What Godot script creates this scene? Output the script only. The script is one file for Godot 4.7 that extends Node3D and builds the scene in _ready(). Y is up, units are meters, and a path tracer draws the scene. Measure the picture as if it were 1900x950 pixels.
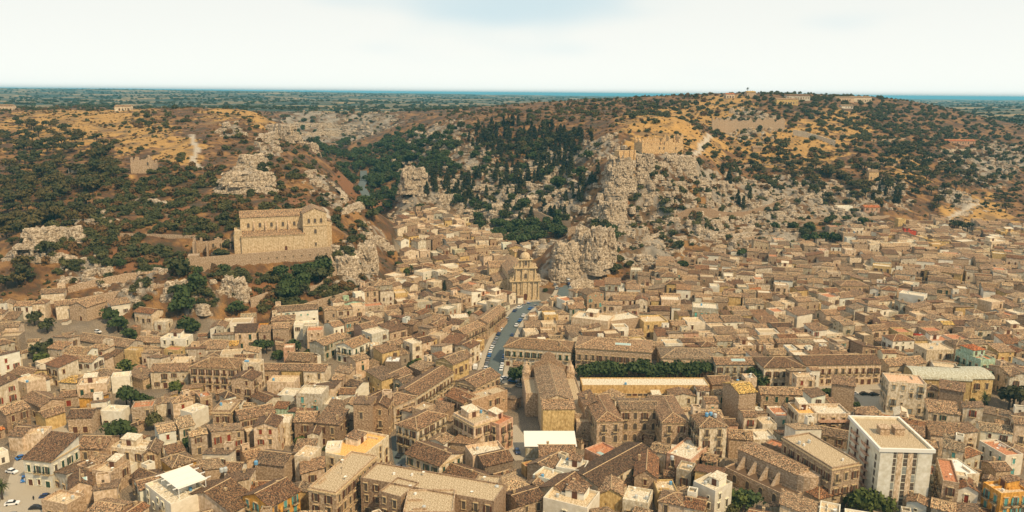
extends Node3D
# An old limestone town in a valley between rocky hills, seen from a drone 130 m up. x runs east, -z runs away from the drone.

var rng := RandomNumberGenerator.new()
var M := {}
var taken := {}
var footprints := []      # oriented rectangles already built on: centre x, centre z, half width, half depth, cos, sin

func _ready():
	rng.seed = 20240611
	set_camera_and_light()
	prepare_ground()
	make_materials()
	build_ground()
	build_landmarks()
	build_town()
	build_hill_things()
	build_plants()
	build_traffic()

func set_camera_and_light():
	var cam := Camera3D.new()
	cam.name = "camera"
	cam.position = Vector3(0, 130, 0)
	cam.rotation_degrees = Vector3(-11.7, 0, 0.5)
	cam.fov = 36.0
	cam.near = 1.0
	cam.far = 40000.0
	add_child(cam)
	cam.current = true
	var env := Environment.new()
	env.background_mode = Environment.BG_SKY
	env.tonemap_mode = Environment.TONE_MAPPER_LINEAR
	env.tonemap_exposure = 1.18
	var sm := ProceduralSkyMaterial.new()
	sm.sky_top_color = Color(0.64, 0.72, 0.76)
	sm.sky_horizon_color = Color(0.80, 0.865, 0.875)
	sm.sky_curve = 0.16
	sm.ground_bottom_color = Color(0.45, 0.42, 0.36)
	sm.ground_horizon_color = Color(0.8, 0.82, 0.78)
	sm.sky_cover = cloud_texture()
	sm.sky_cover_modulate = Color(1, 1, 1, 1)
	env.background_energy_multiplier = 1.06
	var sky := Sky.new()
	sky.sky_material = sm
	env.sky = sky
	env.fog_enabled = true
	env.fog_density = 0.00008
	env.fog_light_color = Color(0.34, 0.62, 0.72)
	env.sdfgi_enabled = true
	env.ssao_enabled = true
	env.ssil_enabled = true
	var we := WorldEnvironment.new()
	we.name = "world_environment"
	we.environment = env
	add_child(we)
	var sun := DirectionalLight3D.new()
	sun.name = "sun"
	sun.light_color = Color(1.0, 0.89, 0.72)
	sun.light_energy = 1.2
	sun.light_angular_distance = 2.5
	sun.shadow_enabled = true
	sun.rotation_degrees = Vector3(-48, 42, 0)
	add_child(sun)

func cloud_texture() -> ImageTexture:
	# thin high cloud: soft white streaks over pale blue
	var n := FastNoiseLite.new()
	n.seed = 31
	n.frequency = 1.0
	n.fractal_octaves = 4
	var im := Image.create(1024, 512, false, Image.FORMAT_RGBA8)
	for y in 512:
		var up := (0.5 - (y + 0.5) / 512.0) * PI
		for x in 1024:
			var a := (x + 0.5) / 1024.0 * TAU - PI
			var p := Vector3(sin(a) * cos(up), sin(up - 0.045) * 5.0, -cos(a) * cos(up))
			var c := smoothstep(-0.80, -0.05, n.get_noise_3dv(p * 1.3))
			im.set_pixel(x, y, Color(0.50 * c, 0.37 * c, 0.22 * c, 1.0))
	return ImageTexture.create_from_image(im)

# ---------- naming and tagging
func numbered(called: String) -> String:
	var k: int = taken.get(called, 0)
	taken[called] = k + 1
	return called if k == 0 else "%s_%03d" % [called, k]

func tag(o: Node, label := "", category := "", group := "", kind := ""):
	if label: o.set_meta("label", label)
	if category: o.set_meta("category", category)
	if group: o.set_meta("group", group)
	if kind: o.set_meta("kind", kind)
	return o

func base(called: String, at: Vector3, turn := 0.0) -> Node3D:
	var o := Node3D.new()
	o.name = numbered(called)
	add_child(o)
	o.position = at
	o.rotation.y = turn
	return o

func put(called: String, mesh: Mesh, parent: Node = null, mat: Material = null, at := Vector3.ZERO, turn := 0.0) -> MeshInstance3D:
	var o := MeshInstance3D.new()
	o.mesh = mesh
	if mat: o.material_override = mat
	if parent:
		o.name = called
		parent.add_child(o, true)
	else:
		o.name = numbered(called)
		add_child(o)
	o.position = at
	o.rotation.y = turn
	return o

# ---------- a mesh builder of flat faces; quads and triangles are given anticlockwise as seen from outside
class MB:
	var v := PackedVector3Array()
	var n := PackedVector3Array()
	var t := PackedVector2Array()
	var c := PackedColorArray()
	var col := Color(1, 1, 1)
	var use_col := true
	func tri(a: Vector3, b: Vector3, d: Vector3, ua := Vector2.ZERO, ub := Vector2.ZERO, ud := Vector2.ZERO):
		var nn := (b - a).cross(d - a).normalized()
		v.append(a); v.append(d); v.append(b)
		n.append(nn); n.append(nn); n.append(nn)
		t.append(ua); t.append(ud); t.append(ub)
		if use_col:
			c.append(col); c.append(col); c.append(col)
	func quad(a: Vector3, b: Vector3, d: Vector3, e: Vector3, uv := []):
		if uv.is_empty():
			tri(a, b, d); tri(a, d, e)
		else:
			tri(a, b, d, uv[0], uv[1], uv[2]); tri(a, d, e, uv[0], uv[2], uv[3])
	func box(lo: Vector3, hi: Vector3, bottom := true):
		var a := Vector3(lo.x, lo.y, hi.z); var b := Vector3(hi.x, lo.y, hi.z); var d := Vector3(hi.x, hi.y, hi.z); var e := Vector3(lo.x, hi.y, hi.z)
		var f := Vector3(lo.x, lo.y, lo.z); var g := Vector3(hi.x, lo.y, lo.z); var h := Vector3(hi.x, hi.y, lo.z); var i := Vector3(lo.x, hi.y, lo.z)
		quad(a, b, d, e); quad(g, f, i, h); quad(b, g, h, d); quad(f, a, e, i); quad(e, d, h, i)
		if bottom: quad(f, g, b, a)
	func prism(ring: Array, y0: float, y1: float, top := true, shrink := 1.0):
		# ring of Vector2(x, z), anticlockwise seen from above is x then -z
		var m := ring.size()
		var mid := Vector2.ZERO
		for p in ring: mid += p / m
		var up := []
		for p in ring: up.append(mid + (p - mid) * shrink)
		for i in m:
			var j := (i + 1) % m
			quad(Vector3(ring[i].x, y0, ring[i].y), Vector3(ring[j].x, y0, ring[j].y), Vector3(up[j].x, y1, up[j].y), Vector3(up[i].x, y1, up[i].y))
		if top:
			for i in range(1, m - 1):
				tri(Vector3(up[0].x, y1, up[0].y), Vector3(up[i].x, y1, up[i].y), Vector3(up[i + 1].x, y1, up[i + 1].y))
	func tube(a: Vector3, b: Vector3, ra: float, rb: float, sides := 6):
		var ax := (b - a).normalized()
		var s := ax.cross(Vector3.RIGHT if absf(ax.x) < 0.8 else Vector3.UP).normalized()
		var w := ax.cross(s)
		for i in sides:
			var p := TAU * i / sides; var q := TAU * (i + 1) / sides
			var dp := s * cos(p) + w * sin(p); var dq := s * cos(q) + w * sin(q)
			quad(a + dp * ra, a + dq * ra, b + dq * rb, b + dp * rb)
			tri(b, b + dp * rb, b + dq * rb)
	func lathe(prof: Array, sides := 16, at := Vector3.ZERO):
		for k in prof.size() - 1:
			for i in sides:
				var p := TAU * i / sides; var q := TAU * (i + 1) / sides
				var r0: float = prof[k].x; var r1: float = prof[k + 1].x
				quad(at + Vector3(cos(q) * r0, prof[k].y, sin(q) * r0), at + Vector3(cos(p) * r0, prof[k].y, sin(p) * r0), at + Vector3(cos(p) * r1, prof[k + 1].y, sin(p) * r1), at + Vector3(cos(q) * r1, prof[k + 1].y, sin(q) * r1))
	func mesh(mat: Material = null, onto: ArrayMesh = null) -> ArrayMesh:
		var m := onto if onto else ArrayMesh.new()
		if v.is_empty(): return m
		var a := []
		a.resize(Mesh.ARRAY_MAX)
		a[Mesh.ARRAY_VERTEX] = v; a[Mesh.ARRAY_NORMAL] = n; a[Mesh.ARRAY_TEX_UV] = t
		if use_col: a[Mesh.ARRAY_COLOR] = c
		m.add_surface_from_arrays(Mesh.PRIMITIVE_TRIANGLES, a)
		if mat: m.surface_set_material(m.get_surface_count() - 1, mat)
		return m

# ground heights: x, distance north of the drone, height
var GROUND := [
	[-273, 420, 14.8], [-223, 392, 11.2], [-184, 398, 12.7], [-140, 395, 11.1], [-112, 405, 11.3], [-93, 425, 15.1], [-82, 470, 16.7], [-89, 540, 19.3],
	[-111, 640, 21.4], [-179, 432, 31.2], [-138, 436, 29.1], [-182, 438, 27.3], [-155, 441, 28.8], [-128, 446, 30.4], [-107, 452, 31.2], [-160, 458, 35.4],
	[-116, 462, 35.6], [-146, 490, 53.2], [-96, 440, 23.8], [-95, 470, 33.5], [-105, 560, 42.8], [-124, 600, 48.9], [-212, 425, 26.4], [-275, 440, 25.4],
	[-291, 470, 41.8], [-267, 480, 43.5], [-234, 480, 40.4], [-200, 478, 41.1], [-306, 460, 30.4], [-355, 540, 43.6], [-321, 560, 52.5], [-270, 560, 53.0],
	[-220, 530, 53.8], [-195, 555, 58.2], [-171, 565, 61.0], [-143, 560, 54.1], [-145, 640, 56.7], [-417, 640, 63.1], [-365, 650, 67.0], [-283, 605, 66.9],
	[-258, 640, 73.2], [-223, 640, 73.5], [-200, 680, 74.9], [-182, 720, 67.0], [-162, 760, 48.2], [-528, 820, 88.7], [-445, 820, 89.4], [-353, 800, 91.1],
	[-298, 800, 96.9], [-261, 820, 99.2], [-240, 860, 86.5], [-234, 880, 64.9], [-641, 1000, 102.9], [-507, 1000, 104.1], [-406, 1000, 105.0], [-306, 960, 102.2],
	[-128, 740, 14.8], [-180, 900, 30.2], [-223, 1050, 45.7], [-270, 1200, 49.7], [-144, 800, 22.1], [-136, 860, 37.9], [-117, 900, 58.3], [-91, 880, 72.0],
	[-335, 1260, 52.0], [-275, 1300, 50.2], [-213, 1250, 63.7], [-394, 1350, 82.3], [-328, 1380, 81.9], [-226, 1330, 84.4], [-149, 1150, 88.7], [-76, 1000, 94.5],
	[-107, 720, 20.6], [-97, 740, 40.7], [-77, 690, 23.0], [-63, 760, 49.1], [-50, 800, 61.4], [-48, 860, 73.7], [-32, 900, 89.4], [5, 950, 103.3],
	[-47, 680, 20.0], [-22, 640, 13.2], [4, 600, 14.3], [20, 560, 16.2], [17, 490, 5.7], [34, 480, 4.2], [52, 490, 3.2], [22, 530, 18.5],
	[47, 525, 34.7], [62, 540, 24.5], [61, 510, 8.5], [-26, 730, 42.6], [15, 740, 51.9], [50, 740, 52.2], [23, 660, 28.5], [54, 650, 30.3],
	[-5, 690, 28.4], [48, 800, 75.7], [-1, 830, 76.1], [63, 590, 23.0], [79, 600, 29.8], [79, 640, 49.8], [78, 680, 72.7], [81, 760, 86.4],
	[106, 650, 62.2], [146, 670, 65.0], [114, 700, 76.0], [154, 710, 78.0], [128, 760, 91.9], [181, 820, 100.3], [90, 900, 105.4], [57, 860, 97.7],
	[100, 630, 33.8], [128, 620, 31.2], [111, 570, 19.0], [85, 550, 14.9], [82, 505, 6.2], [113, 535, 10.6], [34, 1050, 111.1], [107, 1080, 118.3],
	[183, 1100, 118.7], [261, 1120, 122.9], [324, 1130, 128.5], [406, 1150, 127.6], [521, 1200, 126.0], [617, 1230, 120.9], [175, 650, 31.3], [169, 610, 20.3],
	[155, 555, 10.5], [202, 580, 13.8], [263, 620, 19.3], [226, 670, 28.7], [192, 700, 48.1], [246, 720, 46.1], [284, 700, 34.3], [333, 690, 26.6],
	[217, 800, 69.1], [272, 800, 64.2], [330, 810, 63.8], [297, 900, 86.2], [219, 880, 89.5], [372, 920, 85.8], [338, 760, 47.4], [400, 780, 45.7],
	[417, 880, 70.5], [530, 1050, 94.5], [423, 740, 24.8], [493, 850, 44.4], [495, 800, 27.7], [578, 900, 39.9], [603, 1050, 74.1], [729, 1150, 77.0],
	[769, 1350, 107.5], [883, 1400, 98.1], [338, 650, 14.5], [389, 660, 13.2], [438, 680, 14.8], [-150, 180, 0.0], [0, 180, 0.0], [150, 180, 0.0],
	[-150, 260, 0.0], [-60, 260, 0.0], [0, 260, 0.0], [100, 260, 0.0], [180, 260, 0.0], [-130, 330, 3.0], [-60, 330, 1.0], [0, 330, 0.0],
	[80, 330, 1.0], [180, 330, 2.0], [280, 330, 3.0], [-200, 330, 4.0], [-90, 380, 8.0], [-30, 380, 3.0], [0, 400, 2.0], [60, 400, 3.0],
	[150, 400, 3.0], [250, 400, 4.0], [360, 400, 6.0], [10, 460, 5.0], [40, 470, 6.0], [-30, 440, 6.0], [-50, 480, 9.0], [-40, 560, 13.0],
	[-20, 620, 14.0], [-70, 640, 16.0], [-60, 560, 14.0], [90, 460, 6.0], [180, 470, 6.0], [270, 500, 8.0], [380, 520, 11.0], [200, 540, 10.0],
	[320, 580, 12.0], [470, 600, 16.0], [32, 488, 7.0], [36, 500, 8.0], [26, 508, 9.0], [-350, 330, 14.0], [-280, 380, 20.0], [430, 330, 6.0],
	[560, 500, 15.0], [-40, 700, 17.0], [-700, 500, 60.0], [-700, 900, 105.0], [-900, 1400, 105.0], [0, 1700, 92.0], [-500, 1700, 98.0], [700, 1800, 95.0],
	[900, 1300, 92.0], [900, 900, 60.0], [800, 650, 25.0], [1200, 1900, 100.0], [-500, 300, 30.0],
]
# patches: x, distance, half width across, half width in depth
var ROCK := [
	[-197, 584, 15, 37], [-270, 763, 13, 39], [-212, 690, 10, 31], [-149, 601, 10, 27], [-281, 463, 14, 15], [-94, 465, 13, 15], [-99, 544, 13, 12], [-94, 432, 13, 13],
	[-163, 405, 14, 11], [-206, 418, 17, 17], [-245, 443, 12, 16], [-129, 568, 8, 18], [-263, 491, 12, 20], [-327, 1336, 73, 219], [-241, 1310, 54, 161], [-96, 929, 38, 105],
	[-45, 817, 28, 67], [-95, 725, 17, 21], [-61, 736, 25, 25], [-50, 714, 22, 19], [-15, 721, 30, 34], [19, 691, 28, 46], [-5, 671, 23, 42], [41, 670, 27, 27],
	[56, 752, 21, 25], [31, 778, 21, 33], [84, 739, 18, 22], [93, 649, 22, 17], [77, 626, 19, 16], [82, 591, 18, 27], [112, 658, 18, 14], [136, 670, 16, 18],
	[36, 514, 21, 16], [52, 507, 14, 11], [24, 573, 10, 29], [122, 635, 26, 20], [176, 676, 28, 36], [140, 613, 25, 29], [213, 687, 28, 44], [259, 713, 29, 49],
	[169, 610, 21, 44], [290, 691, 28, 57], [216, 637, 22, 43], [99, 568, 23, 40], [542, 915, 31, 94], [616, 986, 27, 74], [351, 741, 20, 40], [438, 769, 16, 34],
	[280, 949, 29, 88],
]
var GOLD := [
	[-488, 902, 74, 222], [-286, 677, 21, 63], [-309, 914, 44, 131], [150, 798, 44, 110], [263, 1037, 50, 149], [328, 885, 42, 110], [403, 983, 34, 101], [277, 817, 22, 50],
	[191, 952, 33, 98], [-207, 629, 11, 32], [-175, 464, 8, 8], [398, 676, 28, 83], [412, 829, 23, 60], [451, 744, 25, 74], [-363, 775, 32, 95], [271, 895, 37, 96],
	[187, 793, 27, 75],
]
var RED := [
	[-229, 455, 12, 19], [-82, 446, 6, 10], [-155, 749, 18, 54], [-145, 539, 11, 32], [87, 636, 13, 10], [-131, 760, 13, 19], [-267, 460, 9, 10], [-222, 518, 11, 25],
	[-205, 450, 9, 12], [-138, 417, 11, 11], [-118, 432, 9, 10],
]
var VEG := [
	[-136, 756, 13, 39, "b", 14], [-157, 814, 17, 49, "b", 14], [-119, 748, 10, 21, "b", 10], [-221, 965, 23, 69, "b", 10], [-129, 896, 25, 62, "b", 12], [-84, 813, 19, 42, "b", 10], [-248, 981, 23, 70, "b", 9], [-231, 678, 19, 56, "s", 6],
	[-183, 621, 17, 46, "s", 7], [-190, 589, 16, 39, "s", 6], [-214, 544, 19, 52, "s", 8], [-230, 510, 17, 32, "s", 9], [-281, 514, 21, 48, "s", 9], [-380, 622, 26, 65, "p", 6], [-295, 597, 20, 36, "s", 7], [133, 647, 22, 17, "s", 6],
	[262, 769, 32, 72, "s", 7], [362, 820, 34, 71, "s", 8], [360, 873, 30, 80, "s", 6], [500, 920, 38, 112, "s", 8], [525, 852, 29, 68, "s", 7], [-277, 469, 19, 21, "s", 8], [-256, 458, 16, 19, "s", 8], [-327, 530, 18, 48, "s", 8],
	[-209, 460, 13, 14, "s", 8], [-160, 412, 11, 9, "s", 9], [-125, 413, 11, 11, "s", 9], [-109, 445, 9, 12, "s", 7], [-92, 489, 10, 20, "s", 5], [-98, 423, 12, 11, "s", 6], [-144, 426, 12, 14, "s", 8], [-135, 498, 14, 22, "s", 6],
	[-125, 547, 15, 31, "s", 6], [-181, 416, 9, 7, "s", 8], [-198, 407, 11, 9, "s", 6], [78, 558, 15, 27, "s", 5], [110, 611, 21, 24, "s", 5], [62, 591, 12, 21, "s", 6], [-26, 745, 25, 27, "s", 6], [5, 780, 21, 46, "b", 5],
	[42, 694, 19, 27, "b", 5], [-39, 792, 22, 45, "b", 6], [-462, 764, 37, 110, "p", 9], [-380, 669, 37, 107, "p", 9], [-365, 582, 28, 65, "p", 10], [-323, 550, 30, 84, "p", 10], [-317, 591, 24, 51, "p", 8], [-316, 493, 14, 33, "p", 7],
	[-277, 444, 9, 9, "p", 6], [-283, 429, 6, 6, "p", 5], [-337, 656, 27, 81, "s", 6], [-286, 559, 23, 45, "s", 9], [-258, 558, 23, 45, "s", 9], [-242, 576, 24, 54, "s", 9], [-237, 487, 23, 34, "s", 14], [-212, 484, 20, 22, "s", 14],
	[-255, 477, 16, 23, "s", 9], [-194, 500, 17, 25, "s", 9], [-182, 518, 14, 35, "s", 7], [-272, 622, 17, 37, "s", 5], [-178, 483, 13, 15, "s", 9], [-117, 481, 10, 13, "s", 5], [-161, 571, 16, 38, "s", 6], [-186, 696, 19, 57, "s", 7],
	[-254, 748, 20, 61, "s", 7], [-172, 717, 20, 59, "s", 7], [-114, 532, 15, 22, "s", 6], [-173, 410, 8, 7, "b", 8], [-173, 396, 8, 6, "b", 8], [-123, 426, 10, 10, "b", 8], [-114, 439, 8, 9, "b", 6], [-136, 410, 8, 8, "s", 8],
	[-161, 442, 12, 19, "s", 8], [-742, 1466, 90, 271, "s", 7], [-731, 1217, 50, 150, "s", 7], [-378, 858, 35, 106, "s", 6], [-99, 458, 13, 14, "s", 5], [-91, 445, 12, 14, "s", 5], [-218, 443, 18, 29, "s", 6], [-146, 490, 20, 23, "s", 4],
	[-233, 596, 20, 47, "s", 6], [-167, 514, 18, 40, "s", 5], [-204, 958, 26, 53, "b", 12], [-68, 825, 20, 42, "b", 9], [-61, 886, 18, 33, "b", 8], [-198, 999, 27, 79, "b", 14], [-161, 901, 25, 61, "b", 18], [-96, 816, 17, 33, "b", 10],
	[-164, 954, 39, 118, "b", 18], [-144, 999, 34, 102, "b", 16], [-112, 858, 29, 50, "b", 16], [-132, 831, 23, 48, "b", 14], [-182, 945, 19, 37, "b", 10], [-88, 855, 23, 40, "b", 10], [-106, 568, 10, 14, "b", 8], [-236, 1115, 23, 69, "b", 8],
	[-341, 1286, 26, 57, "b", 8], [-327, 1336, 64, 192, "s", 5], [-243, 1320, 45, 135, "s", 5], [-30, 863, 18, 38, "c", 8], [-13, 872, 18, 42, "c", 7], [5, 840, 29, 62, "c", 7], [32, 807, 28, 49, "c", 7], [58, 785, 21, 33, "c", 7],
	[-19, 862, 24, 57, "p", 6], [16, 823, 28, 56, "p", 6], [48, 793, 27, 42, "p", 6], [26, 779, 27, 46, "b", 4], [68, 751, 13, 15, "b", 8], [-68, 761, 13, 28, "c", 8], [-61, 729, 10, 10, "c", 6], [-41, 735, 15, 13, "c", 7],
	[-35, 718, 12, 10, "c", 5], [4, 738, 20, 28, "c", 9], [41, 755, 21, 29, "c", 9], [63, 665, 11, 10, "c", 6], [-76, 732, 10, 10, "c", 6], [45, 662, 14, 12, "c", 5], [16, 662, 14, 18, "c", 3], [-9, 658, 20, 44, "b", 12],
	[4, 627, 19, 37, "b", 12], [22, 624, 15, 29, "b", 12], [-44, 708, 15, 13, "b", 8], [-82, 699, 10, 16, "b", 6], [35, 636, 15, 24, "b", 10], [68, 578, 10, 16, "b", 8], [65, 518, 7, 6, "b", 5], [68, 615, 8, 13, "b", 6],
	[-25, 724, 35, 33, "s", 6], [24, 701, 34, 55, "s", 6], [-52, 757, 26, 35, "s", 6], [169, 1015, 42, 125, "s", 6], [254, 1089, 45, 134, "s", 6], [148, 732, 20, 55, "s", 6], [193, 747, 26, 53, "s", 8], [249, 815, 28, 73, "s", 7],
	[350, 1048, 65, 194, "o", 12], [463, 1063, 65, 196, "o", 12], [516, 1021, 63, 189, "o", 12], [620, 1081, 67, 200, "o", 12], [615, 1009, 41, 119, "s", 8], [433, 1078, 44, 133, "o", 9], [444, 938, 45, 135, "o", 9], [227, 738, 25, 43, "s", 8],
	[162, 681, 19, 24, "s", 8], [295, 788, 32, 68, "s", 9], [230, 851, 35, 86, "s", 6], [126, 1002, 55, 165, "s", 8], [62, 943, 39, 116, "s", 8], [-1, 935, 38, 105, "s", 8], [-75, 1093, 37, 112, "s", 6], [119, 774, 26, 54, "s", 5],
	[213, 965, 53, 158, "o", 6], [303, 739, 25, 48, "p", 8], [344, 750, 26, 52, "p", 8], [393, 789, 27, 51, "p", 8], [441, 807, 28, 64, "p", 9], [285, 759, 21, 44, "p", 6], [444, 898, 31, 91, "p", 7], [286, 846, 17, 44, "p", 5],
	[506, 873, 24, 61, "p", 7], [483, 763, 21, 63, "p", 9], [456, 872, 30, 82, "p", 6], [251, 784, 21, 50, "p", 5], [382, 742, 20, 39, "p", 6], [345, 728, 15, 31, "c", 4], [201, 699, 19, 29, "c", 2], [247, 624, 15, 37, "b", 9],
	[218, 616, 13, 31, "b", 5], [162, 596, 16, 33, "s", 4], [204, 658, 27, 45, "s", 4], [126, 606, 25, 29, "s", 4], [155, 645, 26, 32, "s", 5], [252, 692, 28, 51, "s", 5], [296, 681, 23, 47, "s", 4], [101, 477, 8, 20, "b", 4],
	[79, 488, 7, 18, "s", 4], [124, 556, 7, 13, "b", 3], [126, 634, 26, 20, "s", 4], [100, 636, 17, 14, "s", 4],
]
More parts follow.
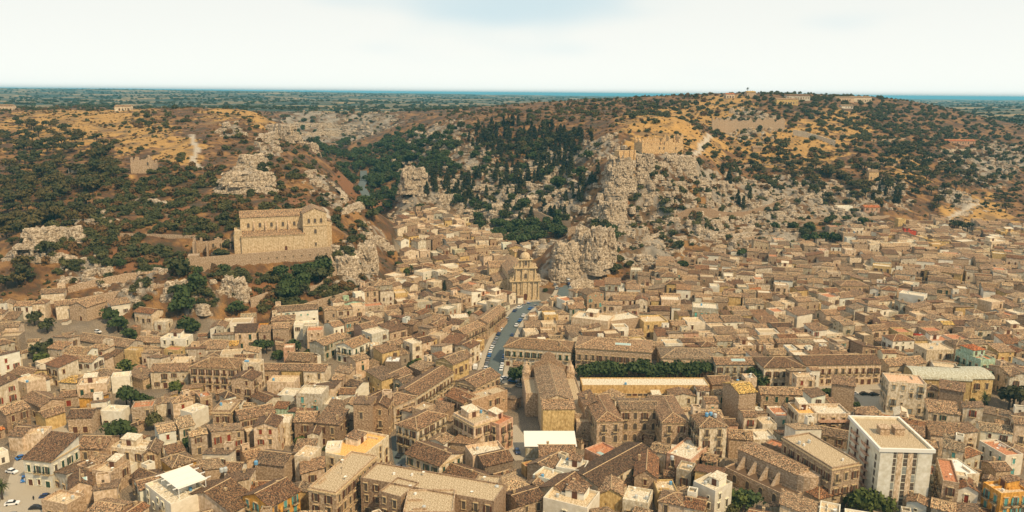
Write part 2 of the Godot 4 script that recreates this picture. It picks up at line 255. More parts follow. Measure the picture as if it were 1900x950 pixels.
# buildings: centre x, distance, turn, width, depth, eave height, roof, rise, wall, roof tone, storeys, shutters, extras, label
var BUILDINGS := [
	[-155.2, 247.4, -0.2, 10.6, 13, 10, "sf", 3.6, "white", "dark", 2, "green", "c", "white two-storey corner house with brown single-pitch roof beside the palm square"],
	[-144.7, 257.5, -0.017, 9.6, 10, 9, "gx", 2.2, "sand", "brown", 2, "brown", "", "sand stone house with arched window heads behind the white corner house"],
	[-178.1, 269.1, -0.123, 5.4, 9, 6, "gx", 1.4, "cream", "brown", 1, "brown", "", "low cream house with two windows opening on the palm square"],
	[-173.1, 269.3, 0.135, 6.8, 7, 5.5, "flat", 0.7, "cream", "terrace", 1, "brown", "", "cream terrace house with planted roof next to the low square house"],
	[-145.6, 242.8, -0.586, 8.3, 9, 6, "sl", 1.6, "cream", "brown", 1, "brown", "", "cream lean-to house against the white corner house"],
	[-141.0, 243.8, 1.124, 4.5, 6, 7, "flat", 0.7, "sand", "terrace_white", 1, "dark", "", "square sand tower room with rubbish-strewn white roof terrace"],
	[-126.8, 227.8, 0.369, 6.5, 9, 8, "sb", 1.8, "cream", "brown", 2, "dark", "", "cream house with blank patched front and brown sloping roof"],
	[-138.3, 230.0, 0.217, 4.5, 5, 5, "flat", 0.5, "cream", "terrace_grey", 1, "dark", "", "small cream cube house with grey roof terrace"],
	[-139.3, 225.2, -0.309, 10.2, 7, 5, "flat", 0.9, "sand", "terrace", 1, "dark", "", "low walled roof terrace at the edge of the palm square"],
	[-139.1, 234.8, 0.501, 6.4, 9, 6.5, "gz", 1.8, "cream", "dark", 1, "dark", "k", "brown gabled house with glazed skylight patch in its roof"],
	[-132.7, 258.6, -0.213, 13.9, 8, 7, "flat", 0.8, "pale", "terrace_white", 2, "brown", "", "long pale flat-roofed house with brown shutters and white terrace"],
	[-125.6, 257.4, 0.212, 4.5, 9, 7, "gz", 1.6, "sand", "brown", 2, "brown", "", "narrow sand gable-fronted house with a brown shuttered door"],
	[-120.4, 242.9, -0.532, 9.6, 7, 4.5, "gx", 1.3, "sand", "dark", 1, "dark", "n", "low windowless sand house with dark gabled roof"],
	[-113.1, 248.9, 0.798, 8.0, 9, 7, "hip", 1.9, "ochre", "tan", 1, "dark", "", "ochre yellow house with hipped tan roof and dark doors"],
	[-101.1, 253.9, -0.02, 8.8, 7, 7, "sb", 1.4, "white", "brown", 2, "dark", "", "white plastered house with dark doors behind the orange terrace"],
	[-91.3, 242.1, -0.043, 5.2, 6, 8, "gx", 1.5, "white", "brown", 2, "dark", "", "white house with a veranda window under a brown roof"],
	[-79.5, 248.6, -0.232, 10.6, 10, 8, "gx", 2.0, "sand", "brown", 2, "dark", "n", "sand house with a lattice-screened upper wall"],
	[-89.8, 222.5, 1.09, 9.7, 22, 8, "gx", 3.8, "cream", "dark", 1, "brown", "", "very large dark tiled hall roof with tanks on its ridge"],
	[-72.9, 220.9, 1.009, 11.7, 12, 10, "gx", 2.6, "ochre", "dark", 3, "teal", "b", "ochre palace with teal shutters and balconies beside the lane"],
	[-65.7, 242.2, 0.279, 7.4, 8, 8, "sl", 1.2, "cream", "tan", 2, "dark", "", "cream angular house with small dark window above the school"],
	[-69.1, 249.6, -0.215, 5.8, 8, 9, "flat", 0.8, "pale", "terrace", 2, "dark", "", "pale many-sided house with stacked roof terraces"],
	[-60.8, 252.3, 0.091, 4.9, 6, 10, "flat", 1.0, "white", "terrace_white", 2, "dark", "", "plain white block standing over the angular cream house"],
	[-52.7, 230.7, -0.314, 9.4, 26, 12, "flat", 0.5, "sand", "terrace_grey", 3, "dark", "c", "western wing of the flat roofed school with stone balustrade"],
	[-23.9, 224.1, -0.322, 44.1, 11, 12, "flat", 0.5, "brown", "terrace_grey", 3, "dark", "", "main bar of the flat roofed school along the rear street"],
	[-33.7, 220.4, -0.45, 7.8, 10, 12, "flat", 0.5, "brown", "terrace_grey", 3, "dark", "", "middle block of the flat roofed school beside the palm court"],
	[-23.5, 212.5, 0.017, 14.3, 13, 12, "flat", 0.5, "sand", "terrace_grey", 3, "dark", "", "front wing of the flat roofed school with cream edge beams"],
	[-7.9, 222.2, -0.197, 7.5, 16, 11, "flat", 0.5, "brown", "terrace_grey", 3, "dark", "d", "eastern block of the flat roofed school with glass dome lights"],
	[-53.1, 255.4, 1.205, 20.2, 13, 9, "flat", 0.9, "pale", "honey_t", 3, "dark", "a", "pale house with orange roof terraces and arched lane windows"],
	[-26.3, 252.6, -0.638, 15.5, 12, 8, "gx", 2.2, "pale", "dark", 2, "green", "c", "pale house with green shuttered doors on the car lane corner"],
	[-13.0, 243.2, -0.59, 18.4, 10, 4.5, "gx", 2.0, "pale", "dark", 1, "dark", "n", "long low dark tiled wing joined to the green shuttered house"],
	[-8.7, 258.5, 0.365, 12.4, 9, 6, "flat", 1.2, "cream", "terrace_white", 1, "dark", "", "roofless white walled court beside the rounded palace"],
	[-15.9, 268.1, -0.417, 8.8, 9, 6, "sl", 1.0, "sand", "tan", 1, "dark", "", "small sand house with glass lean-to beside the white court"],
	[-5.9, 253.8, 0.476, 10.7, 9, 6, "gx", 1.8, "brown", "dark", 1, "dark", "n", "dark tiled brown house below the white court"],
	[-3.1, 240.6, 0.554, 4.9, 5, 6, "gx", 1.2, "white", "dark", 1, "dark", "", "little white dormer house with two tiled caps"],
	[-33.1, 274.6, 0.988, 16.9, 10, 11, "hip", 2.2, "pale", "brown", 3, "dark", "bc", "pale three-storey corner palace with balconies above the car lane"],
	[-13.0, 275.0, 0.682, 11.2, 13, 12, "flat", 0.9, "cream", "terrace_grey", 3, "dark", "cs", "cream rounded palace with cornice and rooftop rooms"],
	[-5.2, 274.4, 0.929, 8.3, 9, 11, "flat", 0.8, "pink", "terrace_red", 3, "dark", "b", "pinkish three-storey house with balconies facing the small car square"],
	[14.5, 269.7, 0.02, 18.1, 8.5, 5, "sf", 1.6, "grey", "sheet", 1, "dark", "n", "white sheet-metal canopy roof behind the long nave church"],
	[13.1, 249.8, -0.732, 9.6, 11, 6, "gz", 2.2, "sand", "brown", 1, "dark", "", "sand chapel-like house with two brown roof slopes"],
	[16.4, 258.9, 0.019, 12.3, 9, 6.5, "gx", 2.0, "yellow", "brown", 1, "dark", "n", "yellow-walled house with patched brown roof under the white canopy"],
	[12.6, 238.8, -0.562, 7.8, 7, 7, "flat", 0.8, "white", "terrace", 1, "dark", "", "white house with peach coloured roof terrace"],
	[20.9, 245.5, -0.331, 9.3, 8, 7, "flat", 1.0, "white", "terrace_white", 1, "dark", "s", "white walled roof terrace beside the long gabled range"],
	[35.0, 247.4, 0.813, 32.7, 12, 7.5, "gx", 1.7, "pale", "dark", 2, "green", "", "long pale gabled range with dark roof and green shutters"],
	[17.4, 229.9, 0.926, 10.9, 12, 8, "gx", 2.6, "cream", "dark", 1, "dark", "", "dark tiled house at the lower end of the long range"],
	[8.9, 236.3, -0.463, 5.2, 7, 6, "gz", 1.4, "sand", "brown", 1, "dark", "", "small sand house between peach terrace and school"],
	[18.9, 221.0, -0.448, 14.2, 11, 9, "flat", 1.0, "white", "terrace", 2, "dark", "s", "white framed house with deep open roof court"],
	[32.3, 231.6, -0.139, 7.4, 9, 7, "gz", 1.8, "yellow", "tan", 1, "dark", "", "yellow stone house with low tan gable roof"],
	[40.3, 227.5, -0.338, 7.9, 9, 6, "flat", 0.8, "pale", "terrace_white", 1, "dark", "", "pale house with ruined white terrace walls"],
	[45.7, 244.3, -0.196, 7.3, 15, 8, "gz", 2.4, "stone", "russet", 2, "brown", "", "grey stone gable-fronted house with russet roof"],
	[50.0, 233.9, 0.018, 6.4, 8, 6, "flat", 0.6, "yellow", "terrace", 1, "dark", "n", "pale yellow cube house with gravel roof"],
	[33.0, 258.9, -0.887, 9.9, 9, 6, "flat", 0.7, "pink", "terrace_red", 1, "dark", "k", "pink roof terrace with two teal skylights"],
	[59.8, 257.6, -0.198, 6.5, 7, 7, "flat", 0.7, "white", "terrace_white", 1, "dark", "", "pale house with white corrugated canopies by the arcaded palace"],
	[63.8, 228.3, -0.865, 8.2, 9, 10, "flat", 1.0, "white", "terrace_white", 3, "dark", "s", "bright white stepped house with small dark windows"],
	[70.8, 265.0, 0.061, 9.7, 13, 16, "hip", 1.6, "pale", "tan", 4, "dark", "b", "pale four-storey corner house wrapped in pink balconies"],
	[62.5, 256.5, 0.921, 16.1, 9, 8, "flat", 0.8, "pink", "terrace_white", 2, "dark", "b", "pink house with white terraces beside the corner house"],
	[96.1, 257.1, -0.809, 12.6, 5, 9, "flat", 0.6, "brown", "terrace_red", 2, "teal", "", "brown house with red terrace behind the ruined vaulted church"],
	[102.7, 242.8, 0.352, 11.4, 24, 15, "flat", 0.5, "stone", "terrace_grey", 3, "brown", "c", "stone three-storey palace with flat roof next to tower block"],
	[99.9, 232.5, -1.146, 7.0, 9, 6, "hip", 1.8, "stone", "russet", 1, "dark", "n", "russet hipped roof outbuilding between ruined church and stone palace"],
	[84.2, 270.1, -0.173, 8.0, 8, 8, "gx", 1.6, "sand", "tan", 1, "dark", "", "sand shed house with open lean-to behind the pink house"],
	[124.5, 241.7, -0.04, 16.2, 25, 21.5, "flat", 0.8, "tower", "terrace_grey", 7, "dark", "T", "tall white tower block with dark vertical window strips"],
	[139.6, 232.6, -0.381, 4.5, 17, 13, "flat", 0.6, "stone", "terrace_red", 3, "brown", "b", "brown stone apartment house right behind the tower block"],
	[148.6, 241.8, 0.108, 6.9, 11, 10, "flat", 0.3, "pale", "white", 2, "brown", "", "house with broad white canopy roof slabs"],
	[154.2, 225.3, -1.405, 7.5, 10, 11, "flat", 0.8, "ochre", "terrace", 3, "teal", "b", "bright ochre house with green shutters and balconies"],
	[145.3, 231.9, -0.322, 6.1, 8, 9, "gz", 1.6, "white", "russet", 2, "red", "", "white house with red shutters next to ochre house"],
	[162.3, 261.2, -1.093, 5.6, 9, 6, "hip", 1.8, "pale", "russet", 1, "brown", "", "pale house with hipped russet roof and brown shutters"],
	[175.0, 261.7, -1.395, 12.5, 7, 7, "flat", 0.8, "white", "terrace_red", 2, "teal", "", "white terrace house with greenish glazed veranda"],
	[180.1, 262.5, -0.625, 7.1, 10, 6, "hip", 2.0, "sand", "brown", 1, "dark", "n", "sand house with wide hipped brown roof"],
	[169.4, 277.9, -0.067, 9.1, 8, 7, "sl", 1.2, "pale", "brown", 2, "brown", "", "pale house with stepped white gable wall"],
	[160.7, 274.5, -0.231, 9.4, 9, 8, "sf", 1.4, "cream", "brown", 1, "dark", "n", "cream house with bare sloping side wall by the tower"],
	[167.5, 251.5, 0.14, 5.5, 7, 6, "gx", 1.2, "sand", "brown", 1, "dark", "", "sand cottage with two small square windows"],
	[165.6, 236.1, -0.845, 5.4, 9, 6, "sr", 1.4, "brown", "brown", 1, "dark", "n", "brown tiled shed beside the ochre house"],
	[-194.3, 339.4, -0.165, 16.1, 8, 8, "gx", 1.4, "white", "tan", 2, "brown", "", "white and yellow farmhouse-like row with tan roof"],
	[-196.8, 328.0, -0.494, 9.4, 9, 9, "sf", 1.4, "pale", "russet", 2, "brown", "", "tall pale house with russet roof beside round green trees"],
	[-179.1, 322.2, 1.279, 17.4, 10, 6.5, "hip", 2.0, "grey", "tan", 1, "green", "", "long grey-white house with hipped tan roof and green shutters"],
	[-186.2, 317.9, -0.182, 7.8, 8, 6, "hip", 1.5, "pale", "honey", 1, "dark", "", "small house with honey coloured hipped roof"],
	[-169.1, 301.1, -0.107, 7.4, 8, 6, "sb", 1.0, "ochre", "tan", 1, "red", "", "ochre yellow house front with dark upper windows"],
	[-200.4, 310.5, -0.478, 8.6, 8, 7, "flat", 0.6, "cream", "terrace", 2, "dark", "", "cream block house with two tiny windows"],
	[-201.2, 315.3, 0.934, 8.8, 6, 5, "sf", 1.2, "white", "brown", 1, "dark", "n", "house with long white blank side wall"],
	[-186.7, 295.9, -0.594, 14.5, 9, 6, "gx", 1.8, "sand", "brown", 1, "dark", "", "sand house with two overlapping brown roofs"],
	[-190.3, 281.8, 1.047, 8.6, 9, 8, "gx", 1.6, "brown", "tan", 2, "brown", "", "long dark brown fronted house with many doors"],
	[-177.7, 285.1, 0.982, 7.4, 8, 6, "gx", 1.4, "yellow", "brown", 1, "dark", "n", "yellowish low house with brown roof"],
	[-164.6, 285.1, 0.123, 8.5, 9, 6.5, "gx", 1.6, "sand", "dark", 1, "dark", "", "sand house with dark ridged roof behind garden"],
	[-154.8, 289.6, -0.087, 8.1, 6, 6, "flat", 0.7, "white", "terrace_white", 1, "brown", "", "white terrace house with brown double doors beside garden trees"],
	[-163.3, 330.3, -0.608, 13.4, 7, 5, "sf", 0.9, "sand", "grey", 1, "dark", "n", "open grey roofed shed beside the pool cover"],
	[-207.6, 321.3, -0.385, 11.1, 9, 6, "gx", 1.5, "yellow", "brown", 1, "dark", "", "yellow stone house with low brown roof by the round trees"],
	[-126.9, 326.2, -0.085, 20.5, 13, 11, "hip", 2.4, "cream", "brown", 3, "brown", "bc", "cream balcony palace with long row of brown shuttered doors"],
	[-149.4, 330.4, 0.099, 15.6, 10, 8, "gx", 1.8, "cream", "brown", 2, "brown", "", "cream wing joined to the balcony palace"],
	[-110.5, 287.2, 0.022, 6.9, 10, 9, "flat", 0.9, "sand", "terrace_grey", 2, "brown", "c", "many-sided sand house with heavy cornice"],
	[-124.4, 291.1, -0.474, 6.5, 8, 6, "flat", 0.6, "white", "terrace_white", 1, "dark", "n", "white cube with pale roof terrace and chimney stack"],
	[-99.2, 286.1, 0.573, 13.2, 10, 8, "gx", 1.8, "sand", "brown", 2, "dark", "b", "sand house with little balcony and brown roof"],
	[-97.8, 320.8, -0.022, 11.7, 8, 6, "flat", 0.5, "cream", "terrace", 1, "dark", "", "cream curved-wall house with yellowish roof terrace"],
	[-85.6, 330.6, -0.097, 9.4, 9, 8, "gx", 1.6, "pale", "brown", 2, "red", "", "pale house with bright red shutters and white gable end"],
	[-107.8, 333.9, 0.025, 12.7, 8, 6, "gx", 1.5, "sand", "brown", 1, "dark", "", "row house with long brown roof west of the red shutters"],
	[-96.5, 333.0, 0.025, 9.1, 8, 6.5, "gx", 1.5, "yellow", "brown", 1, "dark", "", "yellow walled row house next to the red shutters"],
	[-77.3, 280.8, 0.021, 7.4, 10, 9, "gx", 1.8, "brown", "tan", 2, "dark", "", "brown street house with tan roof by the narrow lane"],
	[-67.4, 279.5, -0.165, 8.9, 10, 9, "sf", 1.6, "brown", "brown", 2, "dark", "", "weathered brown house with dark square openings"],
	[-101.1, 306.6, -0.634, 9.6, 7, 5, "gx", 1.2, "pale", "dark", 1, "dark", "n", "pale hut-like house with small dark roof"],
	[-117.1, 307.3, 0.73, 4.6, 6, 5, "hip", 1.5, "white", "dark", 1, "dark", "", "little white house with pointed dark roof"],
	[-46.4, 298.2, 0.92, 12.6, 11, 10, "hip", 2.0, "cream", "brown", 2, "brown", "bc", "cream end house of the long diagonal terrace"],
	[-36.8, 317.8, 1.14, 30.8, 11, 9.5, "gx", 2.2, "cream", "brown", 2, "brown", "bc", "middle house of the long diagonal terrace with balconies"],
	[-26.7, 340.7, 0.962, 11.4, 10, 11, "gx", 2.0, "yellow", "brown", 2, "brown", "c", "tall yellowish upper house of the long diagonal terrace"],
	[-19.2, 305.8, -0.818, 11.7, 10, 8, "gx", 2.0, "cream", "russet", 2, "dark", "c", "cream house with russet roof and four dark windows"],
	[-14.3, 323.3, 0.968, 17.7, 11, 9, "gx", 2.2, "sand", "brown", 2, "dark", "c", "sand palace with pedimented windows at the street foot"],
	[-10.7, 305.3, 0.709, 18.5, 7, 9, "flat", 0.6, "sand", "terrace_grey", 2, "dark", "", "long sand flat-topped block behind the rounded palace"],
	[-56.6, 327.7, -0.748, 11.2, 9, 8, "sr", 1.4, "yellow", "brown", 2, "dark", "", "yellow corner house with open roof loggia"],
	[-66.4, 322.0, -0.511, 6.3, 8, 6, "gx", 1.4, "white", "brown", 1, "ochre", "", "white house with orange shutters above the vaulted ruin"],
	[-75.2, 357.7, 1.104, 12.5, 10, 8, "gx", 1.8, "white", "tan", 2, "green", "b", "white house with green shutters and long balcony"],
	[-64.8, 358.6, 0.188, 4.5, 8, 7, "flat", 0.5, "pale", "terrace", 1, "dark", "", "pale cube house with tiny window"],
	[-55.3, 281.5, -0.046, 6.3, 11, 15, "sb", 1.4, "stone", "brown", 3, "dark", "a", "tall stone house pierced by a dark archway"],
	[-49.7, 286.6, -0.048, 6.3, 10, 13, "gz", 1.6, "stone", "dark", 3, "dark", "", "tall stone gabled house beside the dark archway"],
	[-54.3, 345.2, 0.026, 6.6, 7, 7, "flat", 0.5, "brown", "white", 1, "dark", "n", "brown cube with a white battlement-edged roof"],
	[-50.5, 331.6, 1.001, 11.0, 8, 7, "gx", 1.4, "pink", "brown", 2, "dark", "b", "pinkish house with iron balcony behind the yellow corner house"],
	[34.9, 282.5, 0.107, 9.5, 26, 13, "hip", 1.7, "sand", "brown", 3, "dark", "ac", "western wing of the arcaded sandstone palace"],
	[49.0, 286.1, 0.022, 14.8, 11, 13, "gx", 0.9, "sand", "brown", 3, "dark", "ac", "recessed centre of the arcaded palace with arched loggia"],
	[59.8, 281.6, 0.021, 9.6, 26, 13, "hip", 1.7, "sand", "brown", 3, "dark", "ac", "eastern wing of the arcaded sandstone palace"],
	[29.8, 290.2, 0.137, 4.5, 12, 13, "sl", 1.6, "sand", "brown", 3, "dark", "", "narrow side block beside the arcaded palace"],
	[56.4, 316.1, 0.024, 53.4, 9, 10, "flat", 0.4, "yellow", "white_t", 3, "brown", "S", "long yellowish flat roofed building with continuous window bands"],
	[14.0, 366.8, -0.206, 32.3, 15, 10, "hip", 2.6, "pale", "brown", 2, "green", "bc", "pale palace with ornate balconies facing the street foot"],
	[49.3, 360.3, -0.174, 35.2, 18, 12.5, "hip", 2.6, "sand", "tan", 2, "dark", "bck", "wide sandstone palace with roof skylight behind the clipped trees"],
	[81.9, 353.2, -0.037, 24.1, 15, 10, "hip", 2.4, "cream", "tan", 2, "green", "c", "cream palace with dark green shutters east of the clipped trees"],
	[101.5, 344.9, 0.026, 17.2, 9, 9, "gx", 1.8, "grey", "brown", 2, "dark", "bk", "grey-white house with four small balconies"],
	[121.5, 340.7, 0.058, 18.6, 14, 10, "hip", 2.4, "pale", "dark", 2, "dark", "bc", "pale hipped palace with arched balconies at the street corner"],
	[149.0, 343.7, 0.081, 35.4, 13, 10, "gx", 2.2, "cream", "dark", 2, "brown", "bc", "long cream palace with heavy bracketed balconies"],
	[92.3, 300.7, 0.276, 7.7, 12, 14, "gx", 1.8, "stone", "honey", 1, "dark", "n", "tall stone tower house with honey-yellow new roof"],
	[89.0, 321.3, 0.144, 8.9, 10, 9, "gx", 1.8, "brown", "brown", 1, "dark", "n", "brown windowless house west of the honey roof tower"],
	[114.5, 311.6, -0.048, 21.1, 8, 8, "gx", 1.6, "stone", "tan", 2, "green", "", "long stone house with green door behind the arches"],
	[112.5, 285.5, 0.022, 7.5, 11, 11, "flat", 0.8, "pale", "honey_t", 3, "dark", "", "pale apartment block with yellow lichened terrace"],
	[122.4, 285.0, 0.022, 12.3, 10, 11, "flat", 0.8, "cream", "terrace_white", 3, "brown", "B", "cream apartment block with three long balconies"],
	[140.1, 314.5, -0.349, 8.6, 8, 11, "sf", 0.8, "stone", "brown", 1, "dark", "n", "tall blank tan stone house beside the car park"],
	[98.7, 285.3, 0.094, 5.7, 7, 6, "flat", 0.6, "pale", "terrace", 1, "dark", "", "pale low house under the honey roof tower"],
	[163.8, 311.2, -0.205, 14.5, 11, 13, "flat", 0.7, "pale", "pinkroof", 4, "grey", "", "pale green-white apartment house beside the car park"],
	[184.8, 324.5, -0.117, 23.1, 12, 10, "barrel", 2.6, "yellow", "vault", 2, "dark", "n", "yellow hall with wide grey vaulted roof"],
	[201.6, 326.1, 0.048, 9.2, 13, 10, "barrel", 2.0, "yellow", "vault", 2, "dark", "", "smaller yellow hall with grey vaulted roof"],
	[181.5, 306.8, -0.516, 8.7, 9, 12, "sf", 0.7, "brown", "brown", 1, "dark", "n", "tall windowless brown stone house before the yellow hall"],
	[203.5, 362.8, 0.096, 13.7, 10, 9, "flat", 0.5, "cream", "terrace", 2, "dark", "", "plain beige house with two dark windows behind the vaulted hall"],
	[182.7, 352.1, 0.274, 20.3, 9, 6, "gx", 1.8, "cream", "tan", 1, "dark", "", "cream house with long tan roof beside the vaulted hall"],
	[215.2, 348.8, 0.232, 7.9, 15, 10, "flat", 0.7, "mint", "terrace_red", 2, "green", "bG", "mint green house with white cornice and orange roofed upper floor"],
	[218.0, 329.9, 0.101, 5.9, 14, 10, "gx", 1.8, "cream", "tan", 2, "green", "", "cream house with green shutters beside the dark cedar"],
	[143.0, 295.0, 0.153, 8.7, 8, 5, "sf", 1.4, "sand", "tan", 1, "dark", "", "sand sheds with sloping tan roofs below the car park"],
	[155.4, 295.0, -0.383, 4.5, 8, 6, "gz", 1.2, "white", "terrace_white", 1, "dark", "", "white house with pale slab roof below apartment house"],
	[194.3, 296.6, -0.985, 11.7, 9, 5, "sl", 1.2, "pale", "tan", 1, "dark", "n", "pale walled shed beside the dark cedar garden"],
	[220.7, 328.1, -1.626, 11.5, 10, 10, "gx", 1.8, "pale", "brown", 2, "dark", "", "pale house with blank side wall beside the mint house"],
	[-113.2, 400.4, 0.331, 21.2, 9, 8, "gx", 1.8, "white", "tan", 2, "teal", "", "long white house with blue-green shutters below the hillside church"],
	[-103.9, 383.8, 0.189, 11.8, 8, 7, "flat", 0.5, "white", "terrace_white", 2, "dark", "", "white cube house beneath the long white house"],
	[-166.2, 374.8, -0.107, 12.8, 8, 7, "flat", 0.6, "white", "terrace_white", 2, "dark", "", "white stepped house with small square windows west of balcony palace"],
	[-179.3, 376.0, -0.105, 12.9, 8, 6, "gx", 1.4, "grey", "tan", 2, "dark", "", "grey-white row house beside the white stepped house"],
	[-206.6, 400.3, 0.682, 9.1, 8, 6, "sf", 1.2, "white", "tan", 1, "dark", "", "small white gabled house on the slope by the cypress thicket"],
	[-189.3, 396.4, -0.344, 11.3, 8, 6, "gx", 1.4, "pale", "russet", 1, "brown", "", "pale house with one brown window on the slope"],
	[-248.4, 414.2, 0.362, 10.9, 9, 6, "gx", 1.4, "pale", "tan", 1, "dark", "n", "pale blank house high on the western slope"],
	[-233.7, 399.6, 0.579, 10.3, 8, 6, "gx", 1.5, "pale", "tan", 1, "dark", "n", "second pale blank house on the western slope"],
	[-197.6, 370.4, -0.345, 32.4, 10, 7, "gx", 2.0, "cream", "tan", 1, "brown", "", "broad cream house with patched tan roof below the chapel"],
	[-88.1, 361.4, 1.041, 14.7, 9, 7, "gx", 1.6, "grey", "tan", 2, "green", "", "grey-green house with small balconies"],
	[108.4, 426.5, -0.209, 13.9, 12, 10, "flat", 0.7, "grey", "terrace_white", 2, "turq", "b", "grey-white house with bright turquoise shutters"],
	[238.8, 454.7, -0.682, 13.5, 9, 9, "flat", 0.7, "snow", "terrace_white", 2, "dark", "", "bright white cubic house amid brown roofs"],
	[43.6, 405.6, -0.382, 20.0, 14, 9, "flat", 0.8, "cream", "terrace_white", 2, "dark", "", "cream house with broad white roof terrace at the bend"],
	[57.6, 408.0, 0.43, 20.8, 12, 8, "flat", 0.6, "stone", "terrace_white", 1, "dark", "", "stone house with pale flat roof beside broad white terrace"],
	[75.4, 406.6, 0.179, 13.5, 12, 8, "flat", 0.8, "yellow", "terrace", 2, "dark", "", "yellow house with round-headed gable east of the pale terraces"],
	[288.0, 512.5, -0.59, 21.7, 12, 8, "gx", 2.0, "yellow", "tan", 2, "dark", "", "long yellow palace with carved doorway in the eastern quarter"],
	[211.0, 477.6, 0.036, 17.5, 12, 9, "hip", 2.0, "sand", "brown", 2, "dark", "c", "sand palace with hipped roof in the eastern quarter"],
	[159.9, 423.6, 0.504, 11.9, 9, 8, "sf", 1.4, "white", "brown", 1, "dark", "n", "house with bare white end wall among brown roofs"],
	[209.7, 388.4, 0.029, 3.9, 6, 6, "flat", 0.5, "red", "terrace_red", 1, "dark", "n", "small deep red block house"],
	[325.7, 620.9, 0.048, 9.7, 8, 7, "flat", 0.5, "yellow", "terrace", 1, "dark", "", "yellow house at the upper town edge"],
	[325.1, 639.2, 0.051, 10.0, 8, 7, "flat", 0.5, "red", "terrace_red", 1, "dark", "", "dull red house at the upper town edge"],
	[412.2, 647.4, -0.145, 13.2, 10, 8, "flat", 0.6, "yellow", "terrace", 2, "dark", "", "pale yellow villa beside the hillside track"],
	[377.7, 607.0, 0.309, 17.4, 10, 9, "flat", 0.6, "pale", "terrace_white", 2, "dark", "", "tall pale house below the hillside track"],
	[356.8, 611.3, 0.326, 16.5, 10, 8, "flat", 0.6, "stone", "terrace_white", 1, "dark", "n", "stone house with white roof below the track parking"],
	[-23.7, 614.3, -0.175, 10.8, 9, 7, "gx", 1.4, "white", "tan", 1, "dark", "", "white house at the foot of the thicket"],
	[-45.6, 575.5, 0.512, 9.6, 9, 7, "gx", 1.4, "white", "tan", 2, "dark", "", "white house high in the upper valley"],
	[-8.3, 556.5, 0.451, 9.8, 9, 7, "gx", 1.4, "white", "tan", 2, "dark", "", "white house just behind the domed church"],
	[261.9, 606.5, 0.05, 11.5, 10, 8, "flat", 0.5, "stone", "terrace_grey", 1, "dark", "n", "blank stone tower house beside the hillside thicket"],
	[221.7, 585.6, -0.111, 13.7, 10, 6, "hip", 1.8, "cream", "tan", 1, "dark", "", "hipped farmhouse at the upper edge of the eastern quarter"],
	[-28.3, 412.1, 0.239, 10.0, 9, 7, "flat", 0.4, "sand", "terrace_white", 1, "dark", "n", "rounded pale terrace house on the western street side"],
	[-21.5, 393.1, 1.05, 22.3, 8, 8, "gx", 1.8, "sand", "tan", 2, "dark", "b", "street house with sandy front facing the main street"],
	[-11.7, 413.6, 1.255, 29.2, 8, 8, "gx", 1.8, "sand", "tan", 2, "dark", "b", "second street house with sandy front facing the main street"],
]
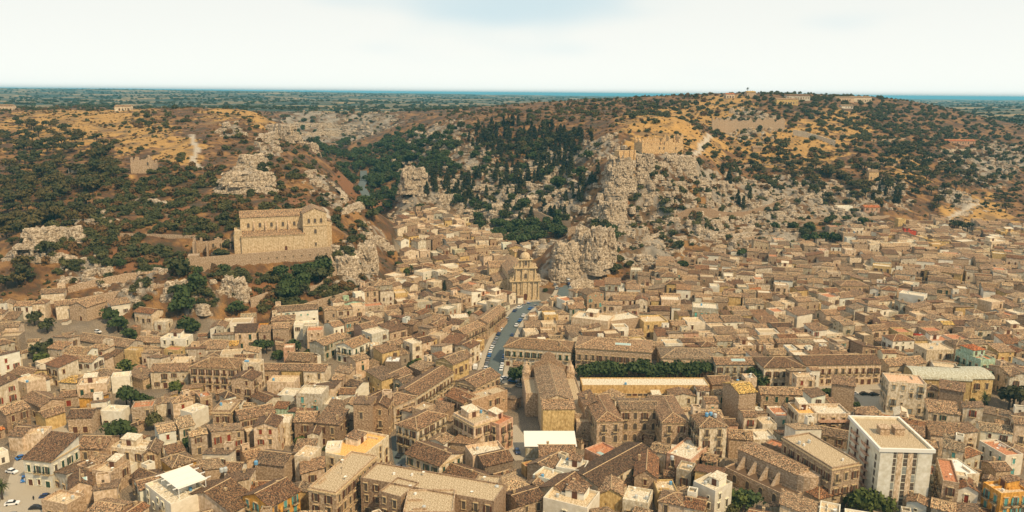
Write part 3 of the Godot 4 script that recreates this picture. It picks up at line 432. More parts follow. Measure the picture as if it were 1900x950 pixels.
# single plants: x, distance, kind, size, tone
var FEATURE_PLANTS := [
	[-241.5, 383.6, "b", 3.6, "shrub_dark"], [-232.7, 378.8, "b", 3.8, "shrub_dark"], [-219.6, 350.0, "b", 3.9, "shrub_dark"], [-213.8, 341.9, "b", 3.4, "broad_light"], [-223.8, 366.2, "s", 2.9, "shrub_dark"], [-177.3, 343.2, "b", 3.4, "broad_light"], [-175.4, 348.7, "s", 2.9, "broad_light"], [-208.1, 393.0, "b", 4.4, "broad"],
	[-202.1, 389.0, "b", 4.2, "broad"], [-193.6, 382.4, "b", 3.9, "broad"], [-189.2, 431.7, "b", 4.0, "shrub_dark"], [-180.1, 415.4, "b", 5.2, "shrub_dark"], [-177.1, 403.4, "b", 4.7, "shrub_dark"], [-167.7, 389.6, "s", 5.2, "broad"], [-163.1, 388.6, "s", 4.4, "broad"], [-161.8, 430.9, "b", 3.6, "broad"],
	[-120.1, 420.8, "b", 4.2, "broad"], [-116.7, 425.1, "b", 4.2, "broad"], [-123.4, 416.4, "b", 4.7, "broad"], [-144.9, 400.8, "b", 3.6, "broad"], [-225.8, 444.5, "b", 3.0, "broad"], [-231.6, 447.0, "s", 3.0, "shrub_dark"], [-155.2, 303.2, "b", 3.6, "broad"], [-159.3, 307.2, "b", 3.4, "broad"],
	[-151.3, 304.4, "b", 3.5, "broad"], [-150.5, 307.5, "s", 2.9, "broad"], [-148.1, 275.3, "b", 3.8, "broad"], [-145.8, 274.6, "b", 3.6, "broad"], [-143.6, 276.4, "b", 3.1, "broad"], [-138.1, 285.6, "b", 3.0, "shrub"], [-118.1, 268.6, "b", 2.6, "broad"], [-159.0, 326.3, "s", 2.3, "shrub"],
	[-154.8, 327.5, "s", 2.2, "shrub"], [-145.2, 321.7, "s", 3.1, "broad_light"], [-141.3, 320.5, "s", 2.6, "broad_light"], [-76.8, 269.3, "b", 2.6, "broad_light"], [-68.1, 270.4, "s", 1.4, "broad"], [-65.4, 270.0, "s", 1.6, "broad"], [-123.0, 366.2, "b", 3.6, "broad"], [-118.3, 363.8, "b", 3.4, "broad"],
	[-104.9, 362.5, "b", 3.4, "broad"], [-127.0, 366.5, "s", 2.6, "broad"], [-111.0, 356.8, "s", 2.9, "broad"], [-96.5, 360.3, "s", 2.3, "broad_light"], [-44.3, 355.3, "s", 2.9, "broad_light"], [-46.6, 353.7, "s", 2.3, "broad"], [-41.3, 470.6, "c", 1.1, "cypress"], [-24.1, 430.3, "s", 2.5, "broad"],
	[-27.1, 428.5, "s", 2.2, "broad"], [-76.6, 520.5, "b", 2.6, "broad"], [-69.0, 504.4, "b", 2.4, "broad"], [-66.1, 496.1, "s", 2.2, "broad"], [-84.6, 537.9, "b", 2.6, "shrub_dark"], [4.2, 340.0, "b", 3.9, "broad"], [6.6, 337.5, "b", 3.9, "broad"], [1.7, 341.2, "b", 3.1, "broad"],
	[21.5, 487.2, "s", 1.8, "broad"], [90.0, 245.3, "b", 3.9, "broad_light"], [92.5, 247.2, "b", 3.4, "broad"], [87.6, 239.9, "s", 2.9, "broad_light"], [103.4, 257.1, "b", 3.0, "broad"], [104.8, 253.2, "b", 2.7, "broad"], [104.7, 249.3, "s", 2.1, "broad"], [72.8, 229.3, "b", 3.4, "broad_light"],
	[76.7, 231.1, "b", 3.4, "broad"], [111.0, 228.4, "b", 3.6, "broad_light"], [114.5, 228.4, "b", 3.6, "broad_light"], [118.3, 227.5, "b", 3.1, "broad_light"], [69.8, 227.6, "s", 2.9, "shrub"], [111.7, 334.1, "b", 3.3, "broad"], [108.8, 336.7, "b", 3.5, "broad"], [109.6, 339.2, "b", 3.3, "broad"],
	[138.8, 326.2, "s", 2.5, "broad"], [146.4, 313.6, "s", 2.1, "broad"], [206.9, 308.2, "p", 5.5, "cypress"], [209.7, 305.6, "p", 5.2, "pine_dark"], [212.4, 313.6, "p", 4.9, "cypress"], [198.6, 315.2, "s", 1.8, "broad"], [200.9, 315.2, "s", 1.8, "broad"], [197.5, 317.4, "s", 1.7, "broad"],
	[168.9, 567.3, "b", 3.4, "broad"], [119.5, 535.9, "b", 3.2, "broad"], [138.8, 550.7, "s", 2.6, "broad"], [243.5, 603.5, "b", 4.0, "broad"], [235.4, 604.3, "b", 4.0, "broad"], [250.7, 605.9, "b", 4.0, "broad"], [230.3, 607.7, "b", 3.6, "broad"], [217.7, 601.6, "s", 2.8, "shrub"],
	[254.9, 605.8, "b", 3.4, "broad"], [295.9, 657.9, "b", 3.6, "broad"], [282.9, 659.9, "s", 3.4, "broad"], [388.5, 671.2, "p", 5.0, "pine_dark"], [382.1, 672.4, "p", 4.6, "pine_dark"], [395.4, 675.2, "p", 4.6, "cypress"], [68.5, 483.2, "s", 2.6, "broad"], [71.8, 471.3, "s", 2.4, "broad"],
	[79.3, 466.1, "s", 2.2, "broad"], [90.4, 482.8, "s", 1.8, "broad"], [81.3, 489.1, "s", 1.6, "shrub"], [33.7, 346.4, "b", 3.6, "broad"], [36.5, 346.3, "b", 4.0, "broad"], [39.2, 346.3, "b", 3.8, "broad"], [42.0, 346.2, "b", 3.6, "broad"], [44.7, 346.1, "b", 4.0, "broad"],
	[47.5, 346.1, "b", 3.8, "broad"], [50.2, 346.0, "b", 3.6, "broad"], [56.8, 345.1, "b", 3.6, "broad"], [59.5, 345.0, "b", 3.8, "broad"], [62.2, 345.0, "b", 4.0, "broad"], [65.0, 344.9, "b", 3.6, "broad"], [67.7, 344.8, "b", 3.8, "broad"], [70.4, 344.8, "b", 4.0, "broad"],
	[73.1, 344.7, "b", 3.6, "broad"], [75.9, 344.6, "b", 3.8, "broad"], [78.6, 344.6, "b", 4.0, "broad"], [81.3, 344.5, "b", 3.6, "broad"], [84.0, 344.5, "b", 3.8, "broad"], [86.8, 344.5, "b", 4.0, "broad"], [89.5, 344.5, "b", 3.6, "broad"],
]
# ---------- the ground
const GX0 := -840.0
const GD0 := 120.0
const GS := 8.0
const GNX := 212
const GND := 190
var gh := PackedFloat32Array()
var g_rock := PackedFloat32Array()
var g_gold := PackedFloat32Array()
var g_red := PackedFloat32Array()
var g_town := PackedFloat32Array()
var nz := FastNoiseLite.new()
var nz2 := FastNoiseLite.new()
var nzr := FastNoiseLite.new()

# the edge of the built-up valley floor: x, distance
var TOWN_EDGE := PackedVector2Array([Vector2(-420, 120), Vector2(-340, 330), Vector2(-285, 395), Vector2(-225, 398), Vector2(-180, 392), Vector2(-140, 392), Vector2(-105, 404), Vector2(-84, 432), Vector2(-74, 480), Vector2(-78, 540), Vector2(-98, 640), Vector2(-105, 700), Vector2(-70, 700), Vector2(-40, 665), Vector2(-5, 600), Vector2(12, 560), Vector2(14, 505), Vector2(24, 482), Vector2(60, 494), Vector2(80, 512), Vector2(120, 545), Vector2(160, 575), Vector2(230, 610), Vector2(300, 650), Vector2(370, 690), Vector2(440, 690), Vector2(480, 660), Vector2(640, 640), Vector2(700, 120)])

func solve_heights() -> PackedFloat64Array:
	# smooth surface through the surveyed points (multiquadric interpolation)
	var n := GROUND.size()
	var a := []
	for i in n + 1:
		var row := PackedFloat64Array()
		row.resize(n + 2)
		for j in n + 1:
			if i < n and j < n:
				var dx: float = GROUND[i][0] - GROUND[j][0]
				var dz: float = GROUND[i][1] - GROUND[j][1]
				row[j] = sqrt(dx * dx + dz * dz + 625.0)
			else:
				row[j] = 0.0 if i == n and j == n else 1.0
		row[n + 1] = GROUND[i][2] if i < n else 0.0
		a.append(row)
	var m := n + 1
	for i in m:
		var p := i
		for k in range(i + 1, m):
			if absf(a[k][i]) > absf(a[p][i]): p = k
		var tmp = a[i]; a[i] = a[p]; a[p] = tmp
		var ri: PackedFloat64Array = a[i]
		for k in range(i + 1, m):
			var rk: PackedFloat64Array = a[k]
			var f := rk[i] / ri[i]
			if f != 0.0:
				for j in range(i, m + 1): rk[j] -= f * ri[j]
				a[k] = rk
	var w := PackedFloat64Array()
	w.resize(m)
	for i in range(m - 1, -1, -1):
		var s: float = a[i][m]
		for j in range(i + 1, m): s -= a[i][j] * w[j]
		w[i] = s / a[i][i]
	return w

func patch_grid(blobs: Array) -> PackedFloat32Array:
	var g := PackedFloat32Array()
	g.resize(GNX * GND)
	for b in blobs:
		var r: float = maxf(b[2], b[3]) * 1.3
		var c := Vector2(b[0], b[1])
		var out := c.normalized()
		for k in range(maxi(0, int((b[1] - r - GD0) / GS)), mini(GND, int((b[1] + r - GD0) / GS) + 2)):
			for i in range(maxi(0, int((b[0] - r - GX0) / GS)), mini(GNX, int((b[0] + r - GX0) / GS) + 2)):
				var p := Vector2(GX0 + i * GS, GD0 + k * GS) - c
				var e := Vector2(p.dot(out.orthogonal()) / b[2], p.dot(out) / b[3]).length()
				g[k * GNX + i] = maxf(g[k * GNX + i], clampf(1.4 - e, 0.0, 1.0))
	return g

func prepare_ground():
	nz.seed = 3; nz.frequency = 1.0 / 70.0; nz.fractal_octaves = 4
	nz2.seed = 8; nz2.frequency = 1.0 / 14.0; nz2.fractal_octaves = 3
	nzr.seed = 12; nzr.frequency = 1.0 / 26.0; nzr.fractal_octaves = 4; nzr.fractal_type = FastNoiseLite.FRACTAL_RIDGED
	var w := solve_heights()
	var n := GROUND.size()
	var px := PackedFloat64Array(); var pd := PackedFloat64Array()
	for p in GROUND:
		px.append(p[0]); pd.append(p[1])
	gh.resize(GNX * GND)
	g_town.resize(GNX * GND)
	for k in GND:
		var d := GD0 + k * GS
		for i in GNX:
			var x := GX0 + i * GS
			var s := w[n]
			for j in n:
				var dx := x - px[j]
				var dd := d - pd[j]
				s += w[j] * sqrt(dx * dx + dd * dd + 625.0)
			gh[k * GNX + i] = s
			g_town[k * GNX + i] = 1.0 if Geometry2D.is_point_in_polygon(Vector2(x, d), TOWN_EDGE) else 0.0
	g_rock = patch_grid(ROCK)
	g_gold = patch_grid(GOLD)
	g_red = patch_grid(RED)

func sample(g: PackedFloat32Array, x: float, d: float) -> float:
	var fx := clampf((x - GX0) / GS, 0.0, GNX - 1.001)
	var fd := clampf((d - GD0) / GS, 0.0, GND - 1.001)
	var i := int(fx); var k := int(fd)
	var u := fx - i; var v := fd - k
	var o := k * GNX + i
	return lerpf(lerpf(g[o], g[o + 1], u), lerpf(g[o + GNX], g[o + GNX + 1], u), v)

func cubic(a: float, b: float, c: float, d: float, t: float) -> float:
	return b + 0.5 * t * (c - a + t * (2.0 * a - 5.0 * b + 4.0 * c - d + t * (3.0 * (b - c) + d - a)))

func smooth_height(x: float, d: float) -> float:
	var fx := clampf((x - GX0) / GS, 1.0, GNX - 3.001)
	var fd := clampf((d - GD0) / GS, 1.0, GND - 3.001)
	var i := int(fx); var k := int(fd)
	var u := fx - i; var v := fd - k
	var r := []
	for q in range(-1, 3):
		var o := (k + q) * GNX + i
		r.append(cubic(gh[o - 1], gh[o], gh[o + 1], gh[o + 2], u))
	return cubic(r[0], r[1], r[2], r[3], v)

func far_height(x: float, d: float) -> float:
	var rise := smoothstep(2000.0, -3500.0, x * 6000.0 / maxf(d, 2000.0))
	return 92.0 + 36.0 * rise * smoothstep(1500.0, 6000.0, d) + nz.get_noise_2d(x * 0.08, d * 0.08) * 10.0

func ground_y(x: float, d: float) -> float:
	var edge := maxf(smoothstep(1330.0, 1560.0, d), smoothstep(700.0, 830.0, absf(x)) * smoothstep(500.0, 900.0, d))
	var far := far_height(x, d) if edge > 0.0 else 0.0
	if edge >= 1.0: return far
	var y := smooth_height(x, d)
	var wild := 1.0 - sample(g_town, x, d)
	if wild > 0.0:
		var rock := sample(g_rock, x, d)
		var top := smoothstep(85.0, 105.0, y)
		y += wild * (nz.get_noise_2d(x, d) * lerpf(3.5, 2.0, top) + nz2.get_noise_2d(x, d) * 0.8)
		if rock > 0.0:
			var step := 5.5 + 2.0 * nz.get_noise_2d(x + 300.0, d)
			var q := y / step + 0.5 * nz2.get_noise_2d(x * 0.5, d * 0.5)
			var f := q - floorf(q)
			var terraced := (floorf(q) + smoothstep(0.36, 0.64, f) - q) * step
			y += wild * rock * (terraced * 0.85 + nzr.get_noise_2d(x, d) * 3.2 + nz2.get_noise_2d(x * 2.2, d * 2.2) * 2.0)
	for f in FLATS:
		var px: float = x - f[0]; var pd: float = d - f[1]
		if absf(px) > 70.0 or absf(pd) > 70.0: continue
		var u: float = absf(px * cos(f[4]) + pd * sin(f[4])) - f[2]
		var v: float = absf(-px * sin(f[4]) + pd * cos(f[4])) - f[3]
		var k := smoothstep(f[6], 0.0, maxf(u, v))
		if k > 0.0: y = lerpf(y, f[5], k)
	return lerpf(y, far, edge)

# levelled ground: x, distance, half width, half depth, turn, height, width of the slope around it
var FLATS := [[-145.0, 440.0, 37.0, 4.0, 0.255, 27.0, 8.0], [-141.0, 467.5, 38.0, 13.0, 0.3, 36.2, 2.5], [-224.0, 396.0, 10.0, 11.0, -0.28, 12.5, 8.0], [128.0, 700.0, 24.0, 18.0, 0.2, 79.0, 10.0], [-283.0, 606.0, 12.0, 9.0, 0.0, 67.5, 8.0]]

func at(x: float, d: float, lift := 0.0) -> Vector3:
	return Vector3(x, ground_y(x, d) + lift, -d)

var PATHS := [
	[Vector2(-304, 753), Vector2(-288, 714), Vector2(-268, 675), Vector2(-264, 654), Vector2(-258, 637), Vector2(-246, 624)],
	[Vector2(-172, 455), Vector2(-180, 450), Vector2(-192, 446)],
	[Vector2(207, 837), Vector2(194, 800), Vector2(183, 773), Vector2(174, 741), Vector2(155, 706)],
	[Vector2(357, 655), Vector2(372, 676), Vector2(396, 708), Vector2(430, 743), Vector2(466, 771)],
	[Vector2(-132, 546), Vector2(-126, 534), Vector2(-122, 514)],
]

func path_distance(p: Vector2) -> float:
	var best := 99.0
	for line in PATHS:
		for i in line.size() - 1:
			var q: Vector2 = Geometry2D.get_closest_point_to_segment(p, line[i], line[i + 1])
			best = minf(best, q.distance_to(p))
	return best

func ground_color(x: float, d: float, y: float) -> Color:
	var a := nz2.get_noise_2d(x * 1.3 + 500.0, d * 1.3)
	var b := nz.get_noise_2d(x * 2.0 - 900.0, d * 2.0)
	var c := nz2.get_noise_2d(x * 0.45, d * 0.45 + 700.0)
	if d > 1450.0 or absf(x) > 800.0:
		# far plain: dark groves, pale stubble strips
		var s := nz.get_noise_2d(x * 0.10, d * 0.5)
		var s2 := nz2.get_noise_2d(x * 0.05, d * 0.16)
		if s2 + 0.5 * s > 0.20: return Color(0.56, 0.39, 0.18)
		if s2 > 0.02: return Color(0.17, 0.16, 0.07)
		return Color(0.05, 0.095, 0.055)
	var town := sample(g_town, x, d)
	if town > 0.5:
		return Color(0.44, 0.345, 0.235) * (0.9 + 0.25 * a)
	var rock := sample(g_rock, x, d)
	var gold := sample(g_gold, x, d)
	var red := sample(g_red, x, d)
	var fine := nz2.get_noise_2d(x * 3.7, d * 3.7 + 300.0)
	if d < 900.0 and path_distance(Vector2(x, d)) < 2.0 + a: return Color(0.84, 0.72, 0.55)
	if rock + 0.55 * a + 0.3 * c > 0.62:
		if b + 0.7 * fine > 0.12: return Color(0.23, 0.14, 0.065) * (1.0 + fine)
		return Color(0.52, 0.44, 0.335) * (1.0 + 0.30 * c + 0.5 * fine)
	if gold + 0.6 * c + 0.25 * a > 0.5:
		return Color(0.74, 0.42, 0.115) * (1.0 + 0.3 * a + 0.25 * fine) if b + 0.4 * fine < 0.2 else Color(0.40, 0.24, 0.09)
	if red + 0.4 * b > 0.5: return Color(0.40, 0.18, 0.065)
	var e := a * 0.6 + b * 0.7 + 0.35 * fine
	if e > 0.22: return Color(0.48, 0.25, 0.075)
	if e > -0.05: return Color(0.29, 0.14, 0.046)
	if e > -0.25: return Color(0.18, 0.085, 0.03)
	return Color(0.13, 0.085, 0.034)

func build_ground():
	var cols := 440
	var rows := []
	var d := 150.0
	while d < 1500.0:
		rows.append(d)
		d += lerpf(1.7, 3.6, smoothstep(350.0, 1300.0, d))
	while d < 11000.0:
		rows.append(d)
		d *= 1.018
	var v := PackedVector3Array(); var c := PackedColorArray(); var ix := PackedInt32Array()
	for r in rows.size():
		d = rows[r]
		for i in cols + 1:
			var x: float = tan(lerpf(-0.76, 0.76, float(i) / cols)) * (d + 60.0)
			var y := ground_y(x, d)
			v.append(Vector3(x, y, -d))
			c.append(ground_color(x, d, y))
	for r in rows.size() - 1:
		for i in cols:
			var o := r * (cols + 1) + i
			var p := o + cols + 1
			ix.append(o); ix.append(p); ix.append(o + 1)
			ix.append(o + 1); ix.append(p); ix.append(p + 1)
	var n := PackedVector3Array()
	n.resize(v.size())
	for k in range(0, ix.size(), 3):
		var q := (v[ix[k + 2]] - v[ix[k]]).cross(v[ix[k + 1]] - v[ix[k]])
		n[ix[k]] += q; n[ix[k + 1]] += q; n[ix[k + 2]] += q
	for k in n.size(): n[k] = n[k].normalized()
	var arr := []
	arr.resize(Mesh.ARRAY_MAX)
	arr[Mesh.ARRAY_VERTEX] = v; arr[Mesh.ARRAY_NORMAL] = n; arr[Mesh.ARRAY_COLOR] = c; arr[Mesh.ARRAY_INDEX] = ix
	var m := ArrayMesh.new()
	m.add_surface_from_arrays(Mesh.PRIMITIVE_TRIANGLES, arr)
	m.surface_set_material(0, M.ground)
	tag(put("ground", m), "dry rocky hills and the valley floor under the town", "ground", "", "structure")
	var sea := MB.new()
	sea.quad(Vector3(-30000, 20, -10900), Vector3(30000, 20, -10900), Vector3(30000, 20, -34000), Vector3(-30000, 20, -34000))
	tag(put("sea", sea.mesh(M.sea)), "pale strip of sea along the horizon", "sea", "", "structure")

# ---------- materials
func noise_tex(sd: int, freq: float, lo: Color, hi: Color, size := 512, octaves := 5, edge := 0.12) -> NoiseTexture2D:
	var n := FastNoiseLite.new()
	n.seed = sd
	n.noise_type = FastNoiseLite.TYPE_SIMPLEX_SMOOTH
	n.frequency = freq
	n.fractal_octaves = octaves
	n.fractal_gain = 0.66
	var g := Gradient.new()
	g.set_color(0, lo)
	g.set_color(1, hi)
	g.set_offset(0, edge)
	g.set_offset(1, 1.0 - edge)
	var t := NoiseTexture2D.new()
	t.width = size
	t.height = size
	t.seamless = true
	t.noise = n
	t.color_ramp = g
	return t

func bump_tex(sd: int, freq: float) -> NoiseTexture2D:
	var t: NoiseTexture2D = noise_tex(sd, freq, Color.BLACK, Color.WHITE, 512, 5)
	t.color_ramp = null
	t.as_normal_map = true
	t.bump_strength = 6.0
	return t

func lin(r: float, g: float, b: float) -> Color:
	return Color(r, g, b).linear_to_srgb()

func plain(r: float, g: float, b: float, rough := 0.9, metal := 0.0) -> StandardMaterial3D:
	var m := StandardMaterial3D.new()
	m.albedo_color = lin(r, g, b)
	m.roughness = rough
	m.metallic = metal
	return m

func worn(r: float, g: float, b: float, tex: Texture2D, per_metre: float, normal: Texture2D = null, scale := 0.6) -> StandardMaterial3D:
	# a colour mottled by a pattern laid over the world, so that no two things show the same marks
	var m := plain(minf(r * 1.45, 1.0), minf(g * 1.45, 1.0), minf(b * 1.45, 1.0))
	m.albedo_texture = tex
	m.uv1_triplanar = true
	m.uv1_world_triplanar = true
	m.uv1_scale = Vector3(1.0, 0.45, 1.0) * per_metre if tex == M.get("stain") else Vector3.ONE * per_metre
	if normal:
		m.normal_enabled = true
		m.normal_texture = normal
		m.normal_scale = scale
	return m

func tile_texture(sd: int, warm: float) -> ImageTexture:
	# pan tiles: each tile its own clay tone, lichen in patches, a few mortar-pale ones
	var r := RandomNumberGenerator.new()
	r.seed = sd
	var n := FastNoiseLite.new()
	n.seed = sd; n.frequency = 0.022; n.fractal_octaves = 3
	var im := Image.create(512, 512, false, Image.FORMAT_RGB8)
	var row := 0
	for y0 in range(0, 512, 16):
		var shift := 0 if row % 2 == 0 else 4
		row += 1
		for x0 in range(0, 512, 8):
			var k := n.get_noise_2d(x0, y0)
			var tone := clampf(0.64 + 0.20 * r.randfn() + 0.24 * k, 0.22, 1.0)
			var c := Color(1.0, 0.93 - 0.05 * warm, 0.83 - 0.10 * warm)
			var u := r.randf()
			if u < 0.16 + 0.35 * maxf(k, 0.0): c = Color(0.98, 0.96, 0.88)
			elif u < 0.30: c = Color(1.0, 0.82, 0.66)
			elif u < 0.42: c = Color(0.62, 0.57, 0.50)
			im.fill_rect(Rect2i((x0 + shift) % 512, y0, 8, 16), c * tone)
	return ImageTexture.create_from_image(im)

func make_materials():
	var grain := noise_tex(21, 0.045, Color(0.42, 0.42, 0.42), Color(1, 1, 1))
	var stain := noise_tex(31, 0.016, Color(0.72, 0.67, 0.58), Color(1, 1, 1), 512, 6, 0.18)
	M.stain = stain
	var soft := noise_tex(33, 0.010, Color(0.86, 0.84, 0.79), Color(1, 1, 1), 512, 6)
	M.soft = soft
	var stone := noise_tex(41, 0.014, Color(0.66, 0.61, 0.53), Color(1, 1, 1), 512, 6, 0.24)
	var rocky := noise_tex(43, 0.010, Color(0.44, 0.39, 0.33), Color(1, 1, 1), 512, 6, 0.26)
	var bump := bump_tex(51, 0.05)
	var leaf := noise_tex(61, 0.08, Color(0.35, 0.35, 0.35), Color(1, 1, 1))
	M.stone_tex = stone; M.bump = bump
	var g := worn(1, 1, 1, grain, 1.0 / 14.0, bump, 1.2)
	g.albedo_color = Color(1, 1, 1)
	M.grain = grain
	g.vertex_color_use_as_albedo = true
	M.ground = g
	M.sea = plain(0.60, 0.64, 0.62, 0.6)  # distance haze mixed into the water colour, hence so pale
	# plaster and stone of the walls
	M.walls = {
		"cream": worn(0.546, 0.441, 0.333, stain, 1.0 / 9.0, bump, 0.5),
		"pale": worn(0.581, 0.515, 0.411, stain, 1.0 / 9.0, bump, 0.4),
		"white": worn(0.581, 0.554, 0.481, soft, 1.0 / 12.0, bump, 0.3),
		"sand": worn(0.475, 0.363, 0.254, stone, 1.0 / 7.0, bump, 0.8),
		"stone": worn(0.414, 0.320, 0.228, stone, 1.0 / 6.0, bump, 1.0),
		"brown": worn(0.308, 0.221, 0.149, stone, 1.0 / 6.0, bump, 0.9),
		"yellow": worn(0.502, 0.372, 0.175, stain, 1.0 / 9.0, bump, 0.4),
		"ochre": worn(0.550, 0.300, 0.060, stain, 1.0 / 9.0, bump, 0.4),
		"pink": worn(0.480, 0.310, 0.220, stain, 1.0 / 9.0, bump, 0.4),
		"mint": worn(0.360, 0.500, 0.400, stain, 1.0 / 9.0, bump, 0.3),
		"grey": worn(0.370, 0.355, 0.298, stain, 1.0 / 9.0, bump, 0.4),
		"red": worn(0.400, 0.060, 0.030, stain, 1.0 / 9.0),
	}
	for k in M.walls: M.walls[k].vertex_color_use_as_albedo = true
	# roofs: three weathered tile patterns in several clays
	var t1 := tile_texture(7, 0.0); var t2 := tile_texture(17, 0.5); var t3 := tile_texture(27, 1.0)
	M.roofs = {}
	for a in [["brown", 0.33, 0.235, 0.16, t1], ["dark", 0.215, 0.145, 0.095, t2], ["russet", 0.30, 0.185, 0.115, t3], ["tan", 0.43, 0.32, 0.22, t1], ["grey", 0.39, 0.315, 0.235, t2], ["dusty", 0.53, 0.425, 0.30, t1], ["orange", 0.62, 0.27, 0.10, t2], ["ember", 0.55, 0.22, 0.10, t3], ["honey", 0.78, 0.50, 0.18, t1]]:
		var m := plain(minf(a[1] * 1.5, 1.0), minf(a[2] * 1.5, 1.0), minf(a[3] * 1.5, 1.0), 0.95)
		m.albedo_texture = a[4]
		m.uv1_scale = Vector3(1.0 / 11.0, 1.0 / 11.0, 1)
		m.vertex_color_use_as_albedo = true
		M.roofs[a[0]] = m
	M.terrace = worn(0.52, 0.43, 0.30, stain, 1.0 / 7.0)
	M.terrace_white = worn(0.56, 0.52, 0.43, stain, 1.0 / 7.0)
	M.terrace_grey = worn(0.46, 0.38, 0.26, stone, 1.0 / 4.0)
	M.terrace_red = worn(0.42, 0.19, 0.10, stain, 1.0 / 7.0)
	M.mortar = worn(0.42, 0.32, 0.20, stain, 1.0 / 4.0)
	M.trim = worn(0.50, 0.40, 0.25, stain, 1.0 / 4.0)
	M.trim_white = worn(0.72, 0.68, 0.56, stain, 1.0 / 4.0)
	M.dark = plain(0.105, 0.082, 0.062, 0.3)    # brown wood and glass, tone darkened to stand for unlit rooms behind
	M.shut = {"dark": M.dark, "brown": plain(0.10, 0.035, 0.015, 0.7), "green": plain(0.018, 0.055, 0.035, 0.6), "teal": plain(0.10, 0.30, 0.28, 0.6), "red": plain(0.22, 0.035, 0.012, 0.6), "blue": plain(0.03, 0.08, 0.12, 0.6)}
	M.iron = plain(0.03, 0.026, 0.022, 0.6, 0.3)
	M.white = plain(0.70, 0.69, 0.63, 0.6)
	M.glass_roof = plain(0.35, 0.48, 0.45, 0.15)
	M.tank_blue = plain(0.12, 0.30, 0.48, 0.4)
	M.tank_grey = plain(0.42, 0.44, 0.42, 0.4)
	M.asphalt = worn(0.125, 0.155, 0.15, grain, 1.0 / 6.0)
	M.paving = worn(0.50, 0.43, 0.32, grain, 1.0 / 5.0)
	M.rock = worn(0.50, 0.42, 0.31, rocky, 1.0 / 9.0, bump, 1.6)
	M.bark = worn(0.085, 0.06, 0.04, grain, 1.0 / 1.5)
	M.walls.castle = worn(0.60, 0.43, 0.235, stone, 1.0 / 8.0, bump, 0.8)
	M.leaf = {}
	for a in [["pine", 0.140, 0.108, 0.028], ["pine_dark", 0.080, 0.080, 0.022], ["shrub", 0.125, 0.118, 0.030], ["shrub_dark", 0.076, 0.084, 0.021], ["shrub_dry", 0.21, 0.115, 0.036], ["cypress", 0.048, 0.053, 0.019], ["broad", 0.066, 0.100, 0.020], ["broad_light", 0.12, 0.15, 0.024], ["olive", 0.108, 0.112, 0.040], ["palm", 0.08, 0.10, 0.02], ["bloom", 0.30, 0.02, 0.08], ["straw", 0.40, 0.22, 0.065]]:
		var m := worn(a[1], a[2], a[3], leaf, 1.0 / 1.6)
		m.backlight_enabled = true
		m.backlight = lin(a[1] * 0.35, a[2] * 0.4, a[3] * 0.2)
		M.leaf[a[0]] = m

# ---------- where things already stand
var cells := {}

func reserve(x: float, z: float, w: float, l: float, turn: float):
	var f := [x, z, w * 0.5, l * 0.5, cos(turn), sin(turn)]
	footprints.append(f)
	var r := 0.5 * sqrt(w * w + l * l)
	for i in range(floori((x - r) / 24.0), floori((x + r) / 24.0) + 1):
		for k in range(floori((z - r) / 24.0), floori((z + r) / 24.0) + 1):
			var key := Vector2i(i, k)
			if not cells.has(key): cells[key] = []
			cells[key].append(f)

func blocked(x: float, z: float, r: float) -> bool:
	for f in cells.get(Vector2i(floori(x / 24.0), floori(z / 24.0)), []):
		var dx: float = x - f[0]; var dz: float = z - f[1]
		if absf(dx * f[4] - dz * f[5]) < f[2] + r and absf(dx * f[5] + dz * f[4]) < f[3] + r: return true
	return false

func overlaps(x: float, z: float, w: float, l: float, turn: float) -> bool:
	var c := cos(turn); var s := sin(turn)
	var r := 0.5 * sqrt(w * w + l * l)
	var met := {}
	for i in range(floori((x - r) / 24.0), floori((x + r) / 24.0) + 1):
		for k in range(floori((z - r) / 24.0), floori((z + r) / 24.0) + 1):
			for f in cells.get(Vector2i(i, k), []): met[f] = true
	var a := Vector2(c, -s); var b := Vector2(s, c)
	for f in met:
		var p := Vector2(f[0] - x, f[1] - z)
		var e := Vector2(f[4], -f[5]); var g := Vector2(f[5], f[4])
		var apart := false
		for ax in [a, b, e, g]:
			var reach: float = absf(a.dot(ax)) * w * 0.5 + absf(b.dot(ax)) * l * 0.5 + absf(e.dot(ax)) * f[2] + absf(g.dot(ax)) * f[3]
			if absf(p.dot(ax)) > reach: apart = true
		if not apart: return true
	return false

# ---------- pieces of houses
var piece_cache := {}

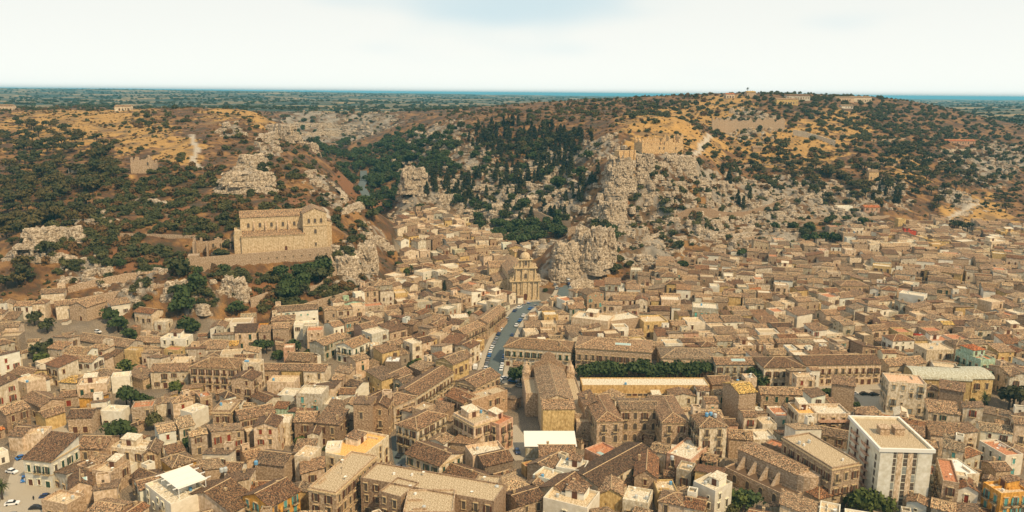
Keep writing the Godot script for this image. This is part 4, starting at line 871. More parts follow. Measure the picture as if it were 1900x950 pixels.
func window_mesh(style: String, trim: Material) -> ArrayMesh:
	# the stone surround, standing proud of the wall; centre of the sill line at the origin, facing +z
	var key := "w%s%d" % [style, trim.get_instance_id()]
	if piece_cache.has(key): return piece_cache[key]
	var b := MB.new()
	var s: Vector2 = WINDOW_SIZE[style]
	var hw := s.x * 0.5
	var t := 0.16 if style != "small" else 0.10
	b.box(Vector3(-hw - t, -0.12, 0.0), Vector3(hw + t, 0.0, 0.26))
	b.box(Vector3(-hw - t, 0.0, 0.0), Vector3(-hw, s.y, 0.16))
	b.box(Vector3(hw, 0.0, 0.0), Vector3(hw + t, s.y, 0.16))
	if style == "arch":
		for k in 6:
			var p := PI * k / 6.0; var q := PI * (k + 1) / 6.0
			for e in [[0.16, 1.0]]:
				var i0 := Vector3(cos(p) * hw, s.y + sin(p) * hw, 0.16); var i1 := Vector3(cos(q) * hw, s.y + sin(q) * hw, 0.16)
				var o0 := Vector3(cos(p) * (hw + t), s.y + sin(p) * (hw + t), 0.16); var o1 := Vector3(cos(q) * (hw + t), s.y + sin(q) * (hw + t), 0.16)
				b.quad(i1, i0, o0, o1)
				b.quad(o1, o0, o0 - Vector3(0, 0, 0.16), o1 - Vector3(0, 0, 0.16))
				b.quad(i0, i1, i1 - Vector3(0, 0, 0.16), i0 - Vector3(0, 0, 0.16))
	else:
		b.box(Vector3(-hw - t, s.y, 0.0), Vector3(hw + t, s.y + t, 0.16))
		if style == "door" or style == "rect":
			b.box(Vector3(-hw - t * 1.7, s.y + t + 0.12, 0.0), Vector3(hw + t * 1.7, s.y + t + 0.30, 0.34))
	var m := b.mesh(trim)
	piece_cache[key] = m
	return m

const WINDOW_SIZE := {"rect": Vector2(1.05, 1.9), "door": Vector2(1.2, 2.5), "small": Vector2(0.8, 0.85), "arch": Vector2(1.5, 2.0), "shop": Vector2(1.7, 2.5), "band": Vector2(1.9, 1.1)}

func pane_mesh(style: String) -> ArrayMesh:
	var key := "p" + style
	if piece_cache.has(key): return piece_cache[key]
	var b := MB.new()
	var s: Vector2 = WINDOW_SIZE[style]
	var hw := s.x * 0.5
	# two leaves with a dark joint between them
	b.box(Vector3(-hw, 0.0, -0.05), Vector3(-0.03, s.y, 0.04))
	b.box(Vector3(0.03, 0.0, -0.05), Vector3(hw, s.y, 0.04))
	b.box(Vector3(-0.03, 0.0, -0.05), Vector3(0.03, s.y, 0.015))
	if style == "arch":
		for k in 6:
			var p := PI * k / 6.0; var q := PI * (k + 1) / 6.0
			b.tri(Vector3(0, s.y, 0.04), Vector3(cos(p) * hw, s.y + sin(p) * hw, 0.04), Vector3(cos(q) * hw, s.y + sin(q) * hw, 0.04))
	var m := b.mesh()
	piece_cache[key] = m
	return m

func open_shutters(style: String, m: Material) -> ArrayMesh:
	# panes painted dark for the unlit inside, between two folded-back leaves
	var key := "o%s%d" % [style, m.get_instance_id()]
	if piece_cache.has(key): return piece_cache[key]
	var s: Vector2 = WINDOW_SIZE[style]
	var hw := s.x * 0.5
	var b := MB.new()
	b.box(Vector3(-hw, 0.0, -0.05), Vector3(-0.04, s.y, 0.02))
	b.box(Vector3(0.04, 0.0, -0.05), Vector3(hw, s.y, 0.02))
	var mesh := b.mesh(M.dark)
	var l := MB.new()
	for k in [-1, 1]:
		var x0: float = k * (hw + 0.10) if k > 0 else -hw - 0.10 - hw * 0.95
		l.box(Vector3(x0, 0.05, 0.17), Vector3(x0 + hw * 0.95, s.y, 0.22))
	l.box(Vector3(-0.04, 0.0, -0.05), Vector3(0.04, s.y, 0.04))
	l.mesh(m, mesh)
	piece_cache[key] = mesh
	return mesh

func balcony_mesh(width: float) -> ArrayMesh:
	var key := "bal%.1f" % width
	if piece_cache.has(key): return piece_cache[key]
	var b := MB.new()
	b.box(Vector3(-width * 0.5, -0.22, 0.0), Vector3(width * 0.5, 0.0, 1.0))
	for s in [-0.8, 0.8]:
		b.box(Vector3(s * width * 0.4 - 0.1, -0.7, 0.0), Vector3(s * width * 0.4 + 0.1, -0.22, 0.6))
	var m := b.mesh(M.trim)
	var r := MB.new()
	var h := width * 0.5 - 0.05
	r.box(Vector3(-h, 0.92, 0.92), Vector3(h, 1.0, 0.98))
	r.box(Vector3(-h, 0.92, 0.0), Vector3(-h + 0.06, 1.0, 0.95))
	r.box(Vector3(h - 0.06, 0.92, 0.0), Vector3(h, 1.0, 0.95))
	var n := int(width / 0.22)
	for k in n + 1:
		var x := lerpf(-h, h - 0.04, float(k) / n)
		r.box(Vector3(x, 0.0, 0.93), Vector3(x + 0.04, 0.92, 0.97), false)
	for k in 4:
		for x in [-h, h - 0.04]: r.box(Vector3(x, 0.0, 0.15 + k * 0.2), Vector3(x + 0.04, 0.92, 0.19 + k * 0.2), false)
	r.mesh(M.iron, m)
	piece_cache[key] = m
	return m

func chimney_mesh() -> ArrayMesh:
	if piece_cache.has("chimney"): return piece_cache.chimney
	var b := MB.new()
	b.box(Vector3(-0.35, -1.2, -0.35), Vector3(0.35, 0.9, 0.35))
	b.box(Vector3(-0.45, 0.9, -0.45), Vector3(0.45, 1.05, 0.45))
	for x in [-0.25, 0.25]: b.box(Vector3(x - 0.1, 1.05, -0.3), Vector3(x + 0.1, 1.3, 0.3))
	b.box(Vector3(-0.45, 1.3, -0.45), Vector3(0.45, 1.42, 0.45))
	piece_cache.chimney = b.mesh(M.mortar)
	return piece_cache.chimney

func antenna_mesh() -> ArrayMesh:
	if piece_cache.has("antenna"): return piece_cache.antenna
	var b := MB.new()
	b.tube(Vector3(0, -1, 0), Vector3(0, 2.6, 0), 0.04, 0.03, 4)
	for k in 4: b.box(Vector3(-0.5 + 0.06 * k, 2.0 + 0.15 * k, -0.02), Vector3(0.5 - 0.06 * k, 2.04 + 0.15 * k, 0.02))
	piece_cache.antenna = b.mesh(M.iron)
	return piece_cache.antenna

# ---------- roofs: each plane is a thick slab; uv in metres along the eave and down the slope
func slab(b: MB, pts: Array, thick: float, off: Vector2):
	var nn: Vector3 = (pts[1] - pts[0]).cross(pts[2] - pts[0]).normalized()
	var e: Vector3 = (pts[1] - pts[0]).normalized()
	var f := nn.cross(e)
	var uv := []
	for p in pts: uv.append(Vector2((p - pts[0]).dot(e), -(p - pts[0]).dot(f)) + off)
	if pts.size() == 4: b.quad(pts[0], pts[1], pts[2], pts[3], uv)
	else: b.tri(pts[0], pts[1], pts[2], uv[0], uv[1], uv[2])
	var dn := Vector3(0, -thick, 0)
	var m := pts.size()
	for i in m:
		var p: Vector3 = pts[i]; var q: Vector3 = pts[(i + 1) % m]
		b.quad(p + dn, q + dn, q, p, [uv[i], uv[(i + 1) % m], uv[(i + 1) % m], uv[i]])
	if m == 4: b.quad(pts[3] + dn, pts[2] + dn, pts[1] + dn, pts[0] + dn)
	else: b.tri(pts[2] + dn, pts[1] + dn, pts[0] + dn)

func roof_shape(b: MB, ridge: MB, kind: String, w: float, l: float, h: float, rise: float, off: Vector2, over := 0.35):
	var a := w * 0.5 + over; var c := l * 0.5 + over
	var th := 0.2
	var y := h + 0.06
	match kind:
		"gx":
			var dy := rise * (c / (l * 0.5) - 1.0)
			var y0 := y - dy; var y1 := y + rise
			slab(b, [Vector3(-a, y0, c), Vector3(a, y0, c), Vector3(a, y1, 0), Vector3(-a, y1, 0)], th, off)
			slab(b, [Vector3(a, y0, -c), Vector3(-a, y0, -c), Vector3(-a, y1, 0), Vector3(a, y1, 0)], th, off + Vector2(3, 5))
			ridge_bar(ridge, Vector3(-a, y1, 0), Vector3(a, y1, 0))
		"gz":
			var dy := rise * (a / (w * 0.5) - 1.0)
			var y0 := y - dy; var y1 := y + rise
			slab(b, [Vector3(a, y0, c), Vector3(a, y0, -c), Vector3(0, y1, -c), Vector3(0, y1, c)], th, off)
			slab(b, [Vector3(-a, y0, -c), Vector3(-a, y0, c), Vector3(0, y1, c), Vector3(0, y1, -c)], th, off + Vector2(3, 5))
			ridge_bar(ridge, Vector3(0, y1, -c), Vector3(0, y1, c))
		"hip":
			var y0 := y - 0.08; var y1 := y + rise
			if a >= c:
				var q := maxf(a - c, 0.01)
				slab(b, [Vector3(-a, y0, c), Vector3(a, y0, c), Vector3(q, y1, 0), Vector3(-q, y1, 0)], th, off)
				slab(b, [Vector3(a, y0, -c), Vector3(-a, y0, -c), Vector3(-q, y1, 0), Vector3(q, y1, 0)], th, off + Vector2(3, 5))
				slab(b, [Vector3(a, y0, c), Vector3(a, y0, -c), Vector3(q, y1, 0)], th, off + Vector2(7, 2))
				slab(b, [Vector3(-a, y0, -c), Vector3(-a, y0, c), Vector3(-q, y1, 0)], th, off + Vector2(5, 8))
				ridge_bar(ridge, Vector3(-q, y1, 0), Vector3(q, y1, 0))
				for s in [-1, 1]:
					for t in [-1, 1]: ridge_bar(ridge, Vector3(s * a, y0, t * c), Vector3(s * q, y1, 0))
			else:
				var q := maxf(c - a, 0.01)
				slab(b, [Vector3(a, y0, c), Vector3(a, y0, -c), Vector3(0, y1, -q), Vector3(0, y1, q)], th, off)
				slab(b, [Vector3(-a, y0, -c), Vector3(-a, y0, c), Vector3(0, y1, q), Vector3(0, y1, -q)], th, off + Vector2(3, 5))
				slab(b, [Vector3(-a, y0, c), Vector3(a, y0, c), Vector3(0, y1, q)], th, off + Vector2(7, 2))
				slab(b, [Vector3(a, y0, -c), Vector3(-a, y0, -c), Vector3(0, y1, -q)], th, off + Vector2(5, 8))
				ridge_bar(ridge, Vector3(0, y1, -q), Vector3(0, y1, q))
				for s in [-1, 1]:
					for t in [-1, 1]: ridge_bar(ridge, Vector3(s * a, y0, t * c), Vector3(0, y1, t * q))
		"sf": slab(b, [Vector3(-a, y - 0.1, c), Vector3(a, y - 0.1, c), Vector3(a, y + rise + 0.1, -c), Vector3(-a, y + rise + 0.1, -c)], th, off)
		"sb": slab(b, [Vector3(a, y - 0.1, -c), Vector3(-a, y - 0.1, -c), Vector3(-a, y + rise + 0.1, c), Vector3(a, y + rise + 0.1, c)], th, off)
		"sl": slab(b, [Vector3(-a, y - 0.1, -c), Vector3(-a, y - 0.1, c), Vector3(a, y + rise + 0.1, c), Vector3(a, y + rise + 0.1, -c)], th, off)
		"sr": slab(b, [Vector3(a, y - 0.1, c), Vector3(a, y - 0.1, -c), Vector3(-a, y + rise + 0.1, -c), Vector3(-a, y + rise + 0.1, c)], th, off)
		"barrel":
			for k in 10:
				var p := PI * k / 10.0; var q := PI * (k + 1) / 10.0
				slab(b, [Vector3(-a, y + sin(p) * rise, cos(p) * c), Vector3(a, y + sin(p) * rise, cos(p) * c), Vector3(a, y + sin(q) * rise, cos(q) * c), Vector3(-a, y + sin(q) * rise, cos(q) * c)], 0.15, off)

func ridge_bar(b: MB, p: Vector3, q: Vector3):
	# a line of ridge tiles bedded in mortar
	if p.distance_to(q) < 0.5: return
	var e := (q - p).normalized()
	var s := e.cross(Vector3.UP).normalized() * 0.17
	var u := Vector3(0, 0.13, 0)
	var d := Vector3(0, -0.06, 0)
	b.quad(p + s + d, q + s + d, q + u, p + u)
	b.quad(p + u, q + u, q - s + d, p - s + d)

func wall_shape(b: MB, kind: String, w: float, l: float, h: float, rise: float, deep: float):
	var a := w * 0.5; var c := l * 0.5
	var y := -deep
	var tops := [h, h, h, h]    # front-left, front-right, back-right, back-left
	match kind:
		"sf": tops = [h, h, h + rise, h + rise]
		"sb": tops = [h + rise, h + rise, h, h]
		"sl": tops = [h, h + rise, h + rise, h]
		"sr": tops = [h + rise, h, h, h + rise]
	var p := [Vector3(-a, y, c), Vector3(a, y, c), Vector3(a, y, -c), Vector3(-a, y, -c)]
	for i in 4:
		var j := (i + 1) % 4
		var pt: Vector3 = p[i]; var qt: Vector3 = p[j]
		b.quad(p[i], p[j], Vector3(qt.x, tops[j], qt.z), Vector3(pt.x, tops[i], pt.z))
	if kind == "gx":
		b.tri(Vector3(a, h, c), Vector3(a, h, -c), Vector3(a, h + rise, 0))
		b.tri(Vector3(-a, h, -c), Vector3(-a, h, c), Vector3(-a, h + rise, 0))
	elif kind == "gz":
		b.tri(Vector3(-a, h, c), Vector3(a, h, c), Vector3(0, h + rise, c))
		b.tri(Vector3(a, h, -c), Vector3(-a, h, -c), Vector3(0, h + rise, -c))
	elif kind == "barrel":
		for k in 10:
			var u := PI * k / 10.0; var v := PI * (k + 1) / 10.0
			b.tri(Vector3(a, h, 0), Vector3(a, h + sin(u) * rise, cos(u) * c), Vector3(a, h + sin(v) * rise, cos(v) * c))
			b.tri(Vector3(-a, h, 0), Vector3(-a, h + sin(v) * rise, cos(v) * c), Vector3(-a, h + sin(u) * rise, cos(u) * c))
	elif kind == "flat":
		# the parapet is the wall carried up, with its own thickness
		var t := 0.28
		var u := h + rise
		b.quad(Vector3(-a, h, c), Vector3(a, h, c), Vector3(a, u, c), Vector3(-a, u, c))
		b.quad(Vector3(a, h, c), Vector3(a, h, -c), Vector3(a, u, -c), Vector3(a, u, c))
		b.quad(Vector3(a, h, -c), Vector3(-a, h, -c), Vector3(-a, u, -c), Vector3(a, u, -c))
		b.quad(Vector3(-a, h, -c), Vector3(-a, h, c), Vector3(-a, u, c), Vector3(-a, u, -c))
		var ai := a - t; var ci := c - t
		b.quad(Vector3(-a, u, c), Vector3(a, u, c), Vector3(ai, u, ci), Vector3(-ai, u, ci))
		b.quad(Vector3(a, u, c), Vector3(a, u, -c), Vector3(ai, u, -ci), Vector3(ai, u, ci))
		b.quad(Vector3(a, u, -c), Vector3(-a, u, -c), Vector3(-ai, u, -ci), Vector3(ai, u, -ci))
		b.quad(Vector3(-a, u, -c), Vector3(-a, u, c), Vector3(-ai, u, ci), Vector3(-ai, u, -ci))
		b.quad(Vector3(ai, h, ci), Vector3(-ai, h, ci), Vector3(-ai, u, ci), Vector3(ai, u, ci))
		b.quad(Vector3(ai, h, -ci), Vector3(ai, h, ci), Vector3(ai, u, ci), Vector3(ai, u, -ci))
		b.quad(Vector3(-ai, h, -ci), Vector3(ai, h, -ci), Vector3(ai, u, -ci), Vector3(-ai, u, -ci))
		b.quad(Vector3(-ai, h, ci), Vector3(-ai, h, -ci), Vector3(-ai, u, -ci), Vector3(-ai, u, ci))

func flat_floor(b: MB, w: float, l: float, h: float):
	var a := w * 0.5 - 0.27; var c := l * 0.5 - 0.27
	b.quad(Vector3(-a, h + 0.02, c), Vector3(a, h + 0.02, c), Vector3(a, h + 0.02, -c), Vector3(-a, h + 0.02, -c))

func flat_material(tone: String) -> Material:
	match tone:
		"terrace": return M.terrace
		"terrace_white": return M.terrace_white
		"terrace_grey": return M.terrace_grey
		"terrace_red": return M.terrace_red
		"white": return M.white
		"white_t": return M.terrace_white
		"honey_t": return M.honey_floor
		"pinkroof": return M.pink_floor
	return M.terrace

func roof_material(tone: String) -> Material:
	if tone == "sheet": return M.white
	if tone == "vault": return M.vault
	if M.roofs.has(tone): return M.roofs[tone]
	return flat_material(tone)

func wall_material(wall: String) -> Material:
	return M.walls.get(wall, M.walls.cream)

func ring_band(b: MB, w: float, l: float, y: float, tall: float, out: float):
	var a := w * 0.5; var c := l * 0.5
	b.box(Vector3(-a - out, y, c), Vector3(a + out, y + tall, c + out))
	b.box(Vector3(-a - out, y, -c - out), Vector3(a + out, y + tall, -c))
	b.box(Vector3(a, y, -c), Vector3(a + out, y + tall, c))
	b.box(Vector3(-a - out, y, -c), Vector3(-a, y + tall, c))

func own_tone(r: RandomNumberGenerator, spread: float) -> Color:
	# each house has its own batch of clay or plaster
	var f := clampf(1.0 + spread * r.randfn(), 0.62, 1.38)
	var w := 0.05 * r.randfn()
	return Color(f * (1.0 + w), f, f * (1.0 - w))

# the openings of one wall face; returns [position, turn, style] for each
func face_openings(r: RandomNumberGenerator, wide: float, storeys: int, h: float, pitch: float, arch: bool, grand: bool) -> Array:
	var out := []
	var n := maxi(1, int((wide - 0.8) / pitch))
	if wide < 2.6: return out
	var floor_h := h / storeys
	for s in storeys:
		for k in n:
			if not grand and r.randf() < 0.22: continue
			var x := (k + 0.5) / n * (wide - 0.6) - (wide - 0.6) * 0.5
			if not grand: x += r.randf_range(-0.3, 0.3)
			var y := s * floor_h
			var style := "rect"
			if s == 0:
				style = "arch" if arch else ("shop" if r.randf() < 0.55 else "rect")
				y += 0.15 if style != "rect" else 1.0
			elif grand or r.randf() < 0.5:
				style = "arch" if arch and s == 1 else "door"
				y += 0.25
			else:
				style = "rect" if r.randf() < 0.7 else "small"
				y += 0.9
			if y + WINDOW_SIZE[style].y + 0.6 + (WINDOW_SIZE[style].x * 0.5 if style == "arch" else 0.0) > h: 
				if floor_h < 2.9: style = "small"
				y = h - WINDOW_SIZE[style].y - (1.2 if style == "arch" else 0.75)
				if y < 0.1: continue
			out.append([x, y, style, s])
	return out

var COLOUR_WORD := {"cream": "cream", "pale": "pale", "white": "white", "sand": "sand-coloured", "stone": "grey stone", "brown": "brown stone", "yellow": "yellow", "ochre": "ochre", "pink": "pink", "mint": "mint green", "grey": "grey-white", "red": "red"}
var TONE_WORD := {"brown": "brown", "dark": "dark brown", "russet": "russet", "tan": "tan", "grey": "greyish", "dusty": "dusty beige", "orange": "orange", "ember": "red", "honey": "honey", "terrace": "buff", "terrace_white": "whitish", "terrace_grey": "grey", "terrace_red": "reddish"}

func build_house(x: float, d: float, turn: float, w: float, l: float, h: float, roof: String, rise: float, wall: String, tone: String, storeys: int, shut: String, flags: String, label: String, called: String, category: String, group: String, detail: int) -> Node3D:
	var r := RandomNumberGenerator.new()
	r.seed = hash(Vector3(x, d, w))
	var g := smooth_height(x, d)
	var o := base(called, Vector3(x, g, -d), turn)
	tag(o, label, category, group)
	var low := g
	for s in [[-1, -1], [1, -1], [1, 1], [-1, 1]]:
		var q: Vector3 = o.transform * Vector3(s[0] * w * 0.5, 0, s[1] * l * 0.5)
		low = minf(low, ground_y(q.x, -q.z))
	var wm := wall_material(wall)
	var b := MB.new()
	b.col = own_tone(r, 0.10)
	wall_shape(b, roof, w, l, h, rise, g - low + 1.0)
	put("walls", b.mesh(wm), o)
	var rf := MB.new(); var rd := MB.new()
	rf.col = own_tone(r, 0.17)
	if roof == "flat":
		flat_floor(rf, w, l, h)
		put("roof", rf.mesh(flat_material(tone)), o)
	else:
		roof_shape(rf, rd, roof, w, l, h, rise, Vector2(r.randf(), r.randf()) * 11.0, 0.45 if detail > 1 else 0.35)
		var ro := put("roof", rf.mesh(roof_material(tone)), o)
		if rd.v.size(): put("ridge", rd.mesh(M.mortar), ro)
	if "c" in flags:
		var cb := MB.new()
		ring_band(cb, w, l, h - 0.55, 0.42, 0.3)
		put("cornice", cb.mesh(M.trim), o)
		if storeys > 1:
			var sb := MB.new()
			ring_band(sb, w, l, h / storeys - 0.1, 0.22, 0.12)
			put("string_course", sb.mesh(M.trim), o)
	# openings on the walls that face the drone's side of the town
	if not "n" in flags and not "T" in flags and not "S" in flags:
		var grand := "c" in flags or "b" in flags
		var pitch := 3.0 if grand else 3.4
		if "a" in flags: pitch = 3.4
		var sides := [[0.0, w, l * 0.5], [PI * 0.5, l, w * 0.5], [-PI * 0.5, l, w * 0.5]]
		for s in sides:
			var nn: Vector3 = o.transform.basis * Vector3(sin(s[0]), 0, cos(s[0]))
			var to := Vector3(-x, 0, d).normalized()
			if nn.dot(to) < 0.12: continue
			if s[0] != 0.0 and not grand and r.randf() < 0.35: continue
			for q in face_openings(r, s[1], storeys, h, pitch, "a" in flags, grand):
				var bas := Basis(Vector3.UP, s[0])
				var p: Vector3 = bas * Vector3(q[0], q[1], s[2] + 0.01)
				var win := put("window" if q[2] != "shop" and q[2] != "arch" else ("doorway" if q[3] == 0 else "window"), window_mesh(q[2], M.trim_white if wall == "white" else M.trim), o, null, p, s[0])
				var sm: Material = M.shut.get(shut, M.dark)
				if r.randf() < 0.3: sm = M.dark  # open window: the unlit room is painted as a dark pane
				if q[3] == 0 and r.randf() < 0.5: sm = M.shut.brown
				if q[2] in ["rect", "door"] and r.randf() < 0.4: put("shutter_dark_pane", open_shutters(q[2], M.shut.get(shut, M.shut.brown) if shut != "dark" else M.shut.brown), win)
				else: put("shutter_dark_pane", pane_mesh(q[2]), win, sm)
				if ("b" in flags and q[3] > 0 and q[2] == "door") or (detail > 0 and q[2] == "door" and r.randf() < 0.3):
					put("balcony", balcony_mesh(2.1), o, null, p, s[0])
	if roof != "flat" and roof != "barrel" and tone != "sheet" and r.randf() < 0.55:
		var cx := r.randf_range(-0.35, 0.35) * w; var cz := r.randf_range(-0.35, 0.35) * l
		put("chimney", chimney_mesh(), o, null, Vector3(cx, h + rise * 0.55, cz))
	if tone != "sheet" and r.randf() < 0.35:
		put("antenna", antenna_mesh(), o, null, Vector3(r.randf_range(-0.3, 0.3) * w, h + rise * 0.5, r.randf_range(-0.3, 0.3) * l), r.randf() * 3.0)
	if roof == "flat" and not "T" in flags and ("s" in flags or (w > 7.0 and l > 6.0 and r.randf() < 0.3 and not "S" in flags and h < 11.5)):
		var hw := minf(w * 0.22, 3.0); var hl := minf(l * 0.22, 2.4)
		var hb := MB.new()
		hb.box(Vector3(-hw, 0, -hl), Vector3(hw, 2.5, hl), false)
		var hut := put("stair_hut", hb.mesh(wm), o, null, Vector3(r.randf_range(-0.2, 0.2) * w, h + 0.02, -l * 0.18))
		var hr := MB.new(); var hd := MB.new()
		roof_shape(hr, hd, "sf", hw * 2.0, hl * 2.0, 2.5, 0.5, Vector2.ZERO, 0.2)
		put("hut_roof", hr.mesh(M.roofs.brown if r.randf() < 0.6 else M.terrace_white), hut)
		put("hut_door", pane_mesh("shop"), hut, M.shut.brown, Vector3(0, 0.05, hl + 0.06))
	if roof in ["gx", "gz", "hip", "sf", "sb"] and w > 5.5 and l > 5.5 and tone != "sheet" and not "c" in flags:
		if r.randf() < 0.24:
			# a flat-topped room built up through the tiles
			var hw := r.randf_range(1.1, 1.9); var hl := r.randf_range(1.0, 1.7)
			var rb := MB.new()
			rb.col = own_tone(r, 0.1)
			wall_shape(rb, "flat", hw * 2.0, hl * 2.0, rise * 0.5 + r.randf_range(1.2, 2.2), 0.35, 0.8)
			var side := -1.0 if r.randf() < 0.5 else 1.0
			var room := put("roof_room", rb.mesh(wall_material(["pale", "cream", "white", wall][r.randi() % 4])), o, null, Vector3(side * (w * 0.5 - hw - 0.2), h, -(l * 0.5 - hl - 0.2)))
			var rt := MB.new()
			flat_floor(rt, hw * 2.0, hl * 2.0, rise * 0.5 + 1.2)
			put("room_terrace", rt.mesh(M.terrace), room)
			put("room_opening", pane_mesh("small"), room, M.dark, Vector3(0, rise * 0.5 + 0.1, hl + 0.06))
		if r.randf() < 0.3 and storeys > 1:
			# lean-to against the front
			var aw := w * r.randf_range(0.3, 0.55); var al := r.randf_range(1.8, 2.8)
			var ab := MB.new()
			ab.col = own_tone(r, 0.1)
			var ah := minf(h * 0.5, 3.4)
			wall_shape(ab, "sf", aw, al, ah, al * 0.2, g - low + 1.0)
			var ax := r.randf_range(-0.5, 0.5) * (w - aw)
			var lean := put("lean_to", ab.mesh(wm), o, null, Vector3(ax, 0, l * 0.5 + al * 0.5 - 0.02))
			var ar := MB.new(); var ad := MB.new()
			ar.col = own_tone(r, 0.17)
			roof_shape(ar, ad, "sf", aw, al, ah, al * 0.2, Vector2(r.randf(), r.randf()) * 11.0, 0.15)
			put("lean_to_roof", ar.mesh(roof_material(["brown", "tan", "dark", "grey"][r.randi() % 4])), lean)
	if roof == "flat" and detail > 0 and not "T" in flags:
		for k in r.randi_range(1, 4):
			var p := Vector3(r.randf_range(-0.38, 0.38) * w, h + 0.02, r.randf_range(-0.38, 0.38) * l)
			var cb := MB.new()
			match r.randi() % 4:
				0:
					cb.box(Vector3(-0.4, 0, -0.25), Vector3(0.4, 0.7, 0.25))
					put("air_unit", cb.mesh(M.white), o, null, p, r.randf() * 3.0)
				1:
					cb.box(Vector3(-0.12, 0, -minf(l * 0.2, 2.0)), Vector3(0.12, 0.7, minf(l * 0.2, 2.0)))
					put("low_wall", cb.mesh(wm), o, null, p, 0.0 if r.randf() < 0.5 else PI * 0.5)
				2:
					cb.lathe([Vector2(0.0, 0.0), Vector2(0.5, 0.0), Vector2(0.52, 1.0), Vector2(0.3, 1.15), Vector2(0.0, 1.2)], 10)
					put("cistern", cb.mesh(M.tank_blue if r.randf() < 0.3 else M.tank_grey), o, null, p)
				3:
					cb.tube(Vector3(0, 0, 0), Vector3(0, 1.1, 0), 0.05, 0.05, 4)
					cb.lathe([Vector2(0.0, 1.0), Vector2(0.3, 1.08), Vector2(0.5, 1.28)], 10)
					put("dish_aerial", cb.mesh(M.white), o, null, p)
	if "k" in flags:
		# glazed skylight lying on the roof slope, on an upstand
		var sb := MB.new()
		var kw := minf(w * 0.35, 7.0)
		var n := int(kw / 1.0)
		for k in n:
			sb.box(Vector3(-kw * 0.5 + k * kw / n + 0.05, 0, -0.7), Vector3(-kw * 0.5 + (k + 1) * kw / n - 0.05, 0.25, 0.7))
		var sk := put("skylight", sb.mesh(M.glass_roof), o, null, Vector3(w * 0.12, h + rise * 0.45 + (0.25 if roof != "flat" else -0.2), l * 0.24))
		if roof != "flat": sk.rotation.x = atan2(rise, l * 0.5)
		var fb := MB.new()
		fb.box(Vector3(-kw * 0.5 - 0.15, -0.25, -0.85), Vector3(kw * 0.5 + 0.15, 0.12, 0.85))
		put("skylight_frame", fb.mesh(M.white), sk)
	return o

# ---------- the buildings one can single out
func build_landmarks():
	M.walls.church = worn(0.49, 0.395, 0.265, M.stain, 1.0 / 8.0, M.bump, 0.6)
	M.honey_floor = worn(0.66, 0.40, 0.14, M.stain, 1.0 / 5.0)
	M.pink_floor = worn(0.58, 0.40, 0.28, M.stain, 1.0 / 5.0)
	M.vault = worn(0.40, 0.41, 0.35, M.stain, 1.0 / 8.0)
	M.walls.snow = worn(0.50, 0.49, 0.44, M.soft, 1.0 / 14.0)
	M.walls.tower = worn(0.58, 0.55, 0.45, M.soft, 1.0 / 14.0)
	M.shut.turq = plain(0.12, 0.50, 0.46, 0.6)
	M.shut.grey = plain(0.24, 0.25, 0.22, 0.7)
	M.shut.ochre = plain(0.50, 0.20, 0.03, 0.7)
	build_streets()
	hillside_church()
	domed_church()
	nave_church()
	ruined_church()
	gabled_chapel()
	for q in BUILDINGS:
		var big: bool = q[5] >= 9.0 and q[3] > 9.0
		var o := build_house(q[0], q[1], q[2], q[3], q[4], q[5], q[6], q[7], q[8], q[9], q[10], q[11], q[12], q[13], "palace" if "c" in q[12] else ("apartment_block" if q[10] > 3 else "town_house"), "palace" if "c" in q[12] else ("apartment block" if q[10] > 3 else "house"), "", 2)
		reserve(q[0], -q[1], q[3], q[4], q[2])
		if "T" in q[12]: tower_front(o, q[3], q[4], q[5])
		if "S" in q[12]: window_bands(o, q[3], q[4], q[5])
		if "B" in q[12]: long_balconies(o, q[3], q[4], q[5])
		if "G" in q[12]: upper_floor(o, q[3], q[4], q[5])
	for q in CLEAR: reserve(q[0], -q[1], q[2], q[3], q[4])
	rooftop_things()

# open ground inside the town: x, distance, width, depth, turn
var CLEAR := [[48.5, 270, 15, 12, 0.0], [66, 335, 82, 24, 0.0], [-153, 280, 12, 15, 0.4], [-156, 309, 16, 13, 0.2], [-151, 329, 12, 8, 0.1], [-45, 230, 8, 9, 0.0], [204, 301, 16, 16, 0.0], [0, 341, 20, 20, 0.0], [-219, 384, 10, 7, -0.3], [-165, 245, 24, 46, -0.4], [-160, 222, 26, 26, 0.0], [104, 228, 26, 10, -0.6], [-83, 343, 12, 8, 0.0], [24, 475, 16, 16, 0.5], [34, 480, 20, 30, 0.0], [36, 462, 24, 18, 0.0], [130, 341, 86, 6, 0.0]]

func upper_floor(o: Node3D, w: float, l: float, h: float):
	var b := MB.new()
	b.box(Vector3(-w * 0.4, 0, -l * 0.25), Vector3(w * 0.4, 3.4, l * 0.25), false)
	var u := put("upper_floor", b.mesh(M.walls.mint), o, null, Vector3(0, h + 0.02, -l * 0.12))
	var r := MB.new(); var d := MB.new()
	roof_shape(r, d, "hip", w * 0.8, l * 0.5, 3.4, 1.4, Vector2(2, 3))
	put("upper_roof", r.mesh(M.roofs.ember), u)
	for x in [-0.2, 0.2]: put("upper_window", pane_mesh("rect"), u, M.dark, Vector3(x * w, 0.8, l * 0.25 + 0.06))

